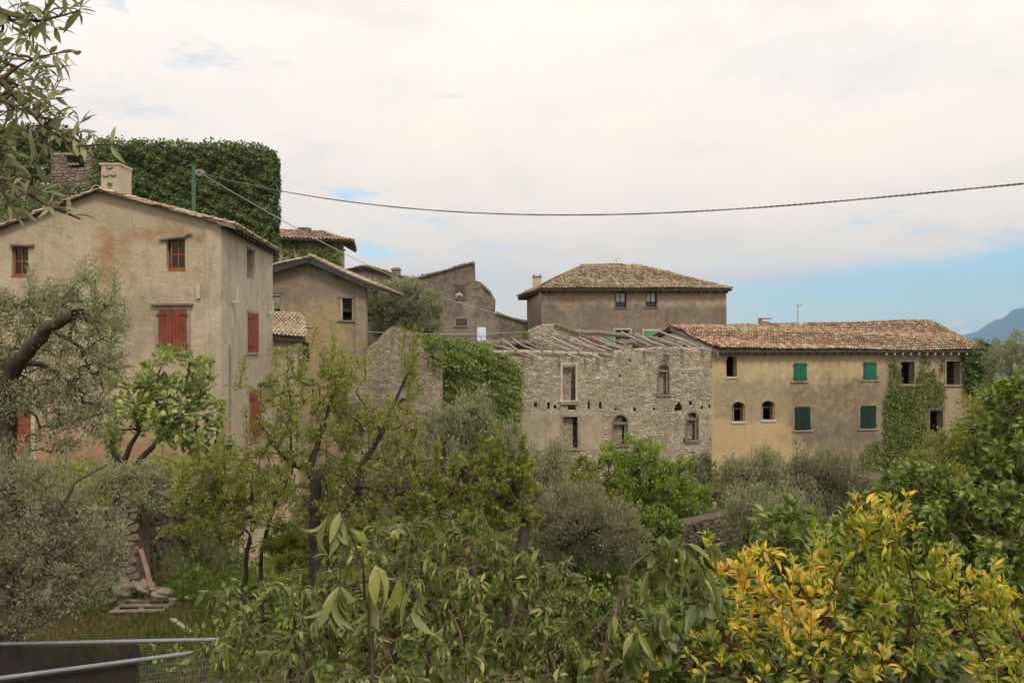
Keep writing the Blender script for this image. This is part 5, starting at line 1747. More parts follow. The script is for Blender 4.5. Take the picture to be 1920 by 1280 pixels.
def grow(guides, blobs, tips, rs, step=.25, bow=.12, jit=.05, hollow=.45):
    """branch skeleton: guides are limb polylines [(x,y,z)...]; each tip reaches for the nearest wood"""
    cap = 30000
    N = np.zeros((cap, 3)); par = np.full(cap, -1); gr = np.zeros(cap)
    n = 0
    for gi, g in enumerate(guides):
        pts = [np.array(q[:3], float) for q in g]
        prev = -1
        if gi > 0:
            prev = int(np.argmin(((N[:n] - pts[0]) ** 2).sum(1)))
        for i in range(len(pts)):
            if i == 0:
                if gi > 0 and np.linalg.norm(N[prev] - pts[0]) < 1e-3:
                    continue
                N[n] = pts[0]; par[n] = prev; gr[n] = g[0][3]; prev = n; n += 1
                continue
            d = np.linalg.norm(pts[i] - pts[i - 1]); k = max(1, int(d / step))
            for j in range(1, k + 1):
                t = j / k
                N[n] = pts[i - 1] * (1 - t) + pts[i] * t + (rs.randn(3) * jit * step if j < k else 0)
                par[n] = prev; gr[n] = g[i - 1][3] * (1 - t) + g[i][3] * t; prev = n; n += 1
    wsum = np.array([b[6] for b in blobs], float); wsum /= wsum.sum()
    bi = rs.choice(len(blobs), tips, p=wsum)
    B = np.array([b[:6] for b in blobs], float)[bi]
    d = unit(rs.randn(tips, 3)); r = rs.rand(tips) ** (1 / 3.0)
    r = hollow * r ** .35 + (1 - hollow) * r
    r = r * np.clip(1 + .26 * rs.randn(tips), .35, 1.75)
    T = B[:, :3] + d * r[:, None] * B[:, 3:6]
    order = np.argsort([np.min(((N[:n:3] - t) ** 2).sum(1)) for t in T])
    tipn = []
    for ti in order:
        t = T[ti]
        dd = ((N[:n] - t) ** 2).sum(1)
        q = int(np.argmin(dd)); L = math.sqrt(dd[q])
        k = max(2, int(L / step))
        a = N[q].copy(); prev = q
        side = rs.randn(3) * jit * L
        for j in range(1, k + 1):
            s = j / k
            N[n] = a * (1 - s) + t * s + (np.array([0, 0, bow * L]) + side) * math.sin(math.pi * s)
            par[n] = prev; prev = n; n += 1
            if n >= cap - 50:
                break
        tipn.append(prev)
        if n >= cap - 200:
            break
    N, par, gr = N[:n], par[:n], gr[:n]
    cnt = np.zeros(n)
    cnt[tipn] = 1
    for i in range(n - 1, 0, -1):
        if par[i] >= 0:
            cnt[par[i]] += cnt[i]
    cnt = np.maximum(cnt, 1)
    return N, par, gr, cnt


def plant(name, label, cat, base, guides, blobs, tips, leaf, group=None, seed=1, bark=DBARK, rtwig=.006, rexp=.5, rmax=.1, step=.25, bow=.12, jit=.06,
          droop=0.0, up=0.2, n_leaves=8000, mat=PEAR, near=None, keep=0, tintr=(0, 1), spread=.06, leafcnt=2, tfn=None, hollow=.45, shoots=0, shoot_len=.8, wjit=.25):
    rs = np.random.RandomState(seed)
    root = thing(name, base, label, cat, group)
    N, par, gr, cnt = grow(guides, blobs, tips, rs, step, bow, jit, hollow)
    if shoots:                                     # upright water shoots out of the crown
        c = np.where((cnt <= 3) & (N[:, 2] > np.percentile(N[:, 2], 45)))[0]
        ch = rs.choice(c, shoots)
        ad, ap = [], []
        for q in ch:
            L = shoot_len * rs.uniform(.4, 1.2); lean = rs.randn(2) * .12
            prev = q; kk = max(3, int(L / .15))
            for j in range(1, kk + 1):
                ad.append(N[q] + np.array([lean[0] * L * j / kk, lean[1] * L * j / kk, L * j / kk])); ap.append(prev); prev = len(N) + len(ad) - 1
        N = np.vstack([N, np.array(ad)]); par = np.concatenate([par, ap]); gr = np.concatenate([gr, np.zeros(len(ad))]); cnt = np.concatenate([cnt, np.ones(len(ad))])
    rad = np.minimum(rtwig * cnt ** rexp, rmax)
    rad = np.where(gr > 0, np.maximum(gr, 0), rad)
    e = np.where(par >= 0)[0]
    pa = par[e]
    ra = np.where((gr[pa] > 0) & (gr[e] == 0), np.minimum(rad[pa], rad[e] * 1.5), rad[pa])
    rb = rad[e]
    thick = ra > .02 if rmax > .03 else ra > .008
    th = e[thick]; tn = e[~thick]
    make_tubes('trunk' if cat == 'tree' else 'stem', [(N[par[th]], N[th], ra[thick], rb[thick], 8), (N[par[tn]], N[tn], ra[~thick], rb[~thick], 4)] if len(th) else [(N[par[tn]], N[tn], ra[~thick], rb[~thick], 4)], bark, root)
    # leaves along thin wood
    le = e[cnt[e] <= leafcnt]
    a, b = N[par[le]], N[le]
    L = np.linalg.norm(b - a, axis=1)
    pick = rs.choice(len(le), n_leaves, p=L / L.sum())
    t = rs.rand(n_leaves)[:, None]
    p = a[pick] * (1 - t) + b[pick] * t
    dr = unit(b[pick] - a[pick])
    rnd = unit(rs.randn(n_leaves, 3))
    p = p + rnd * spread * rs.rand(n_leaves)[:, None]
    ax = unit(dr * .55 + rnd * .8 + np.array([0, 0, up - droop * 1.0]))
    nz = unit(rs.randn(n_leaves, 3) * .55 + np.array([0, 0, 1.0]))
    size = leaf[1] * (rs.uniform(.6, 1.25, n_leaves) if near is None else rs.uniform(.45, 1.25, n_leaves) * np.where(rs.rand(n_leaves) < .12, 1.4, 1.0))
    tint = tintr[0] + (tintr[1] - tintr[0]) * rs.rand(n_leaves)
    if tfn is not None:
        tint = np.clip(tfn(p, rs), 0, 1)
    wid = rs.uniform(1 - wjit, 1 + wjit, n_leaves)
    if near is None:
        mass('crown' if cat == 'tree' else 'foliage', leaf[0], p, ax, nz, size, tint, mat, root, wid)
    else:
        # apparent size in the photograph decides which leaves become parts of their own
        vx, vz = p[:, 0] / p[:, 1] * F + 960, 640 - p[:, 2] / p[:, 1] * F
        sc_ = np.where((p[:, 1] > .3) & (vx > 0) & (vx < 1920) & (vz > 0) & (vz < 1280), size / p[:, 1], 0)
        order = np.argsort(-sc_)
        own = order[:keep] if keep else order[:0]
        own = own[sc_[own] > 0]
        mask = np.ones(n_leaves, bool); mask[own] = False
        idx = np.where(mask)[0]
        grp = rs.randint(0, 4, n_leaves)
        allV, allF, allT, base_ = [], [], [], 0
        x, y, z = frames(ax, nz)
        for k in range(4):
            V0, F0 = NEAR[near][k]
            q = idx[grp[idx] == k]
            V = p[q][:, None, :] + size[q][:, None, None] * (V0[None, :, 0:1] * x[q][:, None, :] * wid[q][:, None, None] + V0[None, :, 1:2] * y[q][:, None, :] + V0[None, :, 2:3] * z[q][:, None, :])
            allV.append(V.reshape(-1, 3))
            allF.append((F0[None] + (np.arange(len(q)) * len(V0))[:, None, None]).reshape(-1) + base_)
            allT.append(np.repeat(tint[q], len(V0))); base_ += len(q) * len(V0)
        if base_:
          me = np_mesh('foliage', np.concatenate(allV) - np.array(wloc(root)), np.concatenate(allF), np.full(sum(len(f) for f in allF) // 3, 3), np.concatenate(allT), True)
          o = link_mesh('foliage', me, mat, root)
          if keep:
            o['kind'] = 'stuff'
        for q in own:
            me = leaf_piece_mesh(near, int(grp[q]), round(float(tint[q]) * 5) / 5, mat)
            M = Matrix((Vector(x[q]), Vector(y[q]), Vector(z[q]))).transposed().to_4x4()
            sz = float(size[q])
            M = Matrix.Translation(Vector(p[q])) @ M @ Matrix.Diagonal((sz * wid[q], sz, sz, 1))
            piece('leaf', me, M, root)
    return root


def BL(px, py, Y, rx, ry, rY, wt=None):
    s = Y / F
    c = P(px, py, Y)
    return (c.x, c.y, c.z, rx * s, rY, ry * s, wt if wt is not None else rx * ry * rY)


def G(pts):
    """limb from (px, py, Y, radius) samples"""
    out = []
    for a in pts:
        c = P(a[0], a[1], a[2])
        out.append((c.x, c.y, c.z, a[3]))
    return out


def base_of(px, Y):
    x = X(px, Y)
    return Vector((x, Y, gz(x, Y)))


def GB(px, Y, r, rest):
    """limb starting on the ground"""
    b = base_of(px, Y)
    return [(b.x, b.y, b.z - .1, r * 1.25)] + G(rest)


# ---- ivy and creeper
def ivy(name, label, patches, dens, size, mat, seed=1, cat='ivy', bulge=.35, tpl=T_IVY, group=None):
    """patches: (Wall, [(px,py)...] outline, off0, off1, density factor)"""
    rs = np.random.RandomState(seed)
    P_, A_, N_, T_ = [], [], [], []
    for pt in patches:
        W, poly, o0, o1 = pt[:4]
        k = pt[4] if len(pt) > 4 else 1.0
        uz = [W.uz(*q) for q in poly] if not (len(pt) > 5 and pt[5]) else poly
        us = [q[0] for q in uz]; zs = [q[1] for q in uz]
        area = (max(us) - min(us)) * (max(zs) - min(zs))
        n = int(area * dens * k)
        u = rs.uniform(min(us) - .12, max(us) + .12, n); z = rs.uniform(min(zs) - .12, max(zs) + .12, n)
        ju, jz = rs.randn(n) * .10, rs.randn(n) * .10
        keep = np.array([inpoly(a, b, uz) for a, b in zip(u + ju, z + jz)])
        u, z = u[keep], z[keep]
        f = .5 + .13 * np.sin(u * .8 + z * .5 + seed) * np.sin(z * .9 - u * .3) * 2 + .22 * np.sin(u * 2.9 + 1.3 * np.sin(z * 2.1 + seed)) + .25 * np.sin(z * 3.7 + 1.7 * np.sin(u * 2.3))
        f2 = .5 + .5 * np.sin(u * 7.1 + z * 3.1) * np.sin(z * 8.3 - u * 2)
        depth = o0 + (o1 - o0) * (f * .65 + f2 * .35) * (1 - .35 * rs.rand(len(u)))
        A3 = np.array([W.A.x, W.A.y, 0.0]); d3 = np.array([W.d.x, W.d.y, 0.0]); n3 = np.array([W.o.x, W.o.y, 0.0])
        p = A3 + u[:, None] * d3 + depth[:, None] * n3; p[:, 2] = z
        P_.append(p)
        N_.append(unit(n3 + np.array([0, 0, .55]) + rs.randn(len(u), 3) * .55))
        A_.append(unit(np.array([0, 0, -1.0]) + rs.randn(len(u), 3) * .6 + n3 * .3))
        T_.append(np.clip(rs.rand(len(u)) * .8 + (f2 - .5) * .25 + .05, 0, 1))
    p = np.concatenate(P_)
    c = p.mean(0); c[2] = p[:, 2].min()
    root = thing(name, Vector(c), label, cat, group)
    mass('foliage', tpl, p, np.concatenate(A_), np.concatenate(N_), size * rs.uniform(.6, 1.3, len(p)), np.concatenate(T_), mat, root)
    mb = MB(); rg = random.Random(seed)
    for pt in patches:
        W, poly = pt[0], pt[1]
        uz = [W.uz(*q) for q in poly] if not (len(pt) > 5 and pt[5]) else poly
        us = [q[0] for q in uz]; zs = [q[1] for q in uz]
        for i in range(5):
            u = rg.uniform(min(us), max(us)); z = min(zs)
            pts = []
            while z < max(zs):
                if inpoly(u, z, uz):
                    pts.append(W.pt(u, z, pt[2] + .02))
                elif len(pts) > 2:
                    break
                u += rg.uniform(-.12, .12); z += .3
            if len(pts) > 2:
                mb.tube(pts, .018, 5)
    if mb.v:
        mb.build('stem', DBARK, root)
    return root


TWs = Wall((TW.B.x, 50.0), (TW.B.x, 51.6))
ivy('ivy', 'dense dark ivy wrapping the whole square tower ruin', [
    (TW, [(180, 720), (504, 720), (505, 450), (514, 400), (517, 300), (508, 282), (488, 274), (400, 272), (300, 268), (215, 268), (190, 262), (180, 290)], .12, 1.05),
    (TWs, [(-.3, -3), (1.7, -3), (1.7, 10.5), (.8, 10.9), (-.3, 10.7)], .05, .40, 1.0, True),
    (Wall((TW.A.x, 51.0), (TW.B.x, 51.0)), [(182, 300), (515, 300), (506, 276), (480, 270), (300, 265), (190, 258)], -.5, 1.4, .8)], 330, .15, IVY, 3, bulge=.5)
# foliage over the top of the tower
ivy('ivy', 'ivy climbing the broken hillside ruin left of the tower', [
    (Wall((X(-40, 54.3), 54.3), (X(185, 54.3), 54.3)), [(80, 400), (190, 400), (180, 345), (120, 348), (98, 355), (60, 330), (40, 300), (0, 300), (-40, 310), (-40, 420), (60, 440)], .0, .9)], 150, .17, IVY, 4)
ivy('ivy', 'bright green ivy mound covering the left half of the ruined facade', [
    (WR, [(790, 900), (940, 900), (962, 860), (975, 800), (980, 720), (976, 690), (960, 668), (930, 660), (905, 645), (870, 636), (830, 630), (800, 628), (786, 640), (788, 760)], .05, .95),
    (WR, [(800, 690), (925, 690), (930, 660), (870, 640), (805, 634)], .4, 1.25, .8),
    (Wall((X(782, 46.5), 46.5), (X(1000, 46.5), 46.5)), [(790, 690), (950, 690), (960, 652), (925, 645), (870, 636), (820, 630), (790, 634)], -.3, 1.6, 1.0),
    (Wall((X(700, 43), 43.2), (X(830, 43), 43.2)), [(775, 640), (830, 700), (830, 640), (800, 630), (783, 626)], -.2, .9)], 280, .14, IVY2, 5)
ivy('ivy', 'small bright ivy tongue on the ruin between the bare timbers', [
    (WC, [(945, 665), (985, 660), (992, 622), (985, 618), (960, 630), (938, 640)], .02, .35)], 260, .12, IVY2, 6)
ivy('creeper', 'yellow-green creeper climbing between the empty windows of the ochre house', [
    (WO, [(1655, 900), (1740, 900), (1745, 830), (1738, 800), (1738, 765), (1768, 762), (1771, 720), (1755, 715), (1750, 690), (1740, 700), (1722, 690), (1716, 722), (1690, 722), (1684, 690), (1672, 668), (1668, 690), (1664, 730), (1656, 760)], .02, .16, .8),
    (WO, [(1660, 900), (1725, 900), (1720, 730), (1662, 740)], .02, .24, .7),
    (WO, [(1726, 664), (1742, 664), (1738, 700), (1728, 690)], .02, .12, .7), (WO, [(1758, 680), (1770, 664), (1768, 700), (1762, 706)], .02, .1, .6)], 480, .105, CREEP, 7)
ivy('ivy', 'dark ivy hanging from the right roof corner of the ochre house', [
    (WO, [(1800, 660), (1850, 640), (1852, 690), (1846, 720), (1838, 740), (1822, 755), (1806, 730), (1808, 700)], .05, .75, 3.2),
    (Wall((X(1800, 50), 49.9), (X(1856, 50), 50.3)), [(1800, 655), (1850, 660), (1850, 645), (1830, 634), (1812, 638)], .1, .8, 1.8),
    (Wall((X(1838, 49), 48.9), (X(1858, 52), 52.0)), [(-.6, -4.5), (2.6, -4.0), (3.2, -.4), (-.6, -.3)], .0, .5, 1.6, True)], 300, .13, IVY, 8)
ivy('ivy', 'ivy patch low on the ochre wall under the dark shutter', [
    (WO, [(1612, 880), (1655, 880), (1654, 832), (1640, 825), (1622, 838), (1612, 850)], .02, .3)], 300, .11, IVY2, 9)
ivy('ivy', 'small dark ivy tuft alone on the ochre wall above the olives', [
    (WO, [(1418, 880), (1456, 880), (1458, 845), (1446, 850), (1438, 845), (1430, 840), (1426, 852), (1416, 850)], .02, .3), (WO, [(1472, 890), (1484, 890), (1484, 868), (1474, 866)], .02, .2)], 300, .11, IVY2, 10)
ivy('ivy', 'dark reddish ivy on the corner where ruin meets ochre house', [
    (WR, [(1292, 880), (1340, 970), (1368, 960), (1362, 900), (1345, 866), (1322, 848), (1300, 852)], .05, .5)], 260, .12, DARKLEAF, 11)
ivy('creeper', 'creeper curtains hanging under the eaves of the hipped vine-hung house', [
    (W3, [(563, 520), (644, 520), (644, 450), (563, 450)], .05, .28), (W3, [(532, 490), (552, 480), (555, 450), (528, 450)], .03, .15), (W3, [(555, 482), (560, 480), (560, 450), (553, 450)], .03, .1, .8)], 170, .17, IVY2, 12)
ivy('ivy', 'ivy over the retaining wall below the corner of the red-shuttered house', [
    (Wall((X(300, 22), 22.0), (X(480, 26), 26.0)), [(300, 1090), (480, 1110), (470, 1010), (440, 960), (380, 930), (320, 940)], -.1, .5)], 150, .10, DARKLEAF, 13)

# ---- hill trees top left
hs = [(-15, 262, 84, 60, 34), (40, 268, 82, 55, 30), (95, 272, 80, 50, 28), (142, 288, 78, 36, 22), (15, 300, 80, 60, 28), (75, 318, 76, 55, 24), (150, 306, 74, 30, 16)]
for i, (a, b, Y, rx, ry) in enumerate(hs):
    lab = ['dark hillside tree at the left picture edge', 'rounded hillside tree second from the left edge', 'hillside tree above the broken ruin wall', 'small hillside tree next to the ivy tower',
           'lower hillside tree in front of the hilltop row', 'hillside tree just above the empty ruin window', 'low hillside bush squeezed beside the ivy tower'][i]
    x = X(a, Y)
    bz = gz(x, Y)
    plant('hillside_tree', lab, 'tree', Vector((x, Y, bz)), [[(x, Y, bz - .2, .18), (x, Y, Z(b, Y), .06)]], [BL(a, b, Y, rx, ry, 2.2)], 160, (T_PEAR, .26), 'trees on the hill behind the village', 20 + i, DBARK, .012, .5, .1, .5, n_leaves=4200, mat=DARKLEAF if i % 2 else IVY, leafcnt=3, spread=.25)

# ---- olive behind, between the houses
plant('olive_tree', 'big soft grey-green olive between the gabled house and the roofless gable', 'tree', base_of(752, 53), [GB(752, 53, .22, [(752, 640, 53, .2), (765, 590, 53, .12)]), G([(752, 640, 53, .15), (720, 580, 53, .08)]), G([(752, 640, 53, .15), (800, 570, 53, .08)])],
      [BL(722, 575, 53, 34, 45, 1.4), BL(765, 560, 53, 40, 36, 1.4), BL(800, 580, 53, 28, 40, 1.3), BL(740, 620, 53, 45, 30, 1.4), BL(795, 620, 53, 28, 28, 1.3), BL(712, 545, 53, 18, 22, 1)], 700, (T_OLIVE, .17), None, 31, BARK, .008, .5, .15, .3, n_leaves=30000, mat=OLIVE, spread=.35, up=.8, leafcnt=5, hollow=.2)

# ---- green masses in the middle distance
plant('ash_tree', 'fresh bright green tree before the stone ruin facade', 'tree', base_of(1190, 34), [GB(1190, 34, .16, [(1190, 960, 34, .13), (1195, 900, 34, .08), (1200, 850, 34, .04)]), G([(1190, 960, 34, .1), (1140, 900, 34, .04)]), G([(1190, 940, 34, .1), (1250, 890, 34, .04)])],
      [BL(1205, 850, 34, 38, 30, .9), BL(1160, 880, 34, 40, 34, 1.0), BL(1225, 895, 34, 55, 36, 1.1), BL(1190, 940, 34, 60, 38, 1.2), BL(1270, 900, 34, 34, 30, .9), BL(1140, 850, 34, 14, 18, .5), BL(1245, 955, 34, 50, 30, 1.0), BL(1300, 935, 33, 34, 26, .8), BL(1290, 870, 34, 22, 14, .6)],
      800, (T_PEAR, .11), None, 32, DBARK, .006, .5, .12, .25, n_leaves=21000, mat=BRIGHT, spread=.16, leafcnt=3, hollow=.3)
plant('young_tree', 'low bright bushy sapling between two grey olives under the ruin', 'tree', base_of(1095, 33), [GB(1095, 33, .10, [(1095, 930, 33, .06)])],
      [BL(1090, 905, 33, 34, 28, .8), BL(1120, 940, 33, 45, 34, .9), BL(1065, 945, 33, 30, 30, .8), BL(1095, 870, 33, 14, 14, .5)], 380, (T_PEAR, .11), None, 33, DBARK, .006, .5, .1, .25, n_leaves=9500, mat=VINE, spread=.16, leafcnt=3, hollow=.3)
plant('laurel_bush', 'dark green bush with drooping clumps left of the lawn', 'bush', base_of(1250, 30), [GB(1240, 30, .08, [(1245, 980, 30, .05)])],
      [BL(1225, 1000, 29, 50, 36, .9), BL(1210, 1045, 28, 40, 25, .8)], 380, (T_PEAR, .12), None, 34, DBARK, .006, .5, .1, .25, n_leaves=9500, mat=IVY2, spread=.16, leafcnt=3, hollow=.3)
olv = [(1010, 905, 28, [(1000, 890, 28, 38, 36, 1.2), (1035, 875, 28, 34, 34, 1.0), (1010, 940, 28, 46, 40, 1.3), (1050, 925, 28, 30, 30, 1)], 'pale thin olive against the ruin wall above its dark hollow', 12000, .11),
       (1075, 1000, 25, [(1030, 985, 25, 50, 40, 1.3), (1090, 960, 25, 50, 36, 1.3), (1140, 985, 25, 50, 42, 1.3), (1170, 1020, 25, 45, 38, 1.2), (1060, 1030, 25, 60, 30, 1.2), (1120, 1040, 25, 55, 28, 1.2)], 'wide grey olive in the middle standing over the lawn', 30000, .11),
       (1415, 960, 33, [(1400, 895, 33, 44, 28, 1), (1440, 890, 33, 36, 34, 1), (1380, 915, 33, 30, 28, 1), (1430, 925, 33, 45, 26, 1)], 'green-grey olive at the foot of the ochre wall left part', 13000, .13),
       (1425, 1010, 25, [(1405, 960, 25, 40, 34, 1), (1440, 985, 25, 55, 40, 1.2), (1400, 1005, 25, 40, 40, 1), (1480, 960, 26, 40, 36, 1)], 'silvery olive standing beside the low rubble wall', 19000, .11),
       (1560, 990, 30, [(1510, 905, 30, 38, 40, 1.1), (1560, 905, 30, 45, 44, 1.2), (1605, 915, 30, 36, 36, 1.1), (1545, 950, 30, 60, 30, 1.2), (1620, 950, 30, 30, 24, 1), (1500, 870, 30, 16, 16, .7)], 'dark grey olive before the patched grey plaster of the ochre house', 24000, .12),
       (1905, 800, 37, [(1900, 690, 37, 40, 46, 1.3), (1925, 670, 37, 40, 42, 1.3), (1878, 765, 37, 30, 36, 1.3), (1900, 760, 37, 50, 40, 1.3), (1945, 740, 37, 50, 50, 1.3)], 'tall soft olive right of the ochre house against the far mountain', 26000, .14)]
for i, (a, b, Y, bl, lab, nl, sz) in enumerate(olv):
    c0 = bl[0]
    plant('olive_tree', lab, 'tree', base_of(a, Y), [GB(a, Y, .15, [(a + 3, b, Y, .12), (c0[0], c0[1], Y, .05)])] + [G([(a + 3, b, Y, .09), (q[0], q[1], Y, .03)]) for q in bl[1:]], [BL(*q) for q in bl], 800, (T_OLIVE, sz * .92), 'olive trees of the terraces', 40 + i, BARK, .006, .5, .12, .22, shoots=40, shoot_len=.6, n_leaves=int(nl * .85),
          mat=OLIVE_DIM if i in (1, 4) else OLIVE, spread=.24, up=.7, leafcnt=5, hollow=.2)

# right-hand mid bushes
plant('wild_plum_bush', 'yellowish-green bush below the lowest empty window', 'bush', base_of(1790, 24), [GB(1800, 24, .1, [(1800, 860, 24, .06)])],
      [BL(1845, 815, 24, 30, 24, .8), BL(1760, 868, 24, 50, 24, 1), BL(1820, 850, 24, 60, 50, 1.2), BL(1730, 890, 24, 40, 26, 1), BL(1860, 800, 24, 44, 60, 1.2), BL(1800, 910, 23, 90, 40, 1.4)], 800, (T_PEAR, .085), None, 51, DBARK, .005, .5, .1, .22, n_leaves=24000, mat=VINE, spread=.22, up=.4, leafcnt=5, hollow=.2)

# ---- fig tree
plant('fig_tree', 'fresh green fig tree with forked bare trunk below the shuttered window', 'tree', base_of(240, 20.5),
      [GB(238, 20.5, .13, [(236, 900, 20.5, .10), (228, 872, 20.5, .085)]), G([(228, 872, 20.5, .08), (212, 848, 20.5, .06), (210, 815, 20.5, .045), (222, 790, 20.5, .03)]),
       G([(228, 872, 20.5, .08), (244, 835, 20.4, .055), (262, 808, 20.4, .045), (255, 785, 20.3, .03)]), G([(236, 900, 20.5, .09), (262, 862, 20.2, .07), (298, 822, 20, .06), (300, 790, 20, .045), (290, 760, 20, .03)]),
       G([(298, 822, 20, .05), (345, 770, 20, .03), (385, 735, 20, .02)]), G([(300, 790, 20, .04), (325, 720, 20, .02)])],
      [BL(322, 680, 20, 36, 22, .8), BL(385, 695, 20, 26, 20, .7), BL(290, 715, 20, 46, 24, .8), BL(345, 735, 20, 50, 30, .8), BL(262, 755, 20, 44, 34, .8), BL(320, 775, 20, 56, 30, .9), BL(380, 770, 20, 30, 40, .7), BL(350, 810, 20, 46, 26, .8), BL(215, 720, 20, 14, 30, .5), BL(268, 670, 20, 10, 10, .4), BL(230, 810, 20, 26, 16, .5), BL(395, 830, 20.5, 30, 36, .7)],
      260, (T_FIG, .125), None, 61, BARK, .008, .5, .09, .2, n_leaves=2900, mat=FIG, spread=.2, up=.1, droop=.25, leafcnt=1)

# ---- big left olive with the sawn limb
plant('olive_tree', 'old olive with thick dark trunk and sawn-off limb before the left house', 'tree', base_of(2, 13),
      [GB(4, 13, .20, [(6, 900, 13, .165), (12, 720, 13, .15)]), G([(12, 720, 13, .13), (40, 672, 12.6, .10), (66, 642, 12.4, .095), (92, 612, 12.2, .085), (138, 590, 12.0, .075)]),
       G([(40, 680, 13, .05), (80, 684, 13, .035), (112, 700, 13.1, .02)]), G([(92, 612, 12.9, .04), (150, 650, 12.9, .025), (180, 720, 12.9, .015)]), G([(12, 720, 13, .12), (-20, 640, 13.2, .09), (-34, 590, 13.3, .05), (20, 560, 13.3, .02)]),
       G([(136, 592, 12.8, .025), (146, 582, 12.8, .02), (152, 600, 12.8, .012)]), G([(136, 590, 12.8, .03), (142, 620, 12.8, .022), (168, 640, 12.8, .014)])],
      [BL(30, 590, 13.4, 60, 44, .6), BL(110, 570, 13.6, 60, 50, .6), BL(170, 575, 13.4, 56, 40, .7), BL(200, 620, 13, 45, 44, .6), BL(170, 680, 13, 60, 40, .7), BL(205, 710, 12.8, 30, 44, .5), BL(110, 740, 13, 80, 44, .7), BL(165, 780, 13, 52, 44, .6),
       BL(110, 815, 13, 34, 44, .5), BL(60, 660, 13.7, 70, 40, .6), BL(60, 740, 13, 50, 50, .6), BL(175, 525, 13, 28, 20, .4), BL(20, 700, 13, 36, 70, .6)],
      900, (T_OLIVE, .062), None, 62, DBARK, .003, .5, .08, .14, n_leaves=25000, mat=OLIVE, spread=.11, up=.25, leafcnt=5, hollow=.2, shoots=40, shoot_len=.45)
# ---- low olives lower left
plant('olive_tree', 'low spreading olive filling the lower left corner above the netting fence', 'tree', base_of(20, 10.5),
      [GB(10, 10.5, .12, [(30, 1110, 10.5, .08), (62, 1080, 10.4, .06), (120, 1020, 10.4, .03)]), G([(30, 1110, 10.5, .06), (60, 1010, 10.5, .03), (110, 930, 10.5, .015)]), G([(30, 1110, 10.5, .05), (-10, 1010, 10.5, .03)]),
       G([(62, 1080, 10.4, .03), (160, 1070, 10.3, .02), (190, 1060, 10.2, .01)]), G([(60, 1010, 10.5, .03), (0, 915, 10.5, .015), (60, 915, 10.5, .01)]), G([(110, 960, 10.4, .022), (140, 905, 10.4, .014), (200, 872, 10.3, .010)])],
      [BL(40, 960, 10.5, 90, 60, .9), BL(120, 1010, 10.4, 80, 60, .9), BL(30, 1060, 10.4, 80, 60, .9), BL(140, 1090, 10.2, 70, 50, .8), BL(60, 1140, 10.1, 90, 40, .8), BL(190, 1050, 10.3, 36, 40, .6), BL(-20, 900, 10.6, 50, 40, .8), BL(40, 905, 10.6, 60, 30, .7)],
      1100, (T_OLIVE, .055), None, 63, BARK, .0026, .5, .06, .13, n_leaves=27000, mat=OLIVE_DIM, spread=.10, up=.25, leafcnt=5, hollow=.2, shoots=40, shoot_len=.4)
plant('olive_tree', 'small olive with reaching grey twigs before the shed wall under the fig tree', 'tree', base_of(222, 19.9),
      [GB(222, 19.9, .13, [(218, 950, 19.9, .11), (225, 915, 19.5, .09)]), G([(225, 915, 19.5, .06), (190, 915, 18.8, .045), (150, 945, 18.2, .025), (118, 975, 18, .015)]), G([(225, 915, 19.5, .06), (260, 890, 19, .035), (300, 900, 18.5, .02)])],
      [BL(270, 905, 18.8, 62, 26, .8), BL(305, 935, 18.4, 40, 28, .7), BL(240, 890, 19, 50, 18, .7), BL(170, 925, 18.4, 44, 16, .6), BL(270, 950, 18.4, 30, 20, .5)], 420, (T_OLIVE, .08), None, 64, BARK, .003, .5, .06, .14, n_leaves=10000, mat=OLIVE, spread=.12, up=.3, leafcnt=5, hollow=.2)

# ---- pear trees in front
plant('pear_tree', 'open-crowned old pear with crooked limbs in front of the ruined gable', 'tree', base_of(596, 15.5),
      [GB(602, 15.5, .13, [(590, 1000, 15.5, .11), (592, 900, 15.5, .10), (580, 880, 15.5, .08)]), G([(592, 1010, 15.4, .085), (640, 960, 15.2, .075), (676, 908, 15, .065), (672, 880, 15, .05), (690, 855, 15, .045), (716, 812, 15, .04), (738, 760, 15, .03), (765, 700, 15, .02), (786, 662, 15, .01)]),
       G([(716, 812, 15, .03), (690, 770, 15, .022), (668, 735, 15, .012)]), G([(580, 880, 15.5, .07), (600, 820, 15.6, .04), (625, 740, 15.6, .025), (650, 670, 15.6, .012)]), G([(580, 880, 15.5, .06), (545, 870, 15.6, .04), (510, 830, 15.6, .025), (480, 780, 15.6, .012)]),
       G([(545, 870, 15.6, .03), (545, 780, 15.6, .02), (540, 690, 15.6, .01)]), G([(676, 908, 15, .03), (740, 930, 15, .02), (790, 900, 15, .01)]), G([(690, 855, 15, .03), (760, 870, 15, .02), (820, 860, 15, .01)])],
      [BL(620, 730, 15.4, 36, 56, .9), BL(655, 700, 15.2, 34, 40, .8), BL(550, 730, 15.5, 30, 60, .8), BL(525, 780, 15.5, 34, 50, .7), BL(445, 740, 15.5, 14, 40, .25), BL(560, 820, 15.5, 70, 44, 1), BL(660, 800, 15.2, 60, 44, 1), BL(740, 780, 15, 50, 50, .8), BL(775, 720, 15, 24, 50, .5),
       BL(600, 880, 15.3, 110, 44, 1.1), BL(740, 860, 15, 70, 40, .9), BL(500, 870, 15.4, 60, 44, .9), BL(660, 950, 15, 100, 40, 1), BL(520, 950, 15.2, 70, 40, .9), BL(560, 680, 15.5, 18, 36, .4)],
      900, (T_PEAR, .060), 'pear trees on the terrace', 65, DBARK, .0035, .5, .06, .15, n_leaves=19000, mat=PEAR, spread=.10, up=.35, shoots=34, shoot_len=.8, leafcnt=4)
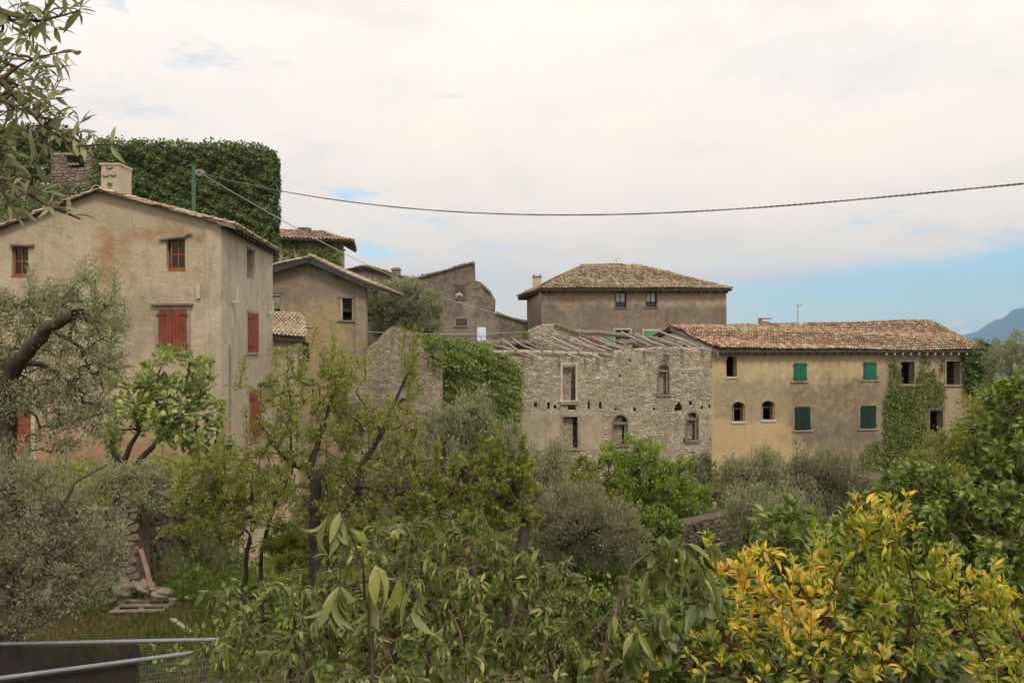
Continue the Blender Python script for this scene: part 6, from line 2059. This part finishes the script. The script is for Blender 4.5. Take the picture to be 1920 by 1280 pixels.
plant('pear_tree', 'low leafy pear with thin leaning stems at the foot of the house corner', 'tree', base_of(465, 17),
      [GB(455, 17, .045, [(462, 1040, 17, .04), (475, 980, 17, .035), (470, 900, 17, .025)]), GB(485, 17, .04, [(490, 1030, 17, .035), (505, 980, 17, .04), (520, 930, 17, .02)]), G([(475, 980, 17, .04), (430, 920, 17, .025), (390, 880, 17, .015)])],
      [BL(415, 880, 17, 50, 36, .8), BL(380, 930, 17, 50, 40, .8), BL(470, 920, 17, 60, 40, .9), BL(420, 970, 17, 70, 36, .9), BL(345, 985, 16.8, 36, 22, .5), BL(400, 1010, 16.5, 50, 20, .5)], 480, (T_PEAR, .062), 'pear trees on the terrace', 66, DBARK, .0035, .5, .05, .16, n_leaves=13000, mat=PEAR, spread=.09, up=.3, shoots=12, shoot_len=.6, leafcnt=4)
plant('pear_tree', 'pear with dark leaning trunk standing near the big grey olive', 'tree', base_of(968, 14.5),
      [GB(962, 14.5, .12, [(972, 1060, 14.5, .10), (984, 990, 14.6, .085), (985, 950, 14.7, .07), (960, 900, 14.8, .04)]), G([(985, 955, 14.7, .05), (1010, 930, 14.7, .02)]), G([(985, 955, 14.7, .06), (920, 920, 14.8, .035), (870, 880, 14.9, .02)])],
      [BL(900, 900, 15, 70, 44, .9), BL(950, 880, 14.8, 50, 30, .8), BL(985, 925, 14.7, 40, 34, .7), BL(860, 950, 15, 60, 40, .9), BL(930, 960, 14.8, 60, 34, .8), BL(800, 930, 15, 50, 40, .8), BL(1000, 965, 14.6, 26, 22, .5)], 420, (T_PEAR, .068), 'pear trees on the terrace', 67, DBARK, .0035, .5, .06, .15, n_leaves=15500, mat=PEAR, spread=.05, up=.3, shoots=12, shoot_len=.5, leafcnt=3)
# shimmering olive between the pears and the ivy
plant('olive_tree', 'silver-tipped olive rising in front of the ivy-covered facade', 'tree', base_of(880, 21),
      [GB(885, 21, .14, [(880, 960, 21, .11), (868, 860, 21, .07), (885, 815, 21, .055), (925, 795, 21, .035)]), G([(880, 960, 21, .08), (930, 880, 21, .04)]), G([(880, 960, 21, .08), (820, 860, 21, .04)])],
      [BL(880, 790, 21, 44, 34, .9), BL(920, 820, 21, 44, 34, .9), BL(840, 800, 21, 40, 30, .8), BL(900, 770, 21, 24, 22, .5), BL(815, 830, 21, 34, 34, .8), BL(880, 860, 21, 80, 40, 1.1), BL(950, 860, 21, 40, 44, .9), BL(860, 910, 21, 90, 40, 1.1), BL(850, 770, 21, 16, 20, .4), BL(960, 920, 21, 50, 40, .9)],
      1000, (T_OLIVE, .09), 'olive trees of the terraces', 68, BARK, .0045, .5, .09, .18, n_leaves=30000, mat=OLIVE, spread=.15, up=.9, leafcnt=5, hollow=.2, shoots=50, shoot_len=.5)
plant('olive_tree', 'soft olive showing behind the old pear trunk', 'tree', base_of(720, 20),
      [GB(720, 20, .12, [(720, 980, 20, .08), (720, 900, 20, .05)])], [BL(700, 900, 20, 70, 40, 1), BL(770, 880, 20, 60, 44, 1), BL(640, 900, 20, 60, 40, 1), BL(740, 950, 20, 110, 40, 1.2), BL(620, 960, 20, 80, 36, 1), BL(830, 960, 20, 50, 36, 1)],
      750, (T_OLIVE, .09), 'olive trees of the terraces', 69, BARK, .0045, .5, .09, .2, n_leaves=24000, mat=OLIVE_DIM, spread=.15, up=.6, leafcnt=5, hollow=.2)
plant('shrub', 'dense dark shrub in the shade under the pear crowns', 'bush', base_of(700, 17.5),
      [GB(700, 17.5, .05, [(700, 1010, 17.5, .03)])], [BL(620, 1010, 18, 120, 40, 1), BL(780, 1010, 18, 130, 45, 1), BL(720, 1050, 17, 160, 40, 1), BL(900, 1010, 18.5, 60, 50, 1), BL(560, 1040, 17, 60, 40, 1)],
      420, (T_PEAR, .09), None, 70, DBARK, .004, .5, .05, .2, n_leaves=20000, mat=PEAR, spread=.12, tintr=(.1, .9))

# ================================================================== walls and loose things on the terraces
tw1 = thing('terrace_wall', (X(120, 19), 19, -5), 'low dry-stone terrace wall with mossy top behind the lower left olive', 'wall')
WTa = Wall((X(-60, 19), 19.05), (-8.15, 19.05))
WTa.make('core', DARK_MORTAR, tw1, [(0, -6.2), (WTa.L, -6.2), (WTa.L, -3.72), (0, -3.80)], [], .5, pxs=False)
stones(WTa, tw1, GREY_RUBBLE, .30, .15, 51, None, .07, 200)
mb = MB()
for i in range(22):
    rr = random.Random(i)
    mb.box(WTa.pt(.15 + i * WTa.L / 22, -3.70, -.12), (.24, .4, .10 + rr.random() * .05), Matrix.Rotation(rr.uniform(-.1, .1), 3, 'Y'), rr.random())
mb.build('cap_stones', RUBBLE, tw1)
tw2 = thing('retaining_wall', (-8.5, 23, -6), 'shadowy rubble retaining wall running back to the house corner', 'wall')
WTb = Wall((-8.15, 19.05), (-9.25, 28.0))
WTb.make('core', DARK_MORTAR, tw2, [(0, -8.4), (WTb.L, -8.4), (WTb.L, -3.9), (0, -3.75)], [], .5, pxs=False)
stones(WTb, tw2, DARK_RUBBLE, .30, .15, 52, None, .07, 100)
pr = thing('stone_pier', (X(228, 18), 18.3, -5), 'broken stone pier of stacked blocks with a plank gate beside it', 'wall')
WPr = Wall((X(208, 18.3), 18.3), (X(262, 18.3), 18.3))
WPr.make('core', DARK_MORTAR, pr, [(206, 1110), (262, 1110), (260, 950), (240, 938), (214, 945)], [], .55)
stones(WPr, pr, BROWN_RUBBLE, .22, .12, 53, None, .06, 120)
for i, x in enumerate((212, 222, 233)):
    mb = MB(); mb.tube([P(x, 1040, 17.9), P(x + (i - 1) * 2, 948, 17.9)], [.03, .025], 5); mb.build('stake', TIMBER, pr)

lw = thing('rubble_wall', (X(1350, 30), 30, -7.5), 'low collapsed rubble wall at the edge of the lawn under the ochre house', 'wall')
WL = Wall((X(1272, 29), 29.0), (X(1410, 32), 32.0))
WL.make('core', DARK_MORTAR, lw, [(1272, 1030), (1410, 1012), (1408, 965), (1385, 958), (1350, 968), (1310, 976), (1280, 982), (1272, 992)], [], .6)
stones(WL, lw, DARK_RUBBLE, .26, .12, 54, None, .09, 200)
rr = random.Random(77)
for i in range(60):
    px_, Yk = rr.uniform(1330, 1430), rr.uniform(31.5, 40)
    x = X(px_, Yk); z = gz(x, Yk)
    s = rr.uniform(.12, .34)
    mb = MB()
    vs = [Vector((rr.uniform(.7, 1) * a * s, rr.uniform(.7, 1) * b * s, rr.uniform(.5, .9) * c * s)) for c in (-1, 1) for b in (-1, 1) for a in (-1, 1)]
    c_ = Vector((x, Yk, z + rr.uniform(.1, .9) * (1 if Yk > 36 else .2)))
    mb.add([p + c_ for p in vs], [(0, 2, 3, 1), (4, 5, 7, 6), (0, 1, 5, 4), (2, 6, 7, 3), (0, 4, 6, 2), (1, 3, 7, 5)], rr.random())
    mb.build('rubble_block', GREY_RUBBLE if i % 2 else DARK_RUBBLE, lw)

# pallet, boards, boulders
pal = thing('wooden_pallet', P(270, 1128, 16.2), 'weathered wooden pallet lying tilted on the grass before boulders', 'pallet')
Mp = Matrix.Rotation(.05, 3, 'Z') @ Matrix.Rotation(.02, 3, 'X')
cp = P(270, 1127, 16.2)
cp = P(270, 1127, 16.9)
cp.z = gz(cp.x, cp.y) + .07
PALLETW = wood_mat('pallet_wood', (.34, .28, .23, 1), (.20, .155, .12, 1))
for k, (yy) in enumerate((-.34, -.02, .30)):
    mb = MB(); mb.box(cp + Mp @ Vector((0.02 * k, yy, .08)), (1.0 - .03 * k, .14, .022), Mp @ Matrix.Rotation((.02, -.03, .05)[k], 3, 'Z'), .5); mb.build('top_board', PALLETW, pal)
for xx in (-.46, 0, .46):
    mb = MB(); mb.box(cp + Mp @ Vector((xx, 0, .02)), (.09, .78, .09), Mp, .6); mb.build('bearer', TIMBER, pal)
for yy in (-.33, .33):
    mb = MB(); mb.box(cp + Mp @ Vector((0, yy, -.04)), (1.0, .11, .02), Mp, .6); mb.build('bottom_board', TIMBER, pal)
o = MB(); o.hexa([P(281, 1106, 16.9), P(291, 1105, 16.9), P(291, 1105, 16.96), P(281, 1106, 16.96), P(260, 1029, 17.5), P(268, 1028, 17.5), P(268, 1028, 17.56), P(260, 1029, 17.56)], .2)
o = o.build('plank', plain('reddish_board', (.26, .16, .115, 1), .85, .25, 5)); tag(o, 'single reddish board leaning upright against the bank', 'plank')
a_, b_ = P(324, 1132, 15.4), P(357, 1173, 14.2)
a_.z = gz(a_.x, a_.y) + .10; b_.z = gz(b_.x, b_.y) + .06
o = MB(); o.hexa([a_ + Vector((-.05, 0, 0)), a_ + Vector((.05, 0, 0)), b_ + Vector((.05, 0, 0)), b_ + Vector((-.05, 0, 0)), a_ + Vector((-.05, 0, .04)), a_ + Vector((.05, 0, .04)), b_ + Vector((.05, 0, .04)), b_ + Vector((-.05, 0, .04))], .2)
o = o.build('plank', PALE_TIMBER); tag(o, 'narrow board lying on the grass beside the pallet', 'plank')


def boulder(px, py, Y, r, label, seed, mat=GREY_RUBBLE):
    rg = np.random.RandomState(seed)
    import bmesh
    bm = bmesh.new()
    bmesh.ops.create_icosphere(bm, subdivisions=3, radius=1)
    ph = rg.rand(3, 3) * 6
    for v in bm.verts:
        c = np.array(v.co)
        f = 1 + .16 * math.sin(c[0] * 3 + ph[0, 0]) * math.sin(c[1] * 3 + ph[0, 1]) + .10 * math.sin(c[2] * 6 + ph[1, 0] + c[0] * 4) + .04 * math.sin(c[1] * 13 + ph[1, 1]) * math.sin(c[0] * 11)
        v.co = Vector((c[0] * f * r[0], c[1] * f * r[1], c[2] * f * r[2]))
    me = bpy.data.meshes.new('boulder'); bm.to_mesh(me); bm.free()
    at = me.attributes.new('tint', 'FLOAT', 'POINT'); at.data.foreach_set('value', np.full(len(me.vertices), .6, dtype=np.float32))
    o = link_mesh('boulder', me, mat)
    o.location = P(px, py, Y)
    tag(o, label, 'boulder', 'boulders round the pallet')


boulder(228, 1105, 16.9, (.16, .18, .17), 'round grey boulder at the left end of the pallet', 1)
boulder(272, 1100, 17.2, (.20, .2, .14), 'boulder behind the pallet at the foot of the leaning board', 2)
boulder(302, 1112, 16.9, (.17, .17, .10), 'flat boulder at the right end of the pallet', 3)

# fence with rails and netting, lower left
fe = thing('rail_fence', (X(200, 9), 9, -4.2), 'pipe-rail fence with dark shade netting in the lower left corner', 'fence')
mb = MB(); mb.tube([P(-120, 1209, 9.6), P(420, 1198, 9.6)], .021, 10); mb.build('rail', GALV, fe)
mb = MB(); mb.tube([P(-120, 1290, 7.6), P(0, 1271, 7.9), P(415, 1216, 9.4)], .021, 10); mb.build('rail', GALV, fe)
for px_, py_, Y in ((413, 1214, 9.4), (-110, 1290, 7.6)):
    b = base_of(px_, Y)
    mb = MB(); mb.tube([Vector((b.x, b.y, b.z - .2)), P(px_, py_, Y)], .024, 10); mb.build('post', GALV, fe)
net1 = MB()


def netting(mb, a, b, h, nx, nz, sagf, seed):
    rg = random.Random(seed); vs, fs = [], []
    for i in range(nx + 1):
        t = i / nx
        c = a.lerp(b, t)
        for j in range(nz + 1):
            s = j / nz
            off = .05 * math.sin(t * 9 + s * 3 + seed) * s
            vs.append(c + Vector((0.02 * s, off, -.03 - h * s - (sagf * math.sin(t * 14) if j == nz else 0))))
    for i in range(nx):
        for j in range(nz):
            q = i * (nz + 1) + j
            fs.append((q, q + 1, q + nz + 2, q + nz + 1))
    mb.add(vs, fs)


netting(net1, P(-120, 1209, 9.6), P(262, 1202, 9.6), 1.0, 40, 6, .03, 1)
net1.build('shade_net', SHADE_NET, fe, smooth=True)
net1 = MB(); netting(net1, P(-120, 1291, 7.6), P(256, 1237, 8.85), 1.0, 40, 6, .03, 2)
net1.build('shade_net', SHADE_NET, fe, smooth=True)
wires = MB()
a, b = P(262, 1232, 8.86), P(415, 1216, 9.4)
for i in range(30):
    c = a.lerp(b, i / 29); wires.tube([c, c + Vector((0, 0, -1.1))], .0018, 3)
for j in range(14):
    dz_ = Vector((0, 0, -.02 - j * .078)); wires.tube([a + dz_, b + dz_], .0018, 3)
a2, b2 = P(262, 1202, 9.6), P(420, 1198, 9.6)
wires.build('wire_mesh', GALV, fe)

# ================================================================== grass and undergrowth
GRASS = leaf_mat('grass_blade', [(0.0, (0.05, 0.085, 0.018, 1)), (0.5, (0.085, 0.13, 0.028, 1)), (1.0, (0.17, 0.18, 0.06, 1))], None, .3, .5)
DRYG = leaf_mat('dry_grass_blade', [(0.0, (0.09, 0.085, 0.03, 1)), (0.5, (0.16, 0.115, 0.05, 1)), (1.0, (0.24, 0.15, 0.07, 1))], None, .2, .6)


def scatter(name, label, boxes, n, h, tpl, mat, seed, lay=.35, lift=0.0, wd=1.0):
    """boxes: (x0,x1,y0,y1) on the ground"""
    rs = np.random.RandomState(seed)
    ar = np.array([(b[1] - b[0]) * (b[3] - b[2]) for b in boxes]); ar = ar / ar.sum()
    k = rs.choice(len(boxes), n, p=ar); B = np.array([b[:4] for b in boxes])[k]
    x = B[:, 0] + rs.rand(n) * (B[:, 1] - B[:, 0]); y = B[:, 2] + rs.rand(n) * (B[:, 3] - B[:, 2])
    z = ground_z(x, y) + lift * rs.rand(n) ** 1.5 * (.4 + .6 * np.sin(x * 1.3 + y * .7) ** 2)
    ax = unit(np.stack([rs.randn(n) * lay, rs.randn(n) * lay, np.ones(n)], 1))
    nz = unit(rs.randn(n, 3) * [1, 1, .3])
    o = mass(name, tpl, np.stack([x, y, z], 1), ax, nz, h * rs.uniform(.5, 1.4, n), rs.rand(n), mat)
    tag(o, label, None, None, 'stuff')
    return o


scatter('grass', 'green grass on the lawn below the ruins', [(-6, 16, 14, 34), (-3, 12, 20, 30), (2, 12, 26, 40)], 90000, .17, tpl_far(.05), GRASS, 1)
scatter('grass', 'dry brownish grass round the pallet and fence', [(-12, -4, 8.6, 19)], 45000, .10, tpl_far(.06), DRYG, 2, .7)
scatter('grass', 'green tufts in the brown grass near the fence', [(-12, -3.5, 8.6, 19)], 16000, .13, tpl_far(.05), GRASS, 3, .5)
scatter('undergrowth', 'leafy weeds and nettles filling the ground between the trees', [(-9, 2, 17, 29), (-9, -6, 18, 28), (-9, 14, 34, 43), (-4, 6, 12, 16), (13, 22, 22, 42), (-8.5, -4, 19, 34), (-5, -2, 12, 17)], 60000, .11, T_PEAR, IVY2, 4, 1.2, .75)
scatter('undergrowth', 'leafy cover on the upper terrace before the left house', [(-17, -8.5, 19.3, 27.5)], 9000, .12, T_PEAR, PEAR, 5, 1.2, .5)

# ================================================================== FOREGROUND
def fore(name, label, cat, px, Y, guides, blobs, **kw):
    b = base_of(px, Y)
    return plant(name, label, cat, b, guides, blobs, **kw)


# hackberry thicket along the bottom, centre
def stem(px0, Y0, pts, r=.014):
    b = base_of(px0, Y0)
    return [(b.x, b.y, b.z - .1, r * 1.3)] + G(pts)


fore('hackberry_bush', 'wide thicket of drooping lance leaves along the bottom centre', 'bush', 800, 4.6,
     [stem(760, 4.6, [(740, 1230, 4.6, .016), (690, 1100, 4.7, .010), (640, 1040, 4.8, .005)]), stem(820, 4.6, [(800, 1200, 4.6, .014), (850, 1080, 4.7, .008), (905, 1000, 4.8, .004)]), stem(900, 4.7, [(930, 1230, 4.6, .014), (1000, 1120, 4.6, .008), (1060, 1050, 4.6, .004)]),
      stem(620, 4.7, [(580, 1240, 4.7, .014), (500, 1180, 4.8, .008), (420, 1130, 4.9, .004)]), stem(1050, 4.5, [(1080, 1240, 4.4, .012), (1140, 1150, 4.4, .007), (1200, 1100, 4.4, .004)]), G([(740, 1230, 4.6, .01), (760, 1080, 4.7, .006), (770, 1000, 4.8, .003)])],
     [BL(460, 1165, 4.9, 60, 50, .4), BL(530, 1150, 4.8, 90, 60, .6), BL(640, 1110, 4.8, 80, 70, .6), BL(760, 1080, 4.8, 90, 80, .6), BL(870, 1060, 4.8, 80, 70, .6), BL(970, 1100, 4.7, 80, 60, .6), BL(1050, 1165, 4.6, 80, 50, .5), BL(1150, 1190, 4.5, 90, 60, .6),
      BL(610, 1225, 4.5, 150, 55, .7), BL(850, 1210, 4.4, 200, 70, .7), BL(1080, 1240, 4.2, 160, 60, .6), BL(760, 1000, 4.8, 50, 26, .3), BL(905, 1000, 4.8, 50, 22, .3), BL(1045, 1070, 4.6, 40, 20, .2), BL(430, 1105, 5.0, 50, 22, .3)],
     tips=950, leaf=(None, .064), seed=81, bark=TWIG, rtwig=.0019, rexp=.48, rmax=.014, step=.07, bow=.12, jit=.035, droop=.85, up=.1, n_leaves=14500, mat=HACK, near='lance', keep=300, spread=.012, leafcnt=2, wjit=.3)
# tall shoot with big leaves
fore('hackberry_sapling', 'tall thin shoot with large pale hanging leaves left of centre', 'bush', 690, 2.9,
     [stem(735, 2.75, [(700, 1285, 2.8, .0055), (692, 1180, 2.8, .0048), (682, 1060, 2.8, .004), (660, 1010, 2.8, .003), (640, 960, 2.8, .002)])],
     [BL(600, 985, 2.8, 20, 10, .05), BL(632, 975, 2.8, 18, 10, .05), BL(640, 1060, 2.8, 60, 26, .10), BL(680, 1060, 2.8, 46, 20, .1), BL(790, 1110, 2.8, 50, 30, .1), BL(665, 1120, 2.8, 40, 30, .12), BL(1000, 1190, 2.8, 10, 10, .02)],
     tips=20, leaf=(None, .115), seed=82, bark=DBARK, rtwig=.0013, rmax=.004, step=.05, bow=.1, jit=.08, droop=1.3, up=0, n_leaves=64, mat=HACK, near='lance', keep=64, spread=.006, tintr=(.4, 1))
fore('hackberry_branch', 'arching branch of large leaves over the lawn right of centre', 'bush', 1120, 3.1,
     [stem(1080, 3.0, [(1120, 1270, 3.0, .009), (1160, 1130, 3.1, .007), (1185, 1060, 3.1, .005), (1225, 1030, 3.1, .004), (1290, 1020, 3.15, .003)]), G([(1225, 1035, 3.1, .003), (1300, 1080, 3.1, .002), (1340, 1110, 3.1, .0015)]), G([(1225, 1030, 3.1, .003), (1240, 1000, 3.1, .0015)])],
     [BL(1260, 1015, 3.1, 60, 24, .12), BL(1300, 1050, 3.1, 60, 30, .12), BL(1240, 1060, 3.1, 50, 36, .12), BL(1300, 1110, 3.1, 60, 36, .14), BL(1200, 1200, 3.0, 80, 50, .15)],
     tips=46, leaf=(None, .105), seed=83, bark=TWIG, rtwig=.0014, rmax=.006, step=.05, bow=.1, jit=.08, droop=1.1, up=0, n_leaves=300, mat=HACK, near='lance', keep=300, spread=.008, tintr=(.2, 1))
# green shoots behind the yellow bush
fore('privet_bush', 'mid-green narrow-leaved bush behind the yellow shrub', 'bush', 1500, 6.5,
     [stem(1480, 6.5, [(1490, 1150, 6.5, .014), (1475, 990, 6.5, .005)]), stem(1600, 6.5, [(1600, 1100, 6.5, .012), (1580, 990, 6.5, .005)]), stem(1380, 6.5, [(1390, 1200, 6.5, .012), (1360, 1080, 6.5, .005)])],
     [BL(1470, 1010, 6.5, 50, 60, .5), BL(1540, 1020, 6.5, 80, 40, .6), BL(1640, 1010, 6.5, 60, 40, .6), BL(1400, 1100, 6.5, 90, 50, .6), BL(1500, 1090, 6.5, 100, 60, .6), BL(1620, 1090, 6.5, 100, 60, .6), BL(1330, 1150, 6.3, 70, 40, .5), BL(1480, 960, 6.5, 20, 30, .3)],
     tips=600, leaf=(None, .072), seed=84, bark=TWIG, rtwig=.002, rmax=.014, step=.1, bow=.05, droop=.1, up=.5, n_leaves=11000, mat=LAUREL, near='narrow', keep=120, spread=.03, tintr=(0, .8))
fore('laurel_bush', 'tall glossy green bush filling the right edge', 'bush', 1820, 5.2,
     [stem(1850, 5.2, [(1850, 1100, 5.2, .018), (1870, 900, 5.2, .010), (1890, 740, 5.2, .004)]), stem(1760, 5.2, [(1780, 1100, 5.2, .014), (1770, 980, 5.2, .008), (1720, 880, 5.3, .004)]), stem(1950, 5.2, [(1940, 1000, 5.2, .014), (1960, 800, 5.2, .005)])],
     [BL(1890, 760, 5.2, 30, 46, .3), BL(1935, 740, 5.2, 40, 46, .4), BL(1870, 850, 5.2, 46, 50, .4), BL(1930, 840, 5.2, 50, 70, .5), BL(1800, 920, 5.2, 70, 46, .5), BL(1720, 900, 5.3, 40, 34, .4), BL(1690, 960, 5.3, 50, 44, .4), BL(1770, 1000, 5.2, 90, 60, .6), BL(1890, 980, 5.2, 90, 80, .6),
      BL(1850, 1100, 5.1, 110, 70, .6), BL(1720, 1070, 5.3, 70, 50, .5), BL(1668, 905, 5.3, 22, 24, .2)],
     tips=950, leaf=(None, .049), seed=85, bark=TWIG, rtwig=.002, rmax=.016, step=.09, bow=.06, droop=.2, up=.35, n_leaves=19000, mat=LAUREL, near='oval', keep=300, spread=.04)


def ytint(p, rs):
    vx = p[:, 0] / p[:, 1] * F + 960
    base = .47 + .38 * np.sin(p[:, 0] * 5.1 + p[:, 2] * 3) * np.sin(p[:, 2] * 6.3 + 1) + .25 * rs.randn(len(p))
    base += np.where((vx > 1750), .14, 0)
    return base


fore('yellow_shrub', 'yellow and orange turning shrub in the lower right foreground', 'bush', 1600, 3.4,
     [stem(1690, 3.3, [(1700, 1200, 3.3, .0065), (1715, 1120, 3.3, .0055), (1700, 1050, 3.3, .0042), (1675, 990, 3.3, .003), (1668, 930, 3.3, .002)], .008), stem(1620, 3.3, [(1590, 1220, 3.3, .006), (1540, 1150, 3.3, .005), (1480, 1080, 3.3, .0035), (1430, 1030, 3.3, .002)], .008),
      stem(1560, 3.3, [(1540, 1200, 3.3, .008), (1560, 1100, 3.3, .005), (1590, 1040, 3.3, .003)]), stem(1860, 3.2, [(1850, 1240, 3.2, .005), (1800, 1150, 3.2, .004), (1800, 1090, 3.2, .003)]), stem(1960, 3.2, [(1930, 1230, 3.2, .006), (1900, 1160, 3.2, .003)]),
      stem(1420, 3.3, [(1400, 1250, 3.3, .007), (1350, 1180, 3.3, .005), (1310, 1100, 3.3, .003)]), stem(1660, 3.2, [(1655, 1230, 3.2, .006), (1658, 1130, 3.2, .0055), (1665, 1066, 3.2, .005)])],
     [BL(1668, 930, 3.3, 12, 14, .05), BL(1674, 968, 3.3, 18, 22, .08), BL(1640, 1010, 3.3, 40, 28, .15), BL(1700, 1030, 3.3, 46, 40, .18), BL(1450, 1055, 3.3, 34, 28, .15), BL(1500, 1105, 3.3, 60, 34, .2), BL(1570, 1080, 3.3, 40, 34, .18), BL(1430, 1110, 3.3, 50, 40, .2), BL(1320, 1080, 3.3, 40, 36, .15),
      BL(1360, 1150, 3.3, 70, 50, .2), BL(1480, 1170, 3.3, 90, 50, .25), BL(1600, 1140, 3.3, 80, 50, .25), BL(1720, 1110, 3.3, 80, 50, .25), BL(1810, 1110, 3.2, 60, 50, .2), BL(1780, 1200, 3.2, 100, 50, .25), BL(1880, 1170, 3.2, 60, 50, .2), BL(1620, 1230, 3.2, 110, 50, .25),
      BL(1460, 1240, 3.2, 110, 40, .25), BL(1300, 1230, 3.3, 90, 44, .2), BL(1900, 1250, 3.1, 70, 40, .2), BL(1210, 1240, 3.4, 60, 34, .2), BL(1350, 1060, 3.3, 30, 20, .1)],
     tips=560, leaf=(None, .042), seed=86, bark=RTWIG, rtwig=.0013, rexp=.42, rmax=.010, step=.05, bow=.02, jit=.05, droop=0, up=.55, n_leaves=4300, mat=YELLOW, near='narrow', keep=300, spread=.014, leafcnt=2, tfn=ytint, shoots=60, shoot_len=.14, hollow=.2)
fore('privet_bush', 'dark green leafy growth at the very bottom under the yellow shrub', 'bush', 1500, 4.2,
     [stem(1500, 4.2, [(1500, 1230, 4.2, .01)]), stem(1750, 4.2, [(1750, 1230, 4.2, .01)]), stem(1300, 4.2, [(1300, 1240, 4.2, .01)])],
     [BL(1400, 1200, 4.1, 160, 70, .5), BL(1600, 1190, 4.1, 160, 80, .5), BL(1800, 1200, 4.1, 150, 80, .5), BL(1250, 1240, 4.1, 120, 50, .5)],
     tips=300, leaf=(None, .075), seed=87, bark=TWIG, rtwig=.002, rmax=.012, step=.09, n_leaves=5200, mat=LAUREL, near='oval', keep=0, spread=.015, tintr=(0, .6))
# overhanging olive, top left: trunk stands just outside the frame
tx = -2.75
bz_ = gz(tx, 2.6)
plant('olive_tree', 'overhanging olive branches with long leaves in the upper left corner', 'tree', Vector((tx, 2.6, bz_)),
      [[(tx, 2.6, bz_ - .1, .13), (tx + .05, 2.6, -.6, .11), (tx + .15, 2.55, .35, .09)], [(tx + .15, 2.55, .35, .07)] + G([(-120, 360, 2.5, .03), (0, 325, 2.5, .010), (90, 385, 2.5, .006), (150, 410, 2.5, .003)]),
       [(tx + .15, 2.55, .35, .06)] + G([(-140, 250, 2.5, .022), (0, 318, 2.5, .008), (60, 345, 2.5, .005)]), [(tx + .1, 2.55, .35, .06)] + G([(-140, 60, 2.5, .03), (0, 150, 2.5, .009), (80, 235, 2.5, .005), (150, 265, 2.5, .003)]),
       [(tx + .1, 2.55, .35, .05)] + G([(-120, -60, 2.5, .03), (0, 20, 2.5, .009), (70, 40, 2.5, .005), (150, 20, 2.5, .002)]), G([(0, 150, 2.5, .005), (60, 110, 2.5, .003), (150, 96, 2.5, .0015)]), G([(80, 235, 2.5, .004), (140, 275, 2.5, .003), (230, 270, 2.5, .0012)]),
       G([(0, 318, 2.5, .005), (10, 370, 2.5, .003), (35, 410, 2.5, .0015)])],
      [BL(20, 30, 2.5, 70, 44, .15), BL(80, 30, 2.5, 50, 40, .12), BL(30, 120, 2.5, 70, 40, .15), BL(80, 150, 2.5, 36, 36, .1), BL(40, 190, 2.5, 70, 30, .15), BL(110, 220, 2.5, 46, 30, .12), BL(50, 260, 2.5, 70, 26, .12), BL(150, 255, 2.5, 40, 16, .06),
       BL(20, 310, 2.5, 50, 30, .12), BL(60, 350, 2.5, 44, 26, .1), BL(15, 380, 2.5, 36, 30, .1), BL(-60, 150, 2.5, 60, 150, .25), BL(-40, 320, 2.5, 50, 60, .2), BL(190, 262, 2.5, 20, 6, .03), BL(120, 60, 2.5, 30, 30, .06)],
      420, (None, .055), None, 88, TWIG, .0011, .5, .05, .05, .03, .06, n_leaves=1000, mat=OLIVE, near='olive', keep=300, spread=.006, up=.15, leafcnt=3, tintr=(0, .8))
